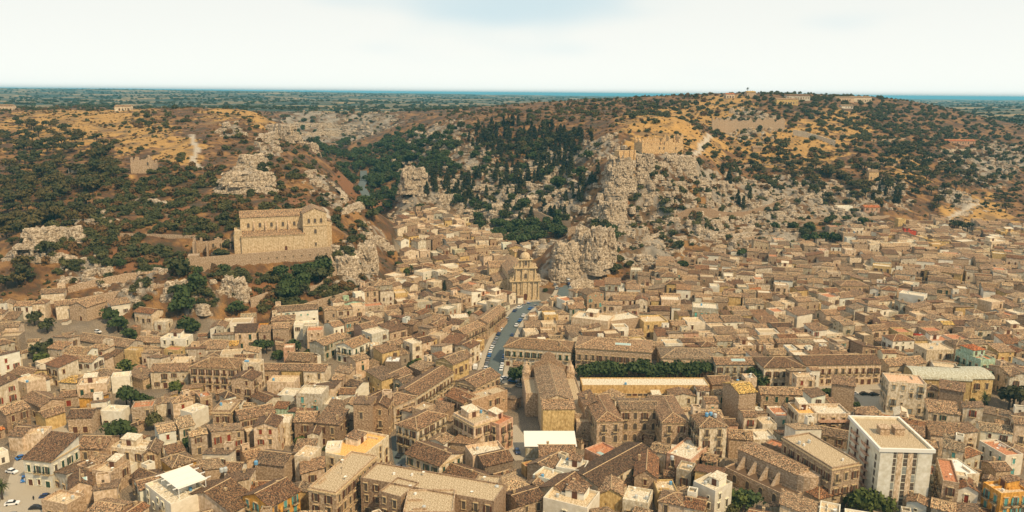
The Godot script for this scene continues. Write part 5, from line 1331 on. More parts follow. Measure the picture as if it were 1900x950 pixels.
func tower_front(o: Node3D, w: float, l: float, h: float):
	# flat roof slab with a deep white edge, three recessed strips of glazing, balconies on the west side
	var e := MB.new()
	ring_band(e, w, l, h - 0.3, 1.1, 0.55)
	put("roof_edge", e.mesh(M.white), o)
	var z := l * 0.5
	for s in [[-0.21, 0.055, M.walls.tower], [0.0, 0.085, M.walls.yellow], [0.17, 0.075, M.walls.tower]]:
		var n := 8
		for k in n:
			var y0 := k * h / n + 0.25
			var pb := MB.new()
			pb.box(Vector3(-s[1] * w * 0.5, 0, 0.0), Vector3(s[1] * w * 0.5, h / n * 0.42, 0.05))
			pb.box(Vector3(-s[1] * w * 0.5, h / n * 0.46, 0.0), Vector3(s[1] * w * 0.5, h / n * 0.88, 0.05))
			put("window", pb.mesh(M.dark if (k * 7 + int(s[0] * 100)) % 5 else M.shut.grey), o, null, Vector3(s[0] * w, y0, z + 0.01))
	for x in [-0.115, 0.085]:
		var fb := MB.new()
		fb.box(Vector3(-w * 0.05, -2, 0), Vector3(w * 0.05, h - 0.3, 0.12))
		put("cream_pier", fb.mesh(M.walls.cream), o, null, Vector3(x * w, 0, z))
	for s in [[-0.37, 0.25], [0.36, 0.27]]:
		var fb := MB.new()
		fb.box(Vector3(-w * s[1] * 0.5, 1.2, 0), Vector3(w * s[1] * 0.5, h - 0.3, 0.16))
		put("white_panel", fb.mesh(M.walls.snow), o, null, Vector3(s[0] * w, 0, z))
	for k in 7:
		for zz in [-0.22, 0.12]:
			var y := (k + 1) * h / 8.0
			var slab_b := MB.new()
			slab_b.box(Vector3(-1.3, -0.15, -2.2), Vector3(0, 0.0, 2.2))
			slab_b.box(Vector3(-1.3, 0, -2.2), Vector3(-1.2, 0.95, 2.2))
			put("balcony", slab_b.mesh(M.walls.pink), o, null, Vector3(-w * 0.5, y, zz * l))
			put("balcony_door", pane_mesh("door"), o, M.shut.brown, Vector3(-w * 0.5 - 0.06, y, zz * l), -PI * 0.5)
		put("window", pane_mesh("rect"), o, M.dark, Vector3(-w * 0.5 - 0.06, k * h / 8.0 + 1.0, l * 0.4), -PI * 0.5)
		put("window", pane_mesh("rect"), o, M.dark, Vector3(-w * 0.5 - 0.06, k * h / 8.0 + 1.0, -l * 0.42), -PI * 0.5)
	for x in [-0.12, 0.17]:
		var mb := MB.new()
		mb.box(Vector3(-1.5, 0, -1.6), Vector3(1.5, 2.3, 1.6), false)
		mb.box(Vector3(-1.7, 2.3, -1.8), Vector3(1.7, 2.5, 1.8))
		put("lift_house", mb.mesh(M.walls.sand), o, null, Vector3(x * w, h, -l * 0.02))

func window_bands(o: Node3D, w: float, l: float, h: float):
	var n := int(w / 2.3)
	for row in [0.56, 0.22]:
		for k in n:
			if (k * 5 + int(row * 10.0)) % 7 == 0: continue
			var x := (k + 0.5) / n * w - w * 0.5
			var win := put("window", window_mesh("band", M.trim), o, null, Vector3(x, h * row, l * 0.5 + 0.01))
			put("pane", pane_mesh("band"), win, M.dark if k % 3 else M.shut.brown)
	var b := MB.new()
	b.box(Vector3(-w * 0.49, h * 0.40, l * 0.5), Vector3(w * 0.5 - 1.0, h * 0.50, l * 0.5 + 1.6))
	put("balcony_ledge", b.mesh(M.walls.yellow), o)

func long_balconies(o: Node3D, w: float, l: float, h: float):
	for k in 3:
		var b := MB.new()
		b.box(Vector3(-w * 0.48, -0.2, 0), Vector3(w * 0.48, 0, 1.3))
		b.box(Vector3(-w * 0.48, 0, 1.2), Vector3(w * 0.48, 0.95, 1.3))
		put("balcony", b.mesh(M.walls.pink), o, null, Vector3(0, (k + 0.9) * h / 3.6, l * 0.5))

func build_streets():
	# main street: asphalt between raised pavements, climbing from the foot square past the domed church
	var line := [Vector2(-9, 338), Vector2(-8.5, 354), Vector2(-6.5, 383), Vector2(-1.5, 415), Vector2(6.5, 441), Vector2(15, 457), Vector2(26, 470), Vector2(34, 484), Vector2(35, 498)]
	street("street_asphalt", line, 9.5, 0.05, M.asphalt, "blue-grey asphalt street climbing past the domed church")
	for s in [-1, 1]:
		var off := []
		for i in line.size():
			var t: Vector2 = (line[mini(i + 1, line.size() - 1)] - line[maxi(i - 1, 0)]).normalized()
			off.append(line[i] + t.orthogonal() * s * 6.2)
		street("pavement", off, 2.4, 0.17, M.paving, "stone pavement with kerb along the main street")
	street("street_asphalt", [Vector2(-43, 284), Vector2(-40, 268), Vector2(-36, 250), Vector2(-37, 240)], 6.0, 0.06, M.asphalt, "short asphalt lane full of parked cars")
	street("square_paving", [Vector2(-2, 294), Vector2(2, 280), Vector2(5, 264)], 9.0, 0.07, M.paving, "small paved car square beside the long nave church")
	street("square_paving", [Vector2(-178, 285), Vector2(-166, 258), Vector2(-153, 228), Vector2(-147, 205)], 17.0, 0.07, M.paving, "broad paved square with palms and parked cars")
	street("square_paving", [Vector2(152, 336), Vector2(156, 322), Vector2(152, 306)], 12.0, 0.07, M.paving, "pale paved car park beside the apartment house")
	street("square_paving", [Vector2(28, 341), Vector2(100, 338), Vector2(172, 335)], 7.0, 0.06, M.paving, "paved street along the palace row")

func street(called: String, line: Array, wide: float, lift: float, m: Material, label: String):
	var c := Curve2D.new()
	for i in line.size():
		var t: Vector2 = (line[mini(i + 1, line.size() - 1)] - line[maxi(i - 1, 0)]) / 6.0
		c.add_point(line[i], -t, t)
	var pts := c.tessellate_even_length(4, 3.0)
	var b := MB.new()
	var prev := []
	for i in pts.size():
		var t := (pts[mini(i + 1, pts.size() - 1)] - pts[maxi(i - 1, 0)]).normalized().orthogonal() * wide * 0.5
		var p: Vector2 = pts[i]
		var y := maxf(ground_y(p.x + t.x, p.y + t.y), maxf(ground_y(p.x, p.y), ground_y(p.x - t.x, p.y - t.y))) + lift
		var cur := [Vector3(p.x - t.x, y, -(p.y - t.y)), Vector3(p.x + t.x, y, -(p.y + t.y))]
		if prev:
			var dn := Vector3(0, -0.6, 0)
			var up: bool = (cur[1] - prev[0]).cross(cur[0] - prev[0]).y < 0.0
			if up: b.quad(prev[0], prev[1], cur[1], cur[0])
			else: b.quad(prev[1], prev[0], cur[0], cur[1])
			b.quad(prev[0] + dn, prev[0], cur[0], cur[0] + dn)
			b.quad(prev[1], prev[1] + dn, cur[1] + dn, cur[1])
		if i % 2 == 0 and wide > 4.0: reserve(p.x, -p.y, wide + (5.0 if wide > 9.0 and wide < 10.0 else 1.5), 6.5, atan2(t.y, t.x))
		prev = cur
	tag(put(called, b.mesh(m)), label, "street", "", "structure")

func add_block(o: Node3D, called: String, at_: Vector3, w: float, l: float, h: float, roof: String, rise: float, wm: Material, rm: Material, deep := 4.0):
	# one volume of a bigger building: its walls and its roof, as two parts
	var b := MB.new()
	wall_shape(b, roof, w, l, h, rise, deep)
	put(called + "_wall", b.mesh(wm), o, null, at_)
	var r := MB.new(); var d := MB.new()
	if roof == "flat": flat_floor(r, w, l, h)
	else: roof_shape(r, d, roof, w, l, h, rise, Vector2(at_.x, at_.z))
	var ro := put(called + "_roof", r.mesh(rm), o, null, at_)
	if d.v.size(): put("ridge", d.mesh(M.mortar), ro)

func opening(o: Node3D, style: String, p: Vector3, turn := 0.0, m: Material = null, called := "window"):
	var win := put(called, window_mesh(style, M.trim), o, null, p, turn)
	put("pane", pane_mesh(style), win, m if m else M.dark)
	return win

func buttress(o: Node3D, p: Vector3, w: float, h: float, out: float, turn := 0.0, m: Material = null):
	var b := MB.new()
	b.quad(Vector3(-w, -3, out), Vector3(w, -3, out), Vector3(w, h * 0.35, out), Vector3(-w, h * 0.35, out))
	b.quad(Vector3(-w, h * 0.35, out), Vector3(w, h * 0.35, out), Vector3(w, h, 0), Vector3(-w, h, 0))
	for s in [-1, 1]:
		var q := [Vector3(s * w, -3, 0), Vector3(s * w, -3, out), Vector3(s * w, h * 0.35, out), Vector3(s * w, h, 0)]
		if s < 0: b.quad(q[0], q[1], q[2], q[3])
		else: b.quad(q[3], q[2], q[1], q[0])
	put("buttress", b.mesh(m if m else M.walls.sand), o, null, p, turn)

func hillside_church():
	# long nave with clerestory and buttresses, square choir block at the east end, on a walled terrace
	var o := base("hillside_church", Vector3(-141, 36.0, -468), 0.34)
	tag(o, "long honey-stone church with tiled roof on the walled hillside terrace", "church")
	var wm: Material = M.walls.church
	var tile: Material = M.roofs.tan
	add_block(o, "aisle", Vector3(-3.5, 0, 5.0), 36, 9, 10.5, "sf", 2.0, wm, tile)
	add_block(o, "nave", Vector3(-3.5, 0, -5.0), 36, 12, 20.5, "gx", 3.0, wm, tile)
	add_block(o, "choir", Vector3(21.0, 0, -2.0), 14, 20, 22.5, "gz", 3.0, wm, tile)
	add_block(o, "apse", Vector3(29.0, 0, -3.0), 4.5, 12, 16.0, "sr", 2.0, wm, tile)
	add_block(o, "front_chapel", Vector3(-23.0, 0, 2.0), 4, 12, 13.0, "flat", 0.8, wm, M.terrace)
	for k in 5:
		opening(o, "arch", Vector3(-17.0 + k * 6.6, 14.2, 1.02))
		if k < 4: buttress(o, Vector3(-13.7 + k * 6.6, 12.6, 1.0), 0.45, 5.4, 2.2)
	opening(o, "arch", Vector3(3.5, 1.0, 9.52), 0.0, M.shut.brown, "portal")
	for x in [-3.6, 0.0, 3.6]: opening(o, "arch", Vector3(21.0 + x, 16.5, 8.02))
	opening(o, "arch", Vector3(21.0, 10.0, 8.02))
	opening(o, "rect", Vector3(21.0, 2.5, 8.02))
	var b := MB.new()
	ring_band(b, 14, 20, 14.6, 0.5, 0.3)
	put("choir_cornice", b.mesh(M.trim), o, null, Vector3(21.0, 0, -2.0))
	b = MB.new()
	ring_band(b, 36, 9, 9.9, 0.5, 0.3)
	put("aisle_cornice", b.mesh(M.trim), o, null, Vector3(-3.5, 0, 5.0))
	# west front facing the terrace
	for k in 5:
		b = MB.new()
		b.box(Vector3(-0.5, -3, -0.5), Vector3(0.0, 11.5, 0.5))
		put("front_pilaster", b.mesh(M.trim), o, null, Vector3(-25.0, 0, -3.5 + k * 2.7))
	opening(o, "arch", Vector3(-25.02, 0.5, 2.0), -PI * 0.5, M.shut.brown, "portal")
	reserve(-141, -468, 56, 30, 0.34)
	# retaining wall of the terrace, with its row of small windows
	var t := base("terrace_wall", Vector3(-145.0, 28.0, -450.5), 0.255)
	tag(t, "long stone retaining wall with square windows below the hillside church", "wall", "", "thing")
	b = MB.new()
	var n := 20
	for k in n:
		var x0 := lerpf(-39.0, 39.0, float(k) / n); var x1 := lerpf(-39.0, 39.0, float(k + 1) / n)
		var y0 := 8.0 + 3.4 * k / n; var y1 := 8.0 + 3.4 * (k + 1) / n
		b.quad(Vector3(x0, -8, 0.9), Vector3(x1, -8, 0.9), Vector3(x1, y1, 0.5), Vector3(x0, y0, 0.5))
		b.quad(Vector3(x0, y0, 0.5), Vector3(x1, y1, 0.5), Vector3(x1, y1, -0.5), Vector3(x0, y0, -0.5))
		b.quad(Vector3(x1, -8, -0.5), Vector3(x0, -8, -0.5), Vector3(x0, y0, -0.5), Vector3(x1, y1, -0.5))
	for s in [-39.0, 39.0]:
		var yy := 8.0 if s < 0 else 11.4
		var q := [Vector3(s, -8, -0.5), Vector3(s, -8, 0.9), Vector3(s, yy, 0.5), Vector3(s, yy, -0.5)]
		if s > 0: q.reverse()
		b.quad(q[0], q[1], q[2], q[3])
	put("wall", b.mesh(M.walls.stone), t)
	for k in 9: opening(t, "small", Vector3(-2.0 + k * 4.7, 5.6 + k * 0.19, 0.7))
	b = MB.new()
	b.box(Vector3(-3, -9, -3), Vector3(3, 9.5, 3))
	put("corner_tower", b.mesh(M.walls.stone), t, null, Vector3(-38.5, 0, -2.2))
	reserve(-145, -450, 80, 5, 0.255)
	# ruined cloister west of the church
	var c := base("cloister_ruin", Vector3(-178, 35.0, -462), 0.3)
	tag(c, "ruined roofless cloister walls with an arched opening beside the hillside church", "ruin")
	for q in [[0, -7, 22, 1.0, 7.0], [-11, 0, 1.0, 15, 8.5], [-4, -3, 1.0, 8, 6.0], [9, -4, 1.0, 6, 4.5]]:
		put("ruined_wall", ragged_wall(q[2], q[3], q[4], int(q[0] * 10)), c, M.walls.stone, Vector3(q[0], 0, q[1]))
	for x in [-1.0, 4.5]: opening(c, "arch", Vector3(x, 1.6, -6.45))

func ragged_wall(w: float, l: float, h: float, sd: int) -> ArrayMesh:
	# a broken wall: its top edge goes up and down in steps of fallen stone
	var r := RandomNumberGenerator.new()
	r.seed = sd + 77
	var b := MB.new()
	var n := maxi(4, int(maxf(w, l) / 1.3))
	for k in n:
		var y := h * (0.72 + 0.3 * r.randf() + 0.12 * sin(k * 0.9 + sd))
		if w >= l: b.box(Vector3(-w * 0.5 + w * k / n, -4, -l * 0.5), Vector3(-w * 0.5 + w * (k + 1) / n, y, l * 0.5))
		else: b.box(Vector3(-w * 0.5, -4, -l * 0.5 + l * k / n), Vector3(w * 0.5, y, -l * 0.5 + l * (k + 1) / n))
	return b.mesh()

func domed_church():
	# three-tiered baroque front under a small dome; nave and side chapels run back into the town
	var o := base("domed_church", Vector3(8.3, 5.2, -469.0), 0.16)
	tag(o, "honey-stone baroque church with three-tiered column front and small dome", "church")
	var wm: Material = M.walls.church
	add_block(o, "nave", Vector3(-3.0, 0, -28.0), 13.5, 46, 15.5, "gz", 3.2, wm, M.roofs.tan)
	add_block(o, "side_chapel", Vector3(-13.0, 0, -22.0), 8.5, 22, 9.5, "sl", 2.4, wm, M.roofs.tan)
	add_block(o, "transept", Vector3(-6.0, 0, -38.0), 24, 11, 14.0, "gx", 3.0, wm, M.roofs.tan)
	for z in [-14.0, -20.0, -27.0]: opening(o, "arch", Vector3(-17.26, 3.6, z), -PI * 0.5)
	opening(o, "arch", Vector3(-13.0, 3.0, -10.98))
	var y := 0.0
	for tier in [[17.6, 12.4, 4.6, 6], [12.8, 8.2, 4.2, 4], [7.4, 5.2, 3.8, 2]]:
		var w: float = tier[0]; var h: float = tier[1]
		var b := MB.new()
		b.box(Vector3(-w * 0.5, y - (3.0 if y == 0.0 else 0.0), -tier[2]), Vector3(w * 0.5, y + h, 0.0))
		b.box(Vector3(-w * 0.16, y - (3.0 if y == 0.0 else 0.0), 0.0), Vector3(w * 0.16, y + h, 0.7))
		put("front_tier", b.mesh(wm), o)
		b = MB.new()
		b.box(Vector3(-w * 0.5 - 0.6, y + h - 0.9, -tier[2] - 0.3), Vector3(w * 0.5 + 0.6, y + h - 0.45, 0.9))
		b.box(Vector3(-w * 0.5 - 0.9, y + h - 0.45, -tier[2] - 0.5), Vector3(w * 0.5 + 0.9, y + h, 1.3))
		put("entablature", b.mesh(M.trim), o)
		for k in tier[3]:
			var x := lerpf(-w * 0.46, w * 0.46, float(k) / (tier[3] - 1)) if tier[3] > 2 else (-w * 0.36 if k == 0 else w * 0.36)
			var c := MB.new()
			c.box(Vector3(-0.65, y - (2.0 if y == 0.0 else 0.0), 0), Vector3(0.65, y + h * 0.14, 1.1))
			c.lathe([Vector2(0.5, y + h * 0.14), Vector2(0.42, y + h - 1.6), Vector2(0.62, y + h - 0.9)], 10, Vector3(0, 0, 0.6))
			put("column", c.mesh(M.trim), o, null, Vector3(x, 0, 0.35 if absf(x) < w * 0.2 else 0.0))
		if w < 14.0:
			for s in [-1, 1]:
				# scrolled shoulder that leads up to the narrower tier
				var v := MB.new()
				var px: float = s * (w * 0.5)
				var up := h * 0.75
				for k in 6:
					var f0 := k / 6.0; var f1 := (k + 1) / 6.0
					var x0: float = px + s * 2.6 * f0; var x1: float = px + s * 2.6 * f1
					var h0 := up * pow(1.0 - f0, 1.8) + 0.3; var h1 := up * pow(1.0 - f1, 1.8) + 0.3
					v.box(Vector3(minf(x0, x1), y, -1.4), Vector3(maxf(x0, x1), y + (h0 + h1) * 0.5, -0.3))
				v.lathe([Vector2(0.5, y), Vector2(0.3, y + 1.0), Vector2(0.45, y + 1.4), Vector2(0.1, y + 2.6)], 8, Vector3(px + s * 2.6, 0, -0.6))
				put("scroll", v.mesh(wm), o)
		var win: MeshInstance3D = opening(o, "arch", Vector3(0, y + (0.2 if y == 0.0 else 1.4), 0.72), 0.0, M.shut.brown if y == 0.0 else M.dark, "portal" if y == 0.0 else "window")
		win.scale = Vector3(1.5, 1.55, 1.0) if y == 0.0 else Vector3(1.15, 1.2, 1.0)
		y += h
	var dome := MB.new()
	dome.lathe([Vector2(3.0, y), Vector2(3.0, y + 0.7), Vector2(3.15, y + 0.9), Vector2(3.0, y + 1.8), Vector2(2.4, y + 2.9), Vector2(1.4, y + 3.7), Vector2(0.55, y + 4.0), Vector2(0.5, y + 4.8), Vector2(0.75, y + 5.0), Vector2(0.35, y + 5.5), Vector2(0.0, y + 6.4)], 16, Vector3(0, 0, -1.9))
	put("dome", dome.mesh(wm), o)
	var steps := MB.new()
	for k in 4: steps.box(Vector3(-8.5 - k * 0.4, -3, 0.2), Vector3(8.5 + k * 0.4, 0.3 - k * 0.17, 2.4 + k * 0.5))
	put("front_steps", steps.mesh(M.paving), o)
	reserve(4, -492, 26, 52, 0.16)

func nave_church():
	# seen from its choir: long tiled nave, aisle roofs, and the back of a curved gable front at the far end
	var o := base("nave_church", Vector3(17.2, 0.3, -307), 0.05)
	tag(o, "long-naved church seen from behind, with curly gable and yellow apse wall", "church")
	add_block(o, "nave", Vector3(0, 0, 0), 12.4, 38, 13, "gz", 2.4, M.walls.church, M.roofs.grey)
	add_block(o, "aisle", Vector3(9.0, 0, 3), 5.4, 40, 8.5, "flat", 0.5, M.walls.stone, M.terrace_grey)
	add_block(o, "aisle", Vector3(-8.7, 0, -6), 5.0, 18, 9.0, "flat", 0.8, M.walls.sand, M.terrace_grey)
	add_block(o, "apse", Vector3(-0.2, 0, 22.5), 12.0, 7.5, 12.6, "sf", 0.9, M.walls.yellow, M.roofs.tan)
	add_block(o, "sacristy", Vector3(9.3, 0, 24.5), 5.6, 5.5, 7.0, "flat", 0.6, M.walls.stone, M.terrace)
	for q in [[9.0, 24.0, 2.5], [9.6, 27.3, 3.8]]: opening(o, "small", Vector3(q[0], q[2], 27.27))
	# the curly front gable, a shaped wall 1.2 m thick
	var pts := PackedVector2Array([Vector2(-7.6, 0), Vector2(7.6, 0), Vector2(7.6, 13.2), Vector2(6.4, 14.0), Vector2(5.8, 15.2), Vector2(4.2, 15.6), Vector2(3.4, 16.2), Vector2(3.0, 18.0), Vector2(1.6, 19.0), Vector2(0.8, 19.6), Vector2(-0.8, 19.6), Vector2(-1.6, 19.0), Vector2(-3.0, 18.0), Vector2(-3.4, 16.2), Vector2(-4.2, 15.6), Vector2(-5.8, 15.2), Vector2(-6.4, 14.0), Vector2(-7.6, 13.2)])
	var b := MB.new()
	var ix := Geometry2D.triangulate_polygon(pts)
	for k in range(0, ix.size(), 3):
		var p := pts[ix[k]]; var q := pts[ix[k + 1]]; var r := pts[ix[k + 2]]
		if (q - p).cross(r - p) < 0.0:
			var tmp := q; q = r; r = tmp
		b.tri(Vector3(p.x, p.y, 0.6), Vector3(q.x, q.y, 0.6), Vector3(r.x, r.y, 0.6))
		b.tri(Vector3(r.x, r.y, -0.6), Vector3(q.x, q.y, -0.6), Vector3(p.x, p.y, -0.6))
	for i in pts.size():
		var p := pts[i]; var q := pts[(i + 1) % pts.size()]
		b.quad(Vector3(p.x, p.y, -0.6), Vector3(q.x, q.y, -0.6), Vector3(q.x, q.y, 0.6), Vector3(p.x, p.y, 0.6))
	put("front_gable", b.mesh(M.walls.brown), o, null, Vector3(0, 0, -19.7))
	for s in [-1, 1]:
		var t := MB.new()
		t.box(Vector3(-1.7, 0, -1.7), Vector3(1.7, 11.0, 1.7))
		t.lathe([Vector2(2.0, 11.0), Vector2(2.0, 11.6), Vector2(1.6, 12.4), Vector2(1.3, 13.6), Vector2(0.6, 14.6), Vector2(0.3, 15.6), Vector2(0.0, 16.4)], 12)
		put("front_turret", t.mesh(M.walls.sand), o, null, Vector3(s * 9.6, 0, -18.5))
	reserve(18.5, -305, 25, 52, 0.05)

func ruined_church():
	# roofless-looking vaulted hall on its terrace: long barrel of stone, raking buttresses, rounded end
	var o := base("ruined_vaulted_church", Vector3(89.5, 0.2, -246.2), -0.93)
	tag(o, "weathered vaulted church with raking buttresses and rounded stone end", "church")
	var b := MB.new()
	wall_shape(b, "gx", 24, 9, 10, 1.6, 3)
	put("hall_wall", b.mesh(M.walls.stone), o)
	var r := MB.new(); var d := MB.new()
	roof_shape(r, d, "gx", 24, 9, 10, 1.6, Vector2(3, 4), 0.2)
	put("hall_roof", r.mesh(M.roofs.tan), o)
	b = MB.new()
	var ring := []
	for k in 9:
		var a := PI * k / 8.0 - PI * 0.5
		ring.append(Vector2(cos(a) * 5.0, -sin(a) * 5.0))
	b.prism(ring, -3, 10.5, true)
	put("rounded_end", b.mesh(M.walls.sand), o, null, Vector3(11.8, 0, 0))
	for k in 4: buttress(o, Vector3(-9.0 + k * 4.6, 0, 4.5), 0.5, 8.5, 5.5, 0.0, M.walls.stone)
	b = MB.new()
	wall_shape(b, "flat", 26, 6, 4.5, 0.5, 3)
	put("lower_aisle_wall", b.mesh(M.walls.sand), o, null, Vector3(0.5, 0, 7.8))
	r = MB.new()
	flat_floor(r, 26, 6, 4.5)
	put("lower_aisle_roof", r.mesh(M.roofs.tan), o, null, Vector3(0.5, 0, 7.8))
	for k in 4: opening(o, "arch", Vector3(-8.0 + k * 5.2, 1.0, 10.82))
	reserve(89.5, -246.2, 32, 20, -0.93)

func gabled_chapel():
	var o := base("gabled_chapel", Vector3(-224, smooth_height(-224, 394), -394), -0.28)
	tag(o, "small sand-stone chapel with curved gable, round window and arched door", "chapel")
	add_block(o, "hall", Vector3(0, 0, -6), 11, 14, 8.0, "gz", 2.4, M.walls.sand, M.roofs.tan)
	add_block(o, "annex", Vector3(-8.5, 0, -7), 6, 10, 6.0, "sl", 1.4, M.walls.sand, M.roofs.tan)
	opening(o, "arch", Vector3(1.5, 0.2, 1.03), 0.0, M.shut.brown, "portal")
	opening(o, "small", Vector3(1.5, 6.6, 1.03))
	reserve(-226, -400, 20, 18, -0.28)

func rooftop_things():
	# water tanks and a few canopies that stand on roofs
	var tank := MB.new()
	tank.lathe([Vector2(0.0, 0.0), Vector2(0.62, 0.0), Vector2(0.65, 0.15), Vector2(0.65, 1.1), Vector2(0.5, 1.3), Vector2(0.0, 1.38)], 12)
	var tm := tank.mesh()
	var words := {0: "pale blue round water tank", 1: "grey round water tank"}
	for q in [[70.0, 264.0, 17.9, 0], [71.6, 264.6, 17.9, 0], [72.8, 263.2, 17.9, 1], [-92.0, 232.0, 11.6, 1], [-91.0, 232.6, 11.6, 1], [-84.0, 241.0, 9.6, 0], [-4.0, 221.5, 11.6, 1], [186.0, 246.0, 7.5, 0], [54.5, 246.0, 10.0, 1], [96.0, 316.0, 10.2, 0]]:
		var o := put("water_tank", tm, null, M.tank_blue if q[3] == 0 else M.tank_grey, Vector3(q[0], q[2] + smooth_height(q[0], q[1]) - 0.4, -q[1]))
		tag(o, "%s on a roof near %s" % [words[q[3]], near_place(q[0], q[1])], "water tank", "rooftop water tanks")
	# white pergola house: building and translucent canopy
	var h := build_house(-103.0, 224.0, -0.75, 18, 12, 9.5, "flat", 0.9, "white", "terrace_white", 3, "dark", "", "white house whose roof terrace carries a broad white canopy", "town_house", "house", "", 2)
	reserve(-103, -224, 18, 12, -0.75)
	var c := base("roof_canopy", h.position + Vector3(1.5, 10.4, -1.5), -0.75)
	tag(c, "broad white sheet canopy on beams over a roof terrace", "canopy")
	var b := MB.new()
	b.box(Vector3(-6.5, 2.4, -4.6), Vector3(6.5, 2.5, 4.6))
	put("sheet", b.mesh(M.white), c)
	for k in 4:
		b = MB.new()
		b.box(Vector3(-0.12, 2.52, -6.0), Vector3(0.12, 2.8, 6.0))
		put("beam", b.mesh(M.white), c, null, Vector3(-6.0 + k * 4.0, 0, 0))
	for x in [-6.0, 6.0]:
		for z in [-4.2, 4.2]:
			b = MB.new()
			b.box(Vector3(-0.1, -0.9, -0.1), Vector3(0.1, 2.4, 0.1))
			put("post", b.mesh(M.white), c, null, Vector3(x, 0, z))
	# blue pool cover in a garden
	b = MB.new()
	for k in 6: b.box(Vector3(-4.0 + k * 1.35, 0, -2.2), Vector3(-2.7 + k * 1.35, 0.35, 2.2))
	tag(put("pool_cover", b.mesh(plain(0.035, 0.06, 0.13, 0.35)), null, null, at(-151, 329, 0.5), 0.1), "dark blue slatted pool cover in a walled garden", "pool cover")

# ---------- the rest of the town: rows of small houses that follow the lanes
var LANES := [   # middle of a quarter: x, distance, direction of its rows
	[-200, 270, 0.9], [-150, 250, -0.25], [-110, 270, 0.6], [-170, 310, 0.3], [-220, 330, 1.0], [-90, 310, -0.1], [-130, 360, 0.15], [-190, 360, -0.2], [-60, 350, 0.75], [-70, 270, 0.05],
	[-30, 300, 1.05], [-35, 400, 1.1], [-60, 430, 0.4], [-40, 470, 0.9], [-30, 540, 0.5], [-65, 600, 0.8], [-20, 590, 0.2], [-80, 670, 0.4],
	[10, 250, 0.6], [60, 240, -0.4], [30, 410, 0.15], [70, 440, -0.1], [40, 440, 0.5], [110, 400, 0.1], [100, 290, 0.05], [140, 270, -0.5], [180, 250, -0.7], [190, 290, -0.3],
	[130, 480, -0.15], [180, 430, 0.3], [180, 520, -0.3], [230, 400, 0.1], [250, 480, -0.4], [230, 560, -0.1], [300, 420, 0.35], [310, 520, -0.35], [320, 600, 0.0], [360, 470, 0.2], [390, 560, -0.5], [430, 480, 0.1], [420, 640, -0.2], [260, 330, 0.1], [300, 360, -0.3], [500, 560, 0.1], [-260, 300, 0.5], [-250, 360, 0.2]]

func quarter_of(x: float, d: float) -> int:
	var best := 1e9; var got := 0
	for i in LANES.size():
		var dx: float = x - LANES[i][0]; var dd: float = d - LANES[i][1]
		var q := dx * dx + dd * dd
		if q < best:
			best = q; got = i
	return got

func in_view(x: float, d: float) -> bool:
	return absf(x) < d * 0.66 + 16.0 and d > 196.0 and d < 720.0

var town_spots := []

func try_lot(x: float, d: float, turn: float, w: float, l: float, small: bool) -> bool:
	if not in_view(x, d) or sample(g_town, x, d) < 0.6: return false
	if overlaps(x, -d, w * 0.97, l * 0.97, turn): return false
	reserve(x, -d, w, l, turn)
	var far := smoothstep(380.0, 560.0, d)
	var st := 1 if small else (1 if rng.randf() < 0.25 else (2 if rng.randf() < 0.75 else 3))
	var h := 2.6 + rng.randf() * 1.8 if small else (3.2 * st + rng.randf_range(0.2, 2.4))
	if d > 330.0: h = minf(h, 8.5)
	if d < 250.0: h = minf(h, 7.5)
	var east := x - lerpf(-8.5, 14.0, clampf((d - 354.0) / 100.0, 0.0, 1.0))
	if d > 370.0 and d < 470.0 and east > 0.0 and east < 26.0: h = minf(h, 4.2)    # low houses on the east side of the street
	var u := rng.randf()
	var roof := "gx"
	if u < 0.30: roof = "gx"
	elif u < 0.40: roof = "gz"
	elif u < 0.50: roof = "hip"
	elif u < 0.60: roof = "sf"
	elif u < 0.68: roof = "sb"
	elif u < 0.74: roof = "sl"
	elif u < 0.79: roof = "sr"
	else: roof = "flat"
	if small and u > 0.45 and roof != "flat": roof = ["sf", "sl", "sr", "sb"][rng.randi() % 4]
	var rise := 0.7 if roof == "flat" else minf(l, w) * rng.randf_range(0.14, 0.22)
	if roof in ["sf", "sb"]: rise = l * rng.randf_range(0.14, 0.22)
	if roof in ["sl", "sr"]: rise = w * rng.randf_range(0.14, 0.22)
	var wall: String = ["cream", "cream", "pale", "sand", "sand", "stone", "pale", "brown", "pale", "white", "cream", "yellow", "pale", "stone", "white", "grey"][rng.randi() % 16]
	if rng.randf() < 0.025 and d < 430.0: wall = ["pink", "ochre", "mint", "pink"][rng.randi() % 4]
	var tone: String = ["brown", "brown", "tan", "dark", "grey", "brown", "russet", "grey", "dusty", "tan"][rng.randi() % 10]
	if rng.randf() < 0.02 and d < 520.0: tone = ["orange", "ember", "honey"][rng.randi() % 3]
	if roof == "flat": tone = ["terrace", "terrace_white", "terrace_grey", "terrace_red", "terrace", "terrace_white"][rng.randi() % 6]
	var shut: String = ["dark", "brown", "brown", "green", "dark", "dark", "teal", "red"][rng.randi() % 8]
	town_spots.append([x, d, turn, w, l, h, roof, rise, wall, tone, st, shut])
	return true

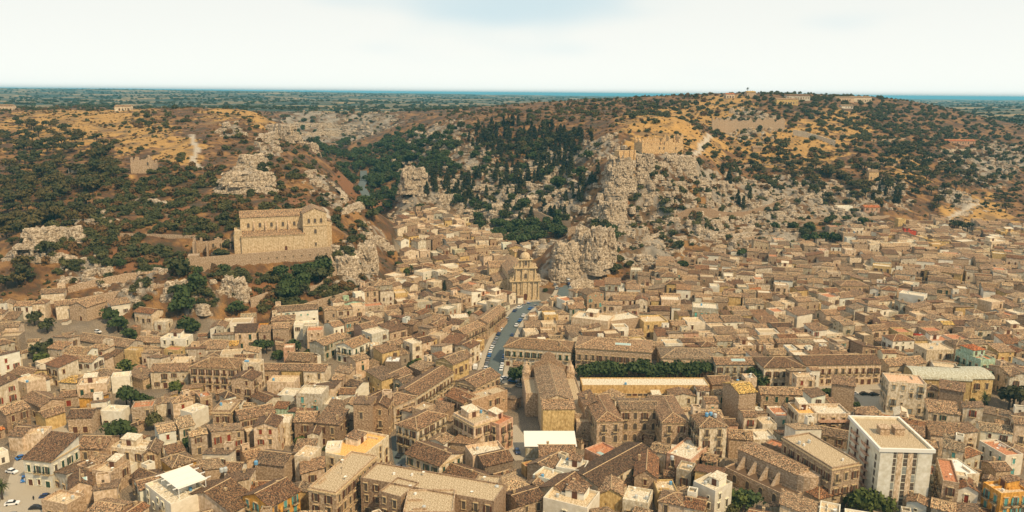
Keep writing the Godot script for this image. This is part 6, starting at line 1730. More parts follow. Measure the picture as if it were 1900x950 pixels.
func build_town():
	# keep the gardens of the single trees open, and the view onto them
	for q in FEATURE_PLANTS:
		if sample(g_town, q[0], q[1]) > 0.5: reserve(q[0], -q[1] + 2.5, q[3] * 1.9, q[3] * 1.9 + 5.0, 0.0)
	for i in LANES.size():
		var c := Vector2(LANES[i][0], LANES[i][1])
		var turn: float = LANES[i][2]
		var e := Vector2(cos(turn), sin(turn)); var f := e.orthogonal()
		if f.y < 0.0: f = -f
		var row := -90.0
		while row < 90.0:
			var depth := rng.randf_range(7.0, 10.0) * lerpf(1.0, 0.95, smoothstep(400.0, 600.0, c.y))
			for back in 2:
				var along := -95.0 + rng.randf() * 6.0
				while along < 95.0:
					var w := rng.randf_range(5.5, 11.5)
					var p := c + e * (along + w * 0.5) + f * (row + depth * 0.5)
					along += w + (rng.randf_range(1.8, 3.0) if rng.randf() < 0.10 else 0.05)
					if quarter_of(p.x, p.y) != i: continue
					var l := depth * rng.randf_range(0.9, 1.02)
					var t := turn + rng.randfn() * 0.03
					if not try_lot(p.x, p.y, t, w, l, false):
						if not try_lot(p.x, p.y, t, w * 0.7, l * 0.75, false): try_lot(p.x, p.y, t, w * 0.5, l * 0.5, true)
				row += depth + 0.1
			row += rng.randf_range(2.2, 3.6)
	# sheds and back rooms in what is left over
	for k in 9000:
		var d := sqrt(lerpf(200.0 * 200.0, 690.0 * 690.0, rng.randf()))
		var x := rng.randf_range(-0.7, 0.7) * d
		if sample(g_town, x, d) < 0.6: continue
		var i := quarter_of(x, d)
		if k < 3000: try_lot(x, d, LANES[i][2] + rng.randfn() * 0.08, rng.randf_range(5.0, 8.0), rng.randf_range(4.5, 7.0), false)
		else: try_lot(x, d, LANES[i][2] + rng.randfn() * 0.1, rng.randf_range(2.8, 4.5), rng.randf_range(2.6, 4.2), true)
	town_spots.sort_custom(func(a, b): return a[3] * (a[5] + a[4]) / (a[1] * a[1]) > b[3] * (b[5] + b[4]) / (b[1] * b[1]))
	var tiled := 0; var flat := 0
	var rest := {}
	for q in town_spots:
		var is_flat: bool = q[6] == "flat"
		var one := (flat < 170) if is_flat else (tiled < 300)
		if one and q[3] > 4.6:
			var storey_word: String = ["", "one-storey", "two-storey", "three-storey"][q[10]]
			var roof_word: String = {"gx": "gabled roof", "gz": "end-gabled roof", "hip": "hipped roof", "sf": "single-pitch roof", "sb": "back-tilted roof", "sl": "side-tilted roof", "sr": "side-pitched roof", "flat": "flat terrace"}[q[6]]
			var a := near_place(q[0], q[1]); var b := near_place(q[0], q[1], true)
			var label := "%s %s house, %s %s, between %s and %s" % [storey_word, COLOUR_WORD[q[8]], TONE_WORD[q[9]], roof_word, a, b]
			if label.split(" ").size() > 16: label = "%s %s house, %s %s, near %s" % [storey_word, COLOUR_WORD[q[8]], TONE_WORD[q[9]], roof_word, a]
			build_house(q[0], q[1], q[2], q[3], q[4], q[5], q[6], q[7], q[8], q[9], q[10], q[11], "n" if q[3] < 4.0 else "", label, "flat_roofed_house" if is_flat else "tile_roofed_house", "house", "flat roofed houses of the old town" if is_flat else "tile roofed houses of the old town", 1 if q[1] < 330.0 else 0)
			if is_flat: flat += 1
			else: tiled += 1
		else:
			mass_house(rest, q)
	var o := Node3D.new()
	o.name = "crowded_back_houses"
	add_child(o)
	tag(o, "dense mass of small houses and sheds filling the old town lanes", "houses", "", "stuff")
	for key in rest:
		var piece := put(key, rest[key].mesh(), o, rest_material[key])
		piece.set_meta("kind", "stuff")

var rest_material := {}

func mass_house(rest: Dictionary, q: Array):
	var g := smooth_height(q[0], q[1])
	var tr := Transform3D(Basis(Vector3.UP, q[2]), Vector3(q[0], g, -q[1]))
	var wk := "walls_" + String(q[8]); var rk := "roofs_" + String(q[9])
	for k in [[wk, wall_material(q[8])], [rk, roof_material(q[9])], ["openings", M.dark], ["ridges", M.mortar], ["openings_brown", M.shut.brown]]:
		if not rest.has(k[0]):
			rest[k[0]] = MB.new()
			rest_material[k[0]] = k[1]
	var b := MB.new(); var r := MB.new(); var d := MB.new()
	b.col = own_tone(rng, 0.10)
	r.col = own_tone(rng, 0.17)
	wall_shape(b, q[6], q[3], q[4], q[5], q[7], 3.0)
	if q[6] == "flat": flat_floor(r, q[3], q[4], q[5])
	else: roof_shape(r, d, q[6], q[3], q[4], q[5], q[7], Vector2(rng.randf(), rng.randf()) * 11.0, 0.25)
	join(rest[wk], b, tr)
	join(rest[rk], r, tr)
	join(rest["ridges"], d, tr)
	var n := int(q[3] / 3.0)
	for s in q[10]:
		for k in n:
			if rng.randf() < 0.35: continue
			var w := MB.new()
			var x: float = (k + 0.5) / n * q[3] - q[3] * 0.5
			var y: float = 0.4 + s * 3.2
			if y + 2.0 > q[5]: continue
			w.box(Vector3(x - 0.5, y, q[4] * 0.5), Vector3(x + 0.5, y + (1.9 if q[5] > 3.0 else 1.2), q[4] * 0.5 + 0.08))
			join(rest["openings" if rng.randf() < 0.6 else "openings_brown"], w, tr)

func join(into: MB, from: MB, tr: Transform3D):
	for i in from.v.size():
		into.v.append(tr * from.v[i])
		into.n.append(tr.basis * from.n[i])
	into.t.append_array(from.t)
	into.c.append_array(from.c)

# ---------- ruins, walls and rocks on the hills
func rock_mesh(sd: int, w: float, l: float, h: float, rough := 1.0, deep := 3.0) -> ArrayMesh:
	# a limestone crag: beds of uneven thickness, each set back or jutting on its own, cut by upright cracks
	var n := FastNoiseLite.new()
	n.seed = sd; n.frequency = 0.09; n.fractal_octaves = 4; n.fractal_gain = 0.55
	var cn := FastNoiseLite.new()
	cn.seed = sd + 9; cn.noise_type = FastNoiseLite.TYPE_CELLULAR; cn.frequency = 0.16; cn.cellular_return_type = FastNoiseLite.RETURN_DISTANCE2_SUB
	var r := RandomNumberGenerator.new()
	r.seed = sd
	var sides := 72
	var rings := []     # [height share, set-back, bed number]
	var f := 0.0
	var bed := 0
	var step := clampf(2.0 / maxf(h, 0.1), 0.09, 0.34)
	while f < 1.0:
		var t := step * r.randf_range(0.5, 1.5)
		var back := lerpf(1.10, 0.74, pow(f, 1.3)) + r.randf_range(-0.07, 0.07)
		rings.append([f, back + 0.02, bed])
		rings.append([minf(f + t * 0.55, 1.0), back, bed])
		rings.append([minf(f + t * 0.9, 1.0), back - 0.015, bed])
		f += t
		bed += 1
	var v := PackedVector3Array(); var ix := PackedInt32Array()
	for q in rings:
		for i in sides:
			var a := TAU * i / sides
			var c := cos(a); var s := sin(a)
			var sq := pow(pow(absf(c), 3.0) + pow(absf(s), 3.0), -1.0 / 3.0)
			var x: float = c * sq * w * 0.5; var z: float = s * sq * l * 0.5
			var y: float = -deep + (h + deep) * q[0]
			var wob := n.get_noise_3d(x * 1.3, q[2] * 4.0, z * 1.3) * 0.42 + n.get_noise_3d(x * 4.0, q[2] * 9.0, z * 4.0) * 0.14
			var crack := clampf(0.22 - cn.get_noise_2d(x * 1.6 + 70.0, z * 1.6), -0.5, 0.3) * 0.25
			var m: float = q[1] + (wob - crack) * rough * 0.8
			v.append(Vector3(x * m, y + n.get_noise_2d(x * 2.0 + 20.0, z * 2.0) * h * 0.30 * q[0], z * m))
	var top := v.size()
	var nr := rings.size()
	v.append(Vector3(0, h * 1.0, 0))
	for k in nr - 1:
		for i in sides:
			var o := k * sides + i; var p := k * sides + (i + 1) % sides
			ix.append_array([o, p, o + sides, p, p + sides, o + sides])
	for i in sides: ix.append_array([(nr - 1) * sides + i, (nr - 1) * sides + (i + 1) % sides, top])
	var st := SurfaceTool.new()
	st.begin(Mesh.PRIMITIVE_TRIANGLES)
	st.set_smooth_group(-1)
	for i in range(0, ix.size(), 3):
		st.add_vertex(v[ix[i]]); st.add_vertex(v[ix[i + 1]]); st.add_vertex(v[ix[i + 2]])
	st.generate_normals()
	return st.commit()

func crag(x: float, d: float, w: float, l: float, h: float, turn: float, sd: int, label: String, sink := 1.5):
	var o := put("rock_crag", rock_mesh(sd, w, l, h), null, M.rock, at(x, d, -sink), turn)
	tag(o, label, "rock")
	return o

func contour_line(x: float, d: float, long: float) -> Array:
	# points and uphill directions along the contour through a point
	var line := []
	for way in [-1.0, 1.0]:
		var p := Vector2(x, d)
		var part := []
		for k in int(long * 0.5 / 1.6):
			var gx := smooth_height(p.x + 2.0, p.y) - smooth_height(p.x - 2.0, p.y)
			var gd := smooth_height(p.x, p.y + 2.0) - smooth_height(p.x, p.y - 2.0)
			var up := Vector2(gx, gd)
			if up.length() < 0.15: break
			up = up.normalized()
			if sample(g_town, p.x, p.y) > 0.35: break
			part.append([p, up])
			p += up.orthogonal() * way * 1.6
		if way < 0.0: part.reverse()
		elif part.size(): part.remove_at(0)
		line.append_array(part)
	return line

func ledge(x: float, d: float, long: float, h: float):
	# walks along the contour both ways from a point and stands a cracked, bedded rock face there
	var line := contour_line(x, d, long)
	if line.size() < 6: return
	if line[0][0].x > line[-1][0].x: line.reverse()
	var sd := int(x * 13.0 + d)
	var r := RandomNumberGenerator.new()
	r.seed = sd
	var n := FastNoiseLite.new()
	n.seed = sd; n.frequency = 0.07; n.fractal_octaves = 4
	var beds := maxi(3, int(h / 1.3))
	var prof := []     # height, how far back
	var back := 0.0
	for k in beds:
		prof.append([h * k / beds, back, k])
		prof.append([h * (k + 0.82) / beds, back + 0.15, k])
		back += r.randf_range(0.1, 0.9)
	prof.append([h, back + 3.5, beds])
	var v := []
	var m := line.size()
	for i in m:
		var q: Vector2 = line[i][0]; var up: Vector2 = line[i][1]
		var ends := minf(1.0, minf(i, m - 1 - i) / 6.0)
		var gy := smooth_height(q.x, q.y)
		var col := []
		for c in prof:
			var wob := n.get_noise_2d(i * 2.6, c[2] * 23.0) * 1.9 + n.get_noise_2d(i * 9.0 + 400.0, c[2] * 31.0) * 0.8
			var off: float = c[1] + wob - 1.2
			col.append(Vector3(q.x + up.x * off, gy - 1.6 + c[0] * (0.25 + 0.75 * ends) * (1.0 + 0.35 * n.get_noise_2d(i * 1.3, 900.0)), -(q.y + up.y * off)))
		col.push_front(col[0] + Vector3(0, -5, 0))
		v.append(col)
	var st := SurfaceTool.new()
	st.begin(Mesh.PRIMITIVE_TRIANGLES)
	st.set_smooth_group(-1)
	for i in m - 1:
		for k in prof.size():
			var a: Vector3 = v[i][k]; var b: Vector3 = v[i + 1][k]; var c: Vector3 = v[i + 1][k + 1]; var e: Vector3 = v[i][k + 1]
			for p in [a, c, b, a, e, c]: st.add_vertex(p)
	st.generate_normals()
	var o := put("rock_ledge", st.commit(), null, M.rock)
	var words := "%s limestone ledge running along the slope between %s and %s" % ["high" if h > 5.5 else "low", near_place(x, d), near_place(x, d, true)]
	if words.split(" ").size() > 16: words = "%s limestone ledge between %s and %s" % ["high" if h > 5.5 else "low", near_place(x, d), near_place(x, d, true)]
	if words.split(" ").size() > 16: words = "%s limestone ledge along the slope near %s" % ["high" if h > 5.5 else "low", near_place(x, d)]
	tag(o, words, "rock ledge", "limestone ledges of the slopes")

func build_hill_things():
	crag(-190, 563, 40, 22, 13, 0.15, 1, "large flat-topped pale crag above the hillside church")
	crag(-281, 462, 22, 12, 12, 0.3, 2, "pale rock ledge pierced by dark caves")
	crag(-272, 470, 26, 12, 9, 0.2, 3, "upper pale ledge behind the cave rock", 2.0)
	crag(-205, 625, 26, 10, 9, 0.4, 4, "ruined-looking crag behind the flat-topped rock")
	crag(-232, 792, 46, 14, 14, -0.5, 5, "long grey cliff at the plateau edge", 4.0)
	crag(-205, 800, 26, 12, 12, -0.7, 6, "broken cliff end at the gorge rim", 4.0)
	crag(36, 512, 20, 14, 22, 0.3, 7, "tall pale crag right behind the domed church", 4.0)
	crag(52, 516, 24, 16, 26, -0.5, 8, "steep ribbed crag over the church street", 5.0)
	crag(62, 528, 18, 14, 22, 0.2, 9, "brown shoulder of the church street crag", 5.0)
	crag(-92, 735, 26, 18, 20, 0.4, 10, "rounded bluff at the mouth of the gorge", 4.0)
	crag(-58, 722, 26, 12, 11, 0.2, 11, "first rib of the ribbed cliff", 5.0)
	crag(-33, 705, 26, 12, 10, 0.5, 12, "second rib of the ribbed cliff", 5.0)
	crag(-8, 690, 28, 12, 10, 0.1, 13, "third rib of the ribbed cliff", 5.0)
	crag(22, 678, 28, 12, 10, 0.3, 14, "fourth rib of the ribbed cliff", 5.0)
	crag(88, 646, 26, 18, 26, 0.3, 15, "great grey cliff under the castle's western wall", 5.0)
	crag(108, 658, 22, 18, 18, 0.1, 16, "castle cliff beside its gate tower", 9.0)
	crag(78, 610, 26, 16, 22, 0.6, 17, "long pale scar of rock below the castle", 8.0)
	crag(142, 676, 30, 14, 13, 0.1, 18, "rounded rock bastion under the castle yard", 7.0)
	crag(-90, 478, 14, 20, 16, 0.1, 19, "pale cliff east of the hillside church", 6.0)
	crag(-96, 448, 16, 12, 12, 0.5, 20, "stony bluff below the church path", 5.0)
	crag(-178, 408, 18, 8, 10, 0.2, 21, "pale bluff among dark trees below the terrace wall", 4.0)
	crag(-150, 414, 18, 8, 12, -0.2, 22, "tan bluff under the terrace wall", 4.0)
	# limestone ledges that run along the contours
	for q in [[-70, 700, 60, 5], [-40, 690, 70, 5], [-10, 680, 70, 6], [20, 668, 60, 5], [-60, 735, 60, 6], [-20, 725, 80, 6], [25, 715, 70, 6], [-30, 765, 70, 5], [20, 755, 80, 6], [50, 690, 50, 6], [80, 625, 60, 7], [95, 640, 60, 8], [110, 655, 70, 8], [75, 600, 50, 6], [125, 640, 70, 6], [150, 660, 70, 5], [135, 615, 80, 4], [165, 630, 90, 4], [190, 655, 90, 5], [215, 680, 90, 5], [240, 700, 90, 4], [170, 600, 80, 3.5], [205, 630, 90, 3.5], [260, 670, 90, 3.5], [180, 690, 80, 5], [110, 590, 50, 4], [-92, 470, 50, 7], [-88, 500, 60, 7], [-98, 530, 60, 6], [-108, 570, 60, 6], [-130, 600, 60, 5], [-190, 555, 70, 7], [-250, 545, 60, 4], [-280, 450, 60, 6], [-240, 430, 50, 4], [-230, 770, 90, 7], [-330, 1300, 160, 9], [-260, 1310, 160, 9], [-370, 1320, 160, 8], [-300, 1345, 160, 7], [-120, 1000, 90, 7], [-90, 930, 90, 7], [60, 505, 40, 7], [48, 498, 36, 7], [420, 820, 80, 4], [500, 900, 90, 5], [540, 960, 90, 5], [440, 740, 60, 3]]:
		ledge(q[0], q[1], q[2], q[3])
	for q in [[185, 612, 110, 2.2], [215, 640, 120, 2.4], [245, 655, 110, 2.2], [285, 668, 110, 2.2], [160, 640, 80, 2.4], [320, 700, 120, 2.2], [300, 740, 120, 2.0], [250, 730, 110, 2.0], [350, 800, 140, 2.0], [420, 850, 140, 2.0], [230, 780, 100, 1.8], [460, 950, 160, 2.0], [-230, 480, 90, 2.2], [-260, 520, 90, 2.0]]:
		var line := []
		for p in contour_line(q[0], q[1], q[2]): line.append(p[0])
		if line.size() < 8: continue
		if line[0].x > line[-1].x: line.reverse()
		var some := []
		for k in range(0, line.size(), 4): some.append(line[k])
		slope_wall("dry_stone_wall", some, q[3], M.walls.stone, "low dry-stone wall between %s and %s" % [near_place(q[0], q[1]), near_place(q[0], q[1], true)], "dry-stone walls of the slopes")
	# caves
	for q in [[-286.0, 451.0, 6.5, 3.0, "wide"], [-277.0, 450.5, 4.2, 2.2, "small"]]:
		# an open hollow: two rock jambs and a rock roof reaching back into the ledge
		var b := MB.new()
		b.box(Vector3(-q[2] * 0.5 - 1.6, -3.0, -7.0), Vector3(-q[2] * 0.5, q[3] + 0.4, 0.2))
		b.box(Vector3(q[2] * 0.5, -3.0, -7.0), Vector3(q[2] * 0.5 + 1.8, q[3] + 0.2, -0.2))
		b.box(Vector3(-q[2] * 0.5 - 1.9, q[3], -7.2), Vector3(q[2] * 0.5 + 2.1, q[3] + 1.7, 0.6))
		b.box(Vector3(-q[2] * 0.5 - 1.2, q[3] + 1.7, -7.2), Vector3(q[2] * 0.5 + 1.1, q[3] + 2.6, -0.7))
		tag(put("rock_cave", b.mesh(), null, M.rock, at(q[0], q[1], 2.6), 0.3), "%s square-mouthed cave in the pale rock ledge" % q[4], "cave")
	# ruined tower house
	var t := base("ruined_tower_house", at(-283, 606), 0.1)
	tag(t, "roofless square stone tower house with empty arched windows", "ruin")
	for q in [[0, 5.5, 16, 1.1, 10.5], [0, -5.5, 16, 1.1, 11.5], [-7.5, 0, 1.1, 10, 11.0], [7.5, 0, 1.1, 10, 9.0]]:
		put("ruined_wall", ragged_wall(q[2], q[3], q[4], int(q[0] * 3 + q[1])), t, M.walls.sand, Vector3(q[0], 0, q[1]))
	opening(t, "arch", Vector3(4.5, 0.8, 6.06)); opening(t, "arch", Vector3(4.8, 6.0, 6.06))
	var s := base("ruined_shed", at(-351, 633), 0.2)
	tag(s, "little pale roofless hut with one arched doorway among pines", "ruin")
	for q in [[0, 3, 9, 0.8, 5.0], [-4, 0, 0.8, 6, 7.0], [4, 0, 0.8, 6, 5.0]]:
		put("ruined_wall", ragged_wall(q[2], q[3], q[4], int(q[0] * 5 + q[1])), s, M.walls.pale, Vector3(q[0], 0, q[1]))
	opening(s, "arch", Vector3(0.5, 0.3, 3.42))
	# castle
	var c := base("castle_ruin", at(128, 700), 0.2)
	tag(c, "ruined castle of tan masonry walls on the cliff top", "castle")
	for q in [[0, 10, 38, 1.6, 10.0], [0, -8, 38, 1.6, 14.0], [-18, 1, 1.6, 18, 12.0], [18, 1, 1.6, 18, 16.0], [4, 1, 1.2, 18, 10.0], [-6, 3, 12, 1.2, 9.0], [11, 8, 12, 6, 14.0]]:
		put("ruined_wall", ragged_wall(q[2], q[3], q[4], int(q[0] * 7 + q[1] * 3)), c, M.walls.castle, Vector3(q[0], 0, q[1]))
	for x in [-3.0, 1.0, 12.0]: opening(c, "rect", Vector3(x, 4.0, 10.82 if x < 6.0 else 11.02))
	var g := base("castle_gate_wall", at(92, 651, 6.0), 0.35)
	tag(g, "tall tan masonry wall with pilasters set into the castle cliff", "wall", "", "thing")
	var b := MB.new()
	b.box(Vector3(-8, -14, -3), Vector3(8, 12, 3))
	put("wall", b.mesh(M.walls.castle), g)
	for x in [-7.0, -2.0, 3.0, 7.4]:
		b = MB.new()
		b.box(Vector3(x - 0.6, -14, 3.0), Vector3(x + 0.6, 12.5, 3.9))
		put("pilaster", b.mesh(M.walls.castle), g)
	# long walls that follow the slopes
	slope_wall("terrace_retaining_wall", [Vector2(128, 618), Vector2(160, 636), Vector2(200, 662), Vector2(240, 690)], 6.0, M.walls.brown, "long brown retaining wall climbing the stony terraces")
	slope_wall("quarry_wall", [Vector2(222, 893), Vector2(255, 905), Vector2(285, 913), Vector2(312, 918)], 15.0, M.walls.stone, "high old quarry wall on the golden hilltop")
	slope_wall("field_wall", [Vector2(318, 905), Vector2(335, 890), Vector2(352, 868)], 6.0, M.walls.pale, "pale field wall running down from the quarry wall")
	slope_wall("crag_wall", [Vector2(38, 530), Vector2(48, 527), Vector2(58, 524), Vector2(63, 516)], 5.0, M.walls.sand, "sand wall along the top of the church street crag")
	slope_wall("path_wall", [Vector2(-107, 455), Vector2(-101, 442), Vector2(-108, 428), Vector2(-128, 418), Vector2(-140, 408)], 3.0, M.walls.stone, "zigzag path wall below the hillside church")
	slope_wall("path_wall", [Vector2(-80, 470), Vector2(-82, 452), Vector2(-86, 436), Vector2(-97, 424), Vector2(-112, 412)], 3.5, M.walls.stone, "stone path wall between cliff and valley houses")
	slope_wall("garden_wall", [Vector2(-245, 422), Vector2(-225, 424), Vector2(-205, 428), Vector2(-186, 434)], 3.5, M.walls.sand, "long terrace garden wall west of the hillside church")
	slope_wall("garden_wall", [Vector2(-232, 408), Vector2(-205, 412), Vector2(-185, 412)], 3.0, M.walls.sand, "lower garden wall above the western slope houses")
	slope_wall("cliff_wall", [Vector2(8, 668), Vector2(30, 652), Vector2(48, 640)], 5.0, M.walls.stone, "grey wall beneath the ribbed cliff")
	slope_wall("road_wall", [Vector2(355, 618), Vector2(385, 625), Vector2(415, 632)], 2.5, M.walls.pale, "pale wall of the hillside car park")
	var road := []
	for p in [Vector2(-176, 930), Vector2(-163, 860), Vector2(-158, 815), Vector2(-150, 780), Vector2(-140, 755)]: road.append(p)
	street("gorge_road", road, 8.0, 0.5, M.asphalt, "grey road curving into the gorge")
	# far houses on the ridge
	for q in [[300, 1118, 12, 9, 5, "ember", "pale"], [330, 1122, 13, 10, 6, "honey", "sand"], [395, 1120, 34, 9, 5, "russet", "pale"], [365, 1075, 30, 8, 6, "tan", "yellow"], [470, 1145, 26, 10, 5, "tan", "cream"], [500, 1160, 30, 10, 6, "tan", "pale"], [450, 1085, 16, 7, 3, "tan", "white"], [-462, 950, 18, 9, 5, "tan", "pale"], [-640, 1010, 20, 10, 6, "tan", "cream"], [560, 1000, 40, 8, 4, "ember", "pink"], [255, 830, 10, 6, 4, "tan", "stone"], [352, 772, 10, 6, 8, "tan", "castle"], [318, 695, 14, 7, 4, "ember", "pink"], [292, 690, 14, 6, 3, "terrace_white", "white"]]:
		var label := "%s farmhouse with %s roof near %s" % [COLOUR_WORD.get(q[6], "tan stone"), TONE_WORD[q[5]], near_place(q[0], q[1])]
		build_house(q[0], q[1], 0.1, q[2], q[3], q[4], "flat" if q[5] == "terrace_white" else "gx", 1.6, q[6], q[5], 1, "dark", "", label, "hill_farmhouse", "house", "farmhouses of the hills", 0)
		reserve(q[0], -q[1], q[2], q[3], 0.1)
	# boulders and stones that break up the slopes
	var meshes := []
	for k in 4: meshes.append(rock_mesh(200 + k, 2.2, 1.7, 1.0, 0.9, 0.5))
	var lots := [[], [], [], []]
	var tries := 0
	for bl in ROCK:
		var cc := Vector2(bl[0], bl[1]); var out := cc.normalized()
		for k in int(clampf(bl[2] * bl[3] * 0.16, 20.0, 160.0)):
			var a := rng.randf() * TAU; var q := sqrt(rng.randf()) * 1.15
			var p: Vector2 = cc + out.orthogonal() * cos(a) * q * bl[2] + out * sin(a) * q * bl[3]
			if sample(g_town, p.x, p.y) > 0.4 or path_distance(p) < 3.0 or blocked(p.x, -p.y, 1.0): continue
			var sc := rng.randf_range(0.5, 1.2) * (1.0 + 2.2 * pow(rng.randf(), 3.0))
			lots[rng.randi() % 4].append(Transform3D(Basis(Vector3.UP, rng.randf() * TAU) * Basis.from_scale(Vector3(sc * rng.randf_range(0.8, 1.9), sc, sc)), at(p.x, p.y, -0.2)))
	for k in 4:
		var mm := MultiMesh.new()
		mm.transform_format = MultiMesh.TRANSFORM_3D
		mm.mesh = meshes[k]
		mm.instance_count = lots[k].size()
		for i in lots[k].size(): mm.set_instance_transform(i, lots[k][i])
		var o := MultiMeshInstance3D.new()
		o.name = numbered("limestone_rubble")
		o.multimesh = mm
		o.material_override = M.rock
		add_child(o)
		tag(o, "loose pale limestone boulders strewn over the slopes", "rubble", "limestone rubble", "stuff")

func slope_wall(called: String, line: Array, h: float, m: Material, label: String, group := ""):
	var b := MB.new()
	var r := RandomNumberGenerator.new()
	r.seed = hash(label)
	var prev := Vector3.ZERO
	var first := true
	for i in line.size() - 1:
		var n := maxi(2, int(line[i].distance_to(line[i + 1]) / 3.0))
		for k in n + (1 if i == line.size() - 2 else 0):
			var p: Vector2 = line[i].lerp(line[i + 1], float(k) / n)
			var y := smooth_height(p.x, p.y)
			var cur := Vector3(p.x, y + h * (r.randf_range(0.92, 1.04) if h < 10.0 else r.randf_range(0.66, 1.05)), -p.y)
			if not first:
				var t := Vector3(cur.x - prev.x, 0, cur.z - prev.z).normalized()
				var s := Vector3(-t.z, 0, t.x) * 0.45
				var dn := Vector3(0, -h - 5.0, 0)
				b.quad(prev + s + dn, cur + s + dn, cur + s, prev + s)
				b.quad(cur - s + dn, prev - s + dn, prev - s, cur - s)
				b.quad(prev + s, cur + s, cur - s, prev - s)
			prev = cur
			first = false
	tag(put(called, b.mesh(m)), label, "wall", group, "thing")

# ---------- plants
func leaf_cloud(b: MB, r: RandomNumberGenerator, lobes: Array, per: int, size: float):
	# many small leaf sprays spread through the outer part of each lobe
	for l in lobes:
		var c: Vector3 = l[0]
		var rad: Vector3 = l[1]
		for k in per:
			var dir := Vector3(r.randfn(), r.randfn(), r.randfn()).normalized()
			if dir.y < -0.55: dir.y = -dir.y
			var p := c + dir * rad * (0.62 + 0.48 * r.randf())
			var nn := (dir + Vector3(r.randfn(), r.randfn(), r.randfn()) * 0.55).normalized()
			var s := nn.cross(Vector3(r.randfn(), r.randfn(), r.randfn())).normalized()
			var w := nn.cross(s)
			var z := size * (0.6 + 0.8 * r.randf())
			b.quad(p - s * z - w * z * 0.5, p + s * z * 0.7 - w * z * 0.8, p + s * z + w * z * 0.6, p - s * z * 0.6 + w * z)

func crown_mesh(kind: String, sd: int) -> ArrayMesh:
	var r := RandomNumberGenerator.new()
	r.seed = sd
	var b := MB.new()
	var lobes := []
	match kind:
		"shrub":   # about 1 m half width, 1.5 m high
			for k in 5:
				var a := TAU * k / 5.0 + r.randf()
				lobes.append([Vector3(cos(a) * 0.5, 0.45 + 0.3 * r.randf(), sin(a) * 0.5), Vector3(0.55, 0.5, 0.55) * (0.8 + 0.4 * r.randf())])
			lobes.append([Vector3(0, 0.8, 0), Vector3(0.6, 0.55, 0.6)])
			leaf_cloud(b, r, lobes, 34, 0.17)
		"broad":
			for k in 7:
				var a := TAU * k / 7.0 + r.randf()
				lobes.append([Vector3(cos(a) * 0.62, 1.0 + 0.75 * r.randf(), sin(a) * 0.62), Vector3(0.55, 0.5, 0.55) * (0.75 + 0.5 * r.randf())])
			lobes.append([Vector3(0, 1.75, 0), Vector3(0.65, 0.5, 0.65)])
			leaf_cloud(b, r, lobes, 40, 0.16)
		"pine":
			for k in 8:
				var a := TAU * k / 8.0 + r.randf()
				var q := 0.35 + 0.5 * r.randf()
				lobes.append([Vector3(cos(a) * q, 1.25 + 0.75 * r.randf(), sin(a) * q), Vector3(0.5, 0.26, 0.5) * (0.75 + 0.5 * r.randf())])
			leaf_cloud(b, r, lobes, 34, 0.14)
		"cypress":   # half width 1, height 7
			for k in 11:
				var f := k / 10.0
				var q := (0.95 - 0.75 * f * f) * (0.85 + 0.3 * r.randf())
				lobes.append([Vector3(r.randfn() * 0.1, 0.7 + 5.8 * f, r.randfn() * 0.1), Vector3(q, 0.6, q)])
			leaf_cloud(b, r, lobes, 26, 0.3)
	return b.mesh()

func trunk_mesh(kind: String, sd: int) -> ArrayMesh:
	var r := RandomNumberGenerator.new()
	r.seed = sd
	var b := MB.new()
	var tall: float = {"shrub": 0.5, "broad": 1.1, "pine": 1.3, "cypress": 2.0}[kind]
	b.tube(Vector3(0, -0.4, 0), Vector3(0.05, tall, 0), 0.11, 0.07, 5)
	for k in 4:
		var a := TAU * k / 4.0 + r.randf()
		b.tube(Vector3(0.03, tall * 0.75, 0), Vector3(cos(a) * 0.5, tall * 1.3, sin(a) * 0.5), 0.05, 0.02, 4)
	return b.mesh(M.bark)

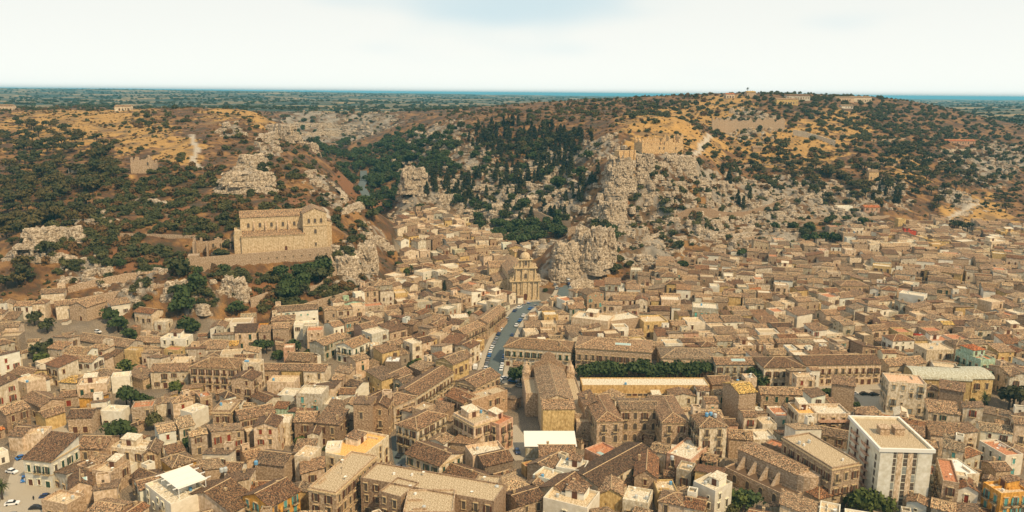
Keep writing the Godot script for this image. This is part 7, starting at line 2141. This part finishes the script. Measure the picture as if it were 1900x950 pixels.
var PLACES := [
	[Vector2(-146, 465), "the hillside church"], [Vector2(-190, 565), "the rocky knoll"], [Vector2(-283, 605), "the ruined tower house"], [Vector2(-290, 470), "the cave ledge"],
	[Vector2(-380, 830), "the grassy plateau"], [Vector2(-420, 600), "the pine slope"], [Vector2(-150, 900), "the green gorge"], [Vector2(-60, 740), "the ribbed cliff"],
	[Vector2(20, 800), "the cypress wood"], [Vector2(50, 520), "the crag by the domed church"], [Vector2(0, 630), "the thicket above the old houses"],
	[Vector2(130, 690), "the ruined castle"], [Vector2(110, 620), "the pale rock face"], [Vector2(200, 650), "the stony terraces"], [Vector2(300, 900), "the old quarry wall"],
	[Vector2(400, 1000), "the olive groves"], [Vector2(350, 760), "the wooded eastern slope"], [Vector2(480, 780), "the winding track"], [Vector2(150, 950), "the golden hilltop"],
	[Vector2(-130, 840), "the gorge road"], [Vector2(-92, 735), "the gorge bluff"], [Vector2(60, 780), "the western castle wood"], [Vector2(-20, 850), "the cypress ridge"], [Vector2(0, 740), "the middle cliff ledge"], [Vector2(55, 700), "the gully below the castle"], [Vector2(-500, 850), "the western plateau"], [Vector2(-380, 680), "the little roofless hut"], [Vector2(-340, 540), "the lower pines"], [Vector2(-230, 500), "the scrub west of the church"], [Vector2(-110, 560), "the path over the spur"], [Vector2(500, 1080), "the red roofed ridge row"], [Vector2(330, 1060), "the ridge farmhouses"], [Vector2(430, 900), "the eastern pine belt"], [Vector2(620, 1000), "the eastern olive terraces"], [Vector2(200, 820), "the castle meadow"], [Vector2(260, 720), "the upper terrace wall"], [Vector2(60, 940), "the western ridge top"], [Vector2(-60, 300), "the narrow lane"], [Vector2(12, 390), "the main street"], [Vector2(22, 470), "the domed church"], [Vector2(30, 310), "the long nave church"], [Vector2(75, 300), "the arcaded palace"],
	[Vector2(140, 265), "the white tower block"], [Vector2(180, 330), "the yellow vaulted hall"], [Vector2(85, 355), "the clipped square trees"], [Vector2(-150, 265), "the palm square"],
	[Vector2(-70, 255), "the white canopy house"], [Vector2(-110, 340), "the balcony palace"], [Vector2(-180, 385), "the gabled chapel"], [Vector2(-200, 300), "the blue pool cover"], [Vector2(110, 380), "the long palace row"],
	[Vector2(250, 470), "the bright white house"], [Vector2(130, 455), "the turquoise shuttered house"], [Vector2(380, 560), "the eastern yellow house"], [Vector2(-60, 560), "the upper valley"],
	[Vector2(270, 350), "the mint green house"], [Vector2(-20, 255), "the flat roofed school"], [Vector2(95, 265), "the ruined vaulted church"],
]

func near_place(x: float, d: float, second := false) -> String:
	var best := 1e9; var got := ""; var best2 := 1e9; var got2 := ""
	for p in PLACES:
		var q: float = p[0].distance_to(Vector2(x, d))
		if q < best:
			best2 = best; got2 = got
			best = q; got = p[1]
		elif q < best2:
			best2 = q; got2 = p[1]
	return got2 if second else got

func build_plants():
	var kinds := {"s": "shrub", "b": "broad", "p": "pine", "c": "cypress", "o": "shrub"}
	var tones := {"s": ["shrub", "shrub_dark", "shrub_dark", "shrub", "shrub_dry"], "b": ["broad", "broad", "shrub_dark", "broad"], "p": ["pine", "pine_dark", "pine", "shrub_dark"], "c": ["cypress", "cypress", "pine_dark"], "o": ["olive", "olive", "shrub"]}
	var crowns := {}; var trunks := {}
	for k in ["shrub", "broad", "pine", "cypress"]:
		crowns[k] = []; trunks[k] = []
		for i in 4:
			crowns[k].append(crown_mesh(k, 100 + i * 7 + k.length()))
			trunks[k].append(trunk_mesh(k, 50 + i))
	var spots := []    # x, d, kind letter, size, tone
	for b in VEG:
		var c := Vector2(b[0], b[1])
		var out := c.normalized()
		var px: float = b[2] * 1463.0 / b[1] / 50.0
		for k in int(b[5] * (8.5 if b[4] in ["s", "o"] else (4.6 if b[4] == "p" else 6.0)) * px * px + 0.5):
			var a := rng.randf() * TAU
			var q := sqrt(rng.randf()) * 1.05
			var p: Vector2 = c + out.orthogonal() * cos(a) * q * b[2] + out * sin(a) * q * b[3]
			if p.y > 1500.0 or p.y < 200.0: continue
			if nz.get_noise_2d(p.x * 3.0, p.y * 3.0) < -0.12 and b[4] != "c": continue
			if sample(g_town, p.x, p.y) > 0.45 or blocked(p.x, -p.y, 1.5): continue
			if path_distance(p) < 3.5: continue
			spots.append([p.x, p.y, b[4], 1.0, tones[b[4]][rng.randi() % tones[b[4]].size()]])
	# loose scrub over all the hills
	for k in 7000:
		var d := sqrt(lerpf(380.0 * 380.0, 1450.0 * 1450.0, rng.randf()))
		var x := rng.randf_range(-0.72, 0.72) * d
		if sample(g_town, x, d) > 0.3 or nz.get_noise_2d(x * 1.5, d * 1.5) < -0.02 or blocked(x, -d, 1.5) or path_distance(Vector2(x, d)) < 3.5: continue
		spots.append([x, d, "o" if d > 900.0 and x > 150.0 else "s", 0.62, ["shrub", "shrub_dark", "shrub_dry", "shrub"][rng.randi() % 4]])
	for s in spots:
		var z := rng.randf()
		match s[2]:
			"s": s[3] *= 1.7 + 2.0 * z * z + (0.4 if s[1] > 800.0 else 0.0)
			"o": s[3] *= 2.2 + 1.4 * z
			"b": s[3] *= 2.6 + 1.8 * z
			"p": s[3] *= 2.9 + 1.9 * z
			"c": s[3] *= 1.05 + 0.6 * z
	spots.append_array(FEATURE_PLANTS)
	spots.sort_custom(func(a, b): return a[3] * (3.5 if a[2] == "c" else 1.0) / a[1] > b[3] * (3.5 if b[2] == "c" else 1.0) / b[1])
	var singles := {"s": 0, "b": 0, "p": 0, "c": 0, "o": 0}
	var named := {"s": "hillside_shrub", "b": "broadleaf_tree", "p": "pine_tree", "c": "cypress_tree", "o": "olive_tree"}
	var cats := {"s": "shrub", "b": "tree", "p": "pine", "c": "cypress", "o": "olive tree"}
	var tone_words := {"pine": "olive-green", "pine_dark": "dark green", "shrub": "olive-green", "shrub_dark": "dark green", "shrub_dry": "brownish dry", "cypress": "blackish green", "broad": "deep green", "broad_light": "bright green", "olive": "grey-green", "bloom": "magenta flowering"}
	var masses := {}
	for s in spots:
		var kind: String = kinds[s[2]]
		var v := rng.randi() % 4
		var turn := rng.randf() * TAU
		var where := at(s[0], s[1], -0.25)
		var sx: float = s[3] * rng.randf_range(0.85, 1.15) * (1.55 if s[2] == "c" else 1.0)
		var sy: float = s[3] * rng.randf_range(0.8, 1.15) * (1.15 if s[2] == "c" else 1.0)
		if singles[s[2]] < 290:
			singles[s[2]] += 1
			var o := base(named[s[2]], where, turn)
			o.scale = Vector3(sx, sy, sx)
			put("crown", crowns[kind][v], o, M.leaf[s[4]])
			put("trunk", trunks[kind][v], o)
			var size_word := "large" if s[3] > {"s": 3.0, "b": 3.6, "p": 4.1, "c": 1.35, "o": 3.1}[s[2]] else ("small" if s[3] < {"s": 2.1, "b": 2.9, "p": 3.4, "c": 1.05, "o": 2.6}[s[2]] else "middling")
			var words := "%s %s %s between %s and %s" % [size_word, tone_words[s[4]], {"s": "rounded shrub", "b": "leafy tree", "p": "spreading pine", "c": "slender cypress", "o": "round olive tree"}[s[2]], near_place(s[0], s[1]), near_place(s[0], s[1], true)]
			if words.split(" ").size() > 16: words = words.get_slice(" and ", 0).replace("between", "near")
			tag(o, words, cats[s[2]], {"s": "shrubs scattered over the hills", "b": "leafy trees of valley and hillside", "p": "pines on the slopes", "c": "cypresses on the cliffs", "o": "olive trees of the upper groves"}[s[2]])
		else:
			var key := "%s|%d|%s" % [kind, v, s[4]]
			if not masses.has(key): masses[key] = []
			masses[key].append(Transform3D(Basis(Vector3.UP, turn) * Basis.from_scale(Vector3(sx, sy, sx)), where))
	# grass tufts and low scrub between the bushes
	for k in 26000:
		var d := sqrt(lerpf(385.0 * 385.0, 1050.0 * 1050.0, rng.randf()))
		var x := rng.randf_range(-0.70, 0.70) * d
		if sample(g_town, x, d) > 0.3 or blocked(x, -d, 0.5) or path_distance(Vector2(x, d)) < 2.5: continue
		if nz2.get_noise_2d(x * 0.8 + 40.0, d * 0.8) < -0.05: continue
		var sc := rng.randf_range(0.35, 1.0)
		var key := "shrub|%d|%s" % [rng.randi() % 4, ["straw", "shrub_dry", "shrub", "shrub_dry", "straw", "shrub_dark"][rng.randi() % 6]]
		if not masses.has(key): masses[key] = []
		masses[key].append(Transform3D(Basis(Vector3.UP, rng.randf() * TAU) * Basis.from_scale(Vector3(sc * 1.3, sc * 0.8, sc * 1.3)), at(x, d, -0.15)))
	# the groves of the far plain
	for k in 9000:
		var d := 1350.0 * pow(5.0, rng.randf())
		var x := rng.randf_range(-0.75, 0.75) * d
		if nz2.get_noise_2d(x * 0.05, d * 0.16) > 0.10: continue
		var sc := rng.randf_range(3.0, 6.5)
		var key := "shrub|%d|%s" % [rng.randi() % 4, ["olive", "broad", "shrub_dark"][rng.randi() % 3]]
		if not masses.has(key): masses[key] = []
		masses[key].append(Transform3D(Basis(Vector3.UP, rng.randf() * TAU) * Basis.from_scale(Vector3(sc, sc * 0.75, sc)), at(x, d, -0.3)))
	for key in masses:
		var part: PackedStringArray = key.split("|")
		var mm := MultiMesh.new()
		mm.transform_format = MultiMesh.TRANSFORM_3D
		mm.mesh = crowns[part[0]][int(part[1])]
		mm.instance_count = masses[key].size()
		for i in masses[key].size(): mm.set_instance_transform(i, masses[key][i])
		var o := MultiMeshInstance3D.new()
		o.name = numbered("hillside_scrub")
		o.multimesh = mm
		o.material_override = M.leaf[part[2]]
		add_child(o)
		tag(o, "distant mass of scrub and tree crowns covering hills and plain", "scrub", "hill and plain vegetation", "stuff")

# ---------- cars, people, palms and other single plants
var car_parts := {}

func make_car(where: Vector3, turn: float, paint: Material, word: String, place: String, van := false):
	if car_parts.is_empty():
		var prof := [Vector2(-2.1, 0.28), Vector2(2.1, 0.28), Vector2(2.12, 0.62), Vector2(1.9, 0.80), Vector2(1.05, 0.92), Vector2(-1.75, 0.96), Vector2(-2.08, 0.86), Vector2(-2.14, 0.55)]
		car_parts.body = extrude(prof, 0.84)
		car_parts.cabin = extrude([Vector2(-1.75, 0.94), Vector2(1.05, 0.90), Vector2(0.42, 1.38), Vector2(-0.2, 1.45), Vector2(-1.25, 1.42)], 0.74)
		car_parts.top = extrude([Vector2(-1.18, 1.425), Vector2(0.40, 1.40), Vector2(-0.1, 1.48), Vector2(-0.9, 1.49)], 0.70)
		car_parts.van = extrude([Vector2(-2.3, 0.3), Vector2(2.3, 0.3), Vector2(2.3, 0.9), Vector2(1.5, 1.15), Vector2(1.0, 2.0), Vector2(-2.3, 2.05)], 0.92)
		var w := MB.new()
		w.lathe([Vector2(0.0, -0.11), Vector2(0.31, -0.11), Vector2(0.33, 0.0), Vector2(0.31, 0.11), Vector2(0.0, 0.11)], 12)
		car_parts.wheel = w.mesh(plain(0.015, 0.015, 0.015, 0.8))
		var l := MB.new()
		l.box(Vector3(-0.03, -0.07, -0.16), Vector3(0.03, 0.07, 0.16))
		car_parts.lamp = l.mesh(plain(0.6, 0.6, 0.55, 0.2))
		car_parts.glass = plain(0.02, 0.025, 0.03, 0.08)
	var o := base("parked_van" if van else "parked_car", where, turn)
	tag(o, "%s %s parked near %s" % [word, "van" if van else "car", place], "van" if van else "car", "parked cars of the town")
	put("body", car_parts.van if van else car_parts.body, o, paint)
	put("windows", car_parts.cabin, o, car_parts.glass, Vector3(0.9, 0.35, 0) if van else Vector3.ZERO)
	if not van: put("roof", car_parts.top, o, paint)
	for x in [-1.35, 1.35]:
		for z in [-0.78, 0.78]:
			var wh := put("wheel", car_parts.wheel, o, null, Vector3(x, 0.33, z))
			wh.rotation.x = PI * 0.5
	for z in [-0.6, 0.6]: put("headlight", car_parts.lamp, o, null, Vector3(2.1 if not van else 2.3, 0.68, z))

func extrude(prof: Array, half: float) -> ArrayMesh:
	var b := MB.new()
	var n := prof.size()
	for i in n:
		var p: Vector2 = prof[i]; var q: Vector2 = prof[(i + 1) % n]
		b.quad(Vector3(p.x, p.y, half), Vector3(p.x, p.y, -half), Vector3(q.x, q.y, -half), Vector3(q.x, q.y, half))
	for i in range(1, n - 1):
		var a: Vector2 = prof[0]; var c: Vector2 = prof[i]; var e: Vector2 = prof[i + 1]
		b.tri(Vector3(a.x, a.y, half), Vector3(c.x, c.y, half), Vector3(e.x, e.y, half))
		b.tri(Vector3(e.x, e.y, -half), Vector3(c.x, c.y, -half), Vector3(a.x, a.y, -half))
	return b.mesh()

func build_traffic():
	var paints := {"white": plain(0.72, 0.72, 0.70, 0.25), "silver": plain(0.42, 0.43, 0.44, 0.25, 0.5), "black": plain(0.02, 0.02, 0.022, 0.2), "dark blue": plain(0.025, 0.05, 0.13, 0.2), "blue": plain(0.03, 0.14, 0.38, 0.2), "red": plain(0.38, 0.02, 0.015, 0.25), "grey": plain(0.16, 0.165, 0.17, 0.25)}
	var mix := ["white", "silver", "white", "black", "grey", "white", "dark blue", "silver", "white", "grey", "blue", "white"]
	var line := [Vector2(-8.5, 354), Vector2(-6.5, 383), Vector2(-1.5, 415), Vector2(6.5, 441), Vector2(15, 457)]
	for i in line.size() - 1:
		var t: Vector2 = (line[i + 1] - line[i]).normalized()
		var n := int(line[i].distance_to(line[i + 1]) / 5.6)
		for k in n:
			for s in [-1, 1]:
				if rng.randf() < (0.12 if s < 0 else 0.4): continue
				var p: Vector2 = line[i].lerp(line[i + 1], (k + 0.5) / n) + t.orthogonal() * s * 3.7
				var word: String = mix[rng.randi() % mix.size()]
				make_car(at(p.x, p.y, 0.12), atan2(t.y, t.x), paints[word], word, "the main street" if i < 3 else "the domed church")
	for k in 9:
		var f := k / 8.0
		var p := Vector2(38.0 - 3.0 * absf(f - 0.4), 472.0 + 36.0 * f)
		var word: String = mix[(k * 5) % mix.size()]
		make_car(at(p.x, p.y, 0.2), 1.4 + f * 0.6, paints[word], word, "the crag by the domed church")
		if k % 2 == 0 and k < 7:
			var q := p + Vector2(-8.5, -1.0)
			make_car(at(q.x, q.y, 0.2), 1.2, paints[mix[(k * 7 + 3) % mix.size()]], mix[(k * 7 + 3) % mix.size()], "the crag by the domed church")
	for q in [[-8, 346, 0.2, "white"], [-3, 345, 0.6, "white"], [1, 342, -0.4, "blue"], [-12, 340, 0.4, "silver"], [4, 336, -0.5, "silver"], [-5, 339, 0.1, "grey"],
		[-38.6, 252, 0.2, "red"], [-36.2, 251, 1.2, "blue"], [-39.0, 256.5, 0.1, "silver"], [-40.2, 266, 1.3, "black"], [-41.0, 273, 1.35, "dark blue"],
		[-1.0, 279, 1.1, "silver"], [-2.8, 276, 0.5, "blue"], [-4.2, 272, -0.5, "white"], [2.6, 270, -1.4, "dark blue"],
		[32.5, 264, 1.55, "white"], [32.5, 270, 1.55, "white"],
		[-164, 245.0, -1.2, "blue"], [-150.5, 234.5, 0.25, "dark blue"], [-147.8, 234.0, 0.25, "black"], [-145.4, 234.2, 0.25, "black"], [-158.5, 229.5, 0.3, "white"], [-149.5, 227.3, 0.1, "black"], [-153.5, 222.5, 0.3, "grey"], [-173.5, 259.5, 0.9, "blue"], [-171.0, 249.5, -0.3, "white"],
		[150.5, 326.5, 0.4, "white"], [155.0, 326.0, 0.1, "black"], [159.0, 325.5, 0.1, "black"], [147.5, 329.0, 0.2, "silver"],
		[361, 624, 0.1, "white"], [364.8, 624.4, 0.1, "white"], [368.6, 625.0, 0.1, "silver"], [-211, 385, -0.3, "white"], [-204, 382, 0.2, "silver"], [-113.0, 303, 0.4, "silver"], [-107, 305, 0.3, "white"]]:
		make_car(at(q[0], q[1], 0.1), q[2], paints[q[3]], q[3], near_place(q[0], q[1]))
	for q in [[-15.5, 372, 1.5], [-17.0, 357, 1.5]]: make_car(at(q[0], q[1], 0.1), q[2], paints.white, "white box", "the main street", true)
	for q in [[-153.5, 232.5, 0], [8.0, 462.0, 1], [10.0, 461.5, 2], [12.5, 462.5, 0], [15.5, 463.0, 1], [17.0, 462.0, 2], [-164.5, 252.0, 1], [-163.0, 243.5, 2], [52.0, 268.0, 0], [53.5, 267.0, 1], [49.0, 269.0, 2]]:
		person(at(q[0], q[1], 0.1), q[2], near_place(q[0], q[1]))
	palm(at(-163.5, 232.5), 5.0, "shaggy palm standing on the paved square")
	palm(at(-45.5, 229.0), 9.5, "tall palm in the school courtyard")
	palm(at(197.5, 309.5), 6.5, "palm beside the dark cedar garden")
	palm(at(-66.0, 505.0), 7.0, "palm by the path above the valley houses")
	palm(at(-60.0, 508.0), 6.0, "second palm by the path above the valley houses")
	palm(at(330, 1135), 9.0, "lone palm on the ridge skyline")
	palm(at(205, 1110), 9.0, "western palm on the ridge skyline")
	palm(at(500, 1165), 8.0, "eastern palm on the ridge skyline")
	for q in [[-72.0, 349.0], [131.5, 523.0]]:
		var o := base("bougainvillea", at(q[0], q[1]), 0.4)
		o.scale = Vector3(2.2, 1.8, 2.2)
		put("blossom_crown", crown_mesh("shrub", 555), o, M.leaf.bloom)
		put("trunk", trunk_mesh("shrub", 3), o)
		tag(o, "magenta bougainvillea near %s" % near_place(q[0], q[1]), "bougainvillea")

func person(where: Vector3, look: int, place: String):
	# a standing figure as one lathed and limbed body: legs, trunk, arms, neck and head
	var b := MB.new()
	for s in [-1, 1]:
		b.tube(Vector3(s * 0.10, 0.0, 0.0), Vector3(s * 0.11, 0.46, 0.02), 0.055, 0.07, 6)
		b.tube(Vector3(s * 0.11, 0.44, 0.02), Vector3(s * 0.10, 0.90, 0.0), 0.07, 0.10, 6)
		b.box(Vector3(s * 0.10 - 0.05, 0.0, -0.06), Vector3(s * 0.10 + 0.05, 0.08, 0.18))
		b.tube(Vector3(s * 0.22, 1.42, 0.0), Vector3(s * 0.27, 1.12, 0.0), 0.06, 0.05, 6)
		b.tube(Vector3(s * 0.27, 1.13, 0.0), Vector3(s * 0.25, 0.82, 0.08), 0.05, 0.04, 6)
	b.lathe([Vector2(0.0, 0.84), Vector2(0.17, 0.88), Vector2(0.15, 1.08), Vector2(0.20, 1.36), Vector2(0.17, 1.46), Vector2(0.06, 1.50), Vector2(0.055, 1.56), Vector2(0.09, 1.60), Vector2(0.105, 1.68), Vector2(0.08, 1.76), Vector2(0.0, 1.79)], 10)
	var cl: Array = [["black", plain(0.02, 0.02, 0.02)], ["red", plain(0.35, 0.04, 0.03)], ["white", plain(0.6, 0.58, 0.55)]][look]
	var o := base("person", where, look * 1.3)
	tag(o, "person in %s clothes standing near %s" % [cl[0], place], "person", "people on foot")
	put("figure", b.mesh(cl[1]), o)

func palm(where: Vector3, h: float, label: String):
	var o := base("palm_tree", where, h)
	tag(o, label, "palm")
	var b := MB.new()
	b.tube(Vector3(0, -0.5, 0), Vector3(0.15, h * 0.5, 0), 0.34, 0.26, 8)
	b.tube(Vector3(0.15, h * 0.5, 0), Vector3(0.1, h, 0), 0.26, 0.22, 8)
	put("trunk", b.mesh(M.bark), o)
	var c := MB.new()
	var r := RandomNumberGenerator.new()
	r.seed = int(h * 10)
	for k in 46:
		var a := r.randf() * TAU
		var up := r.randf_range(-0.7, 1.2)
		var p := Vector3(0.1, h, 0)
		var dir := Vector3(cos(a) * cos(up), sin(up), sin(a) * cos(up))
		var side := dir.cross(Vector3.UP).normalized()
		for s in 5:
			var q := p + dir * 0.62
			var w0 := 0.34 * (1.0 - s / 5.5); var w1 := 0.34 * (1.0 - (s + 1) / 5.5)
			c.quad(p - side * w0, p + side * w0, q + side * w1 - Vector3(0, 0.05, 0), q - side * w1 - Vector3(0, 0.05, 0))
			p = q
			dir = (dir + Vector3(0, -0.24, 0)).normalized()
	put("crown", c.mesh(M.leaf.palm), o)
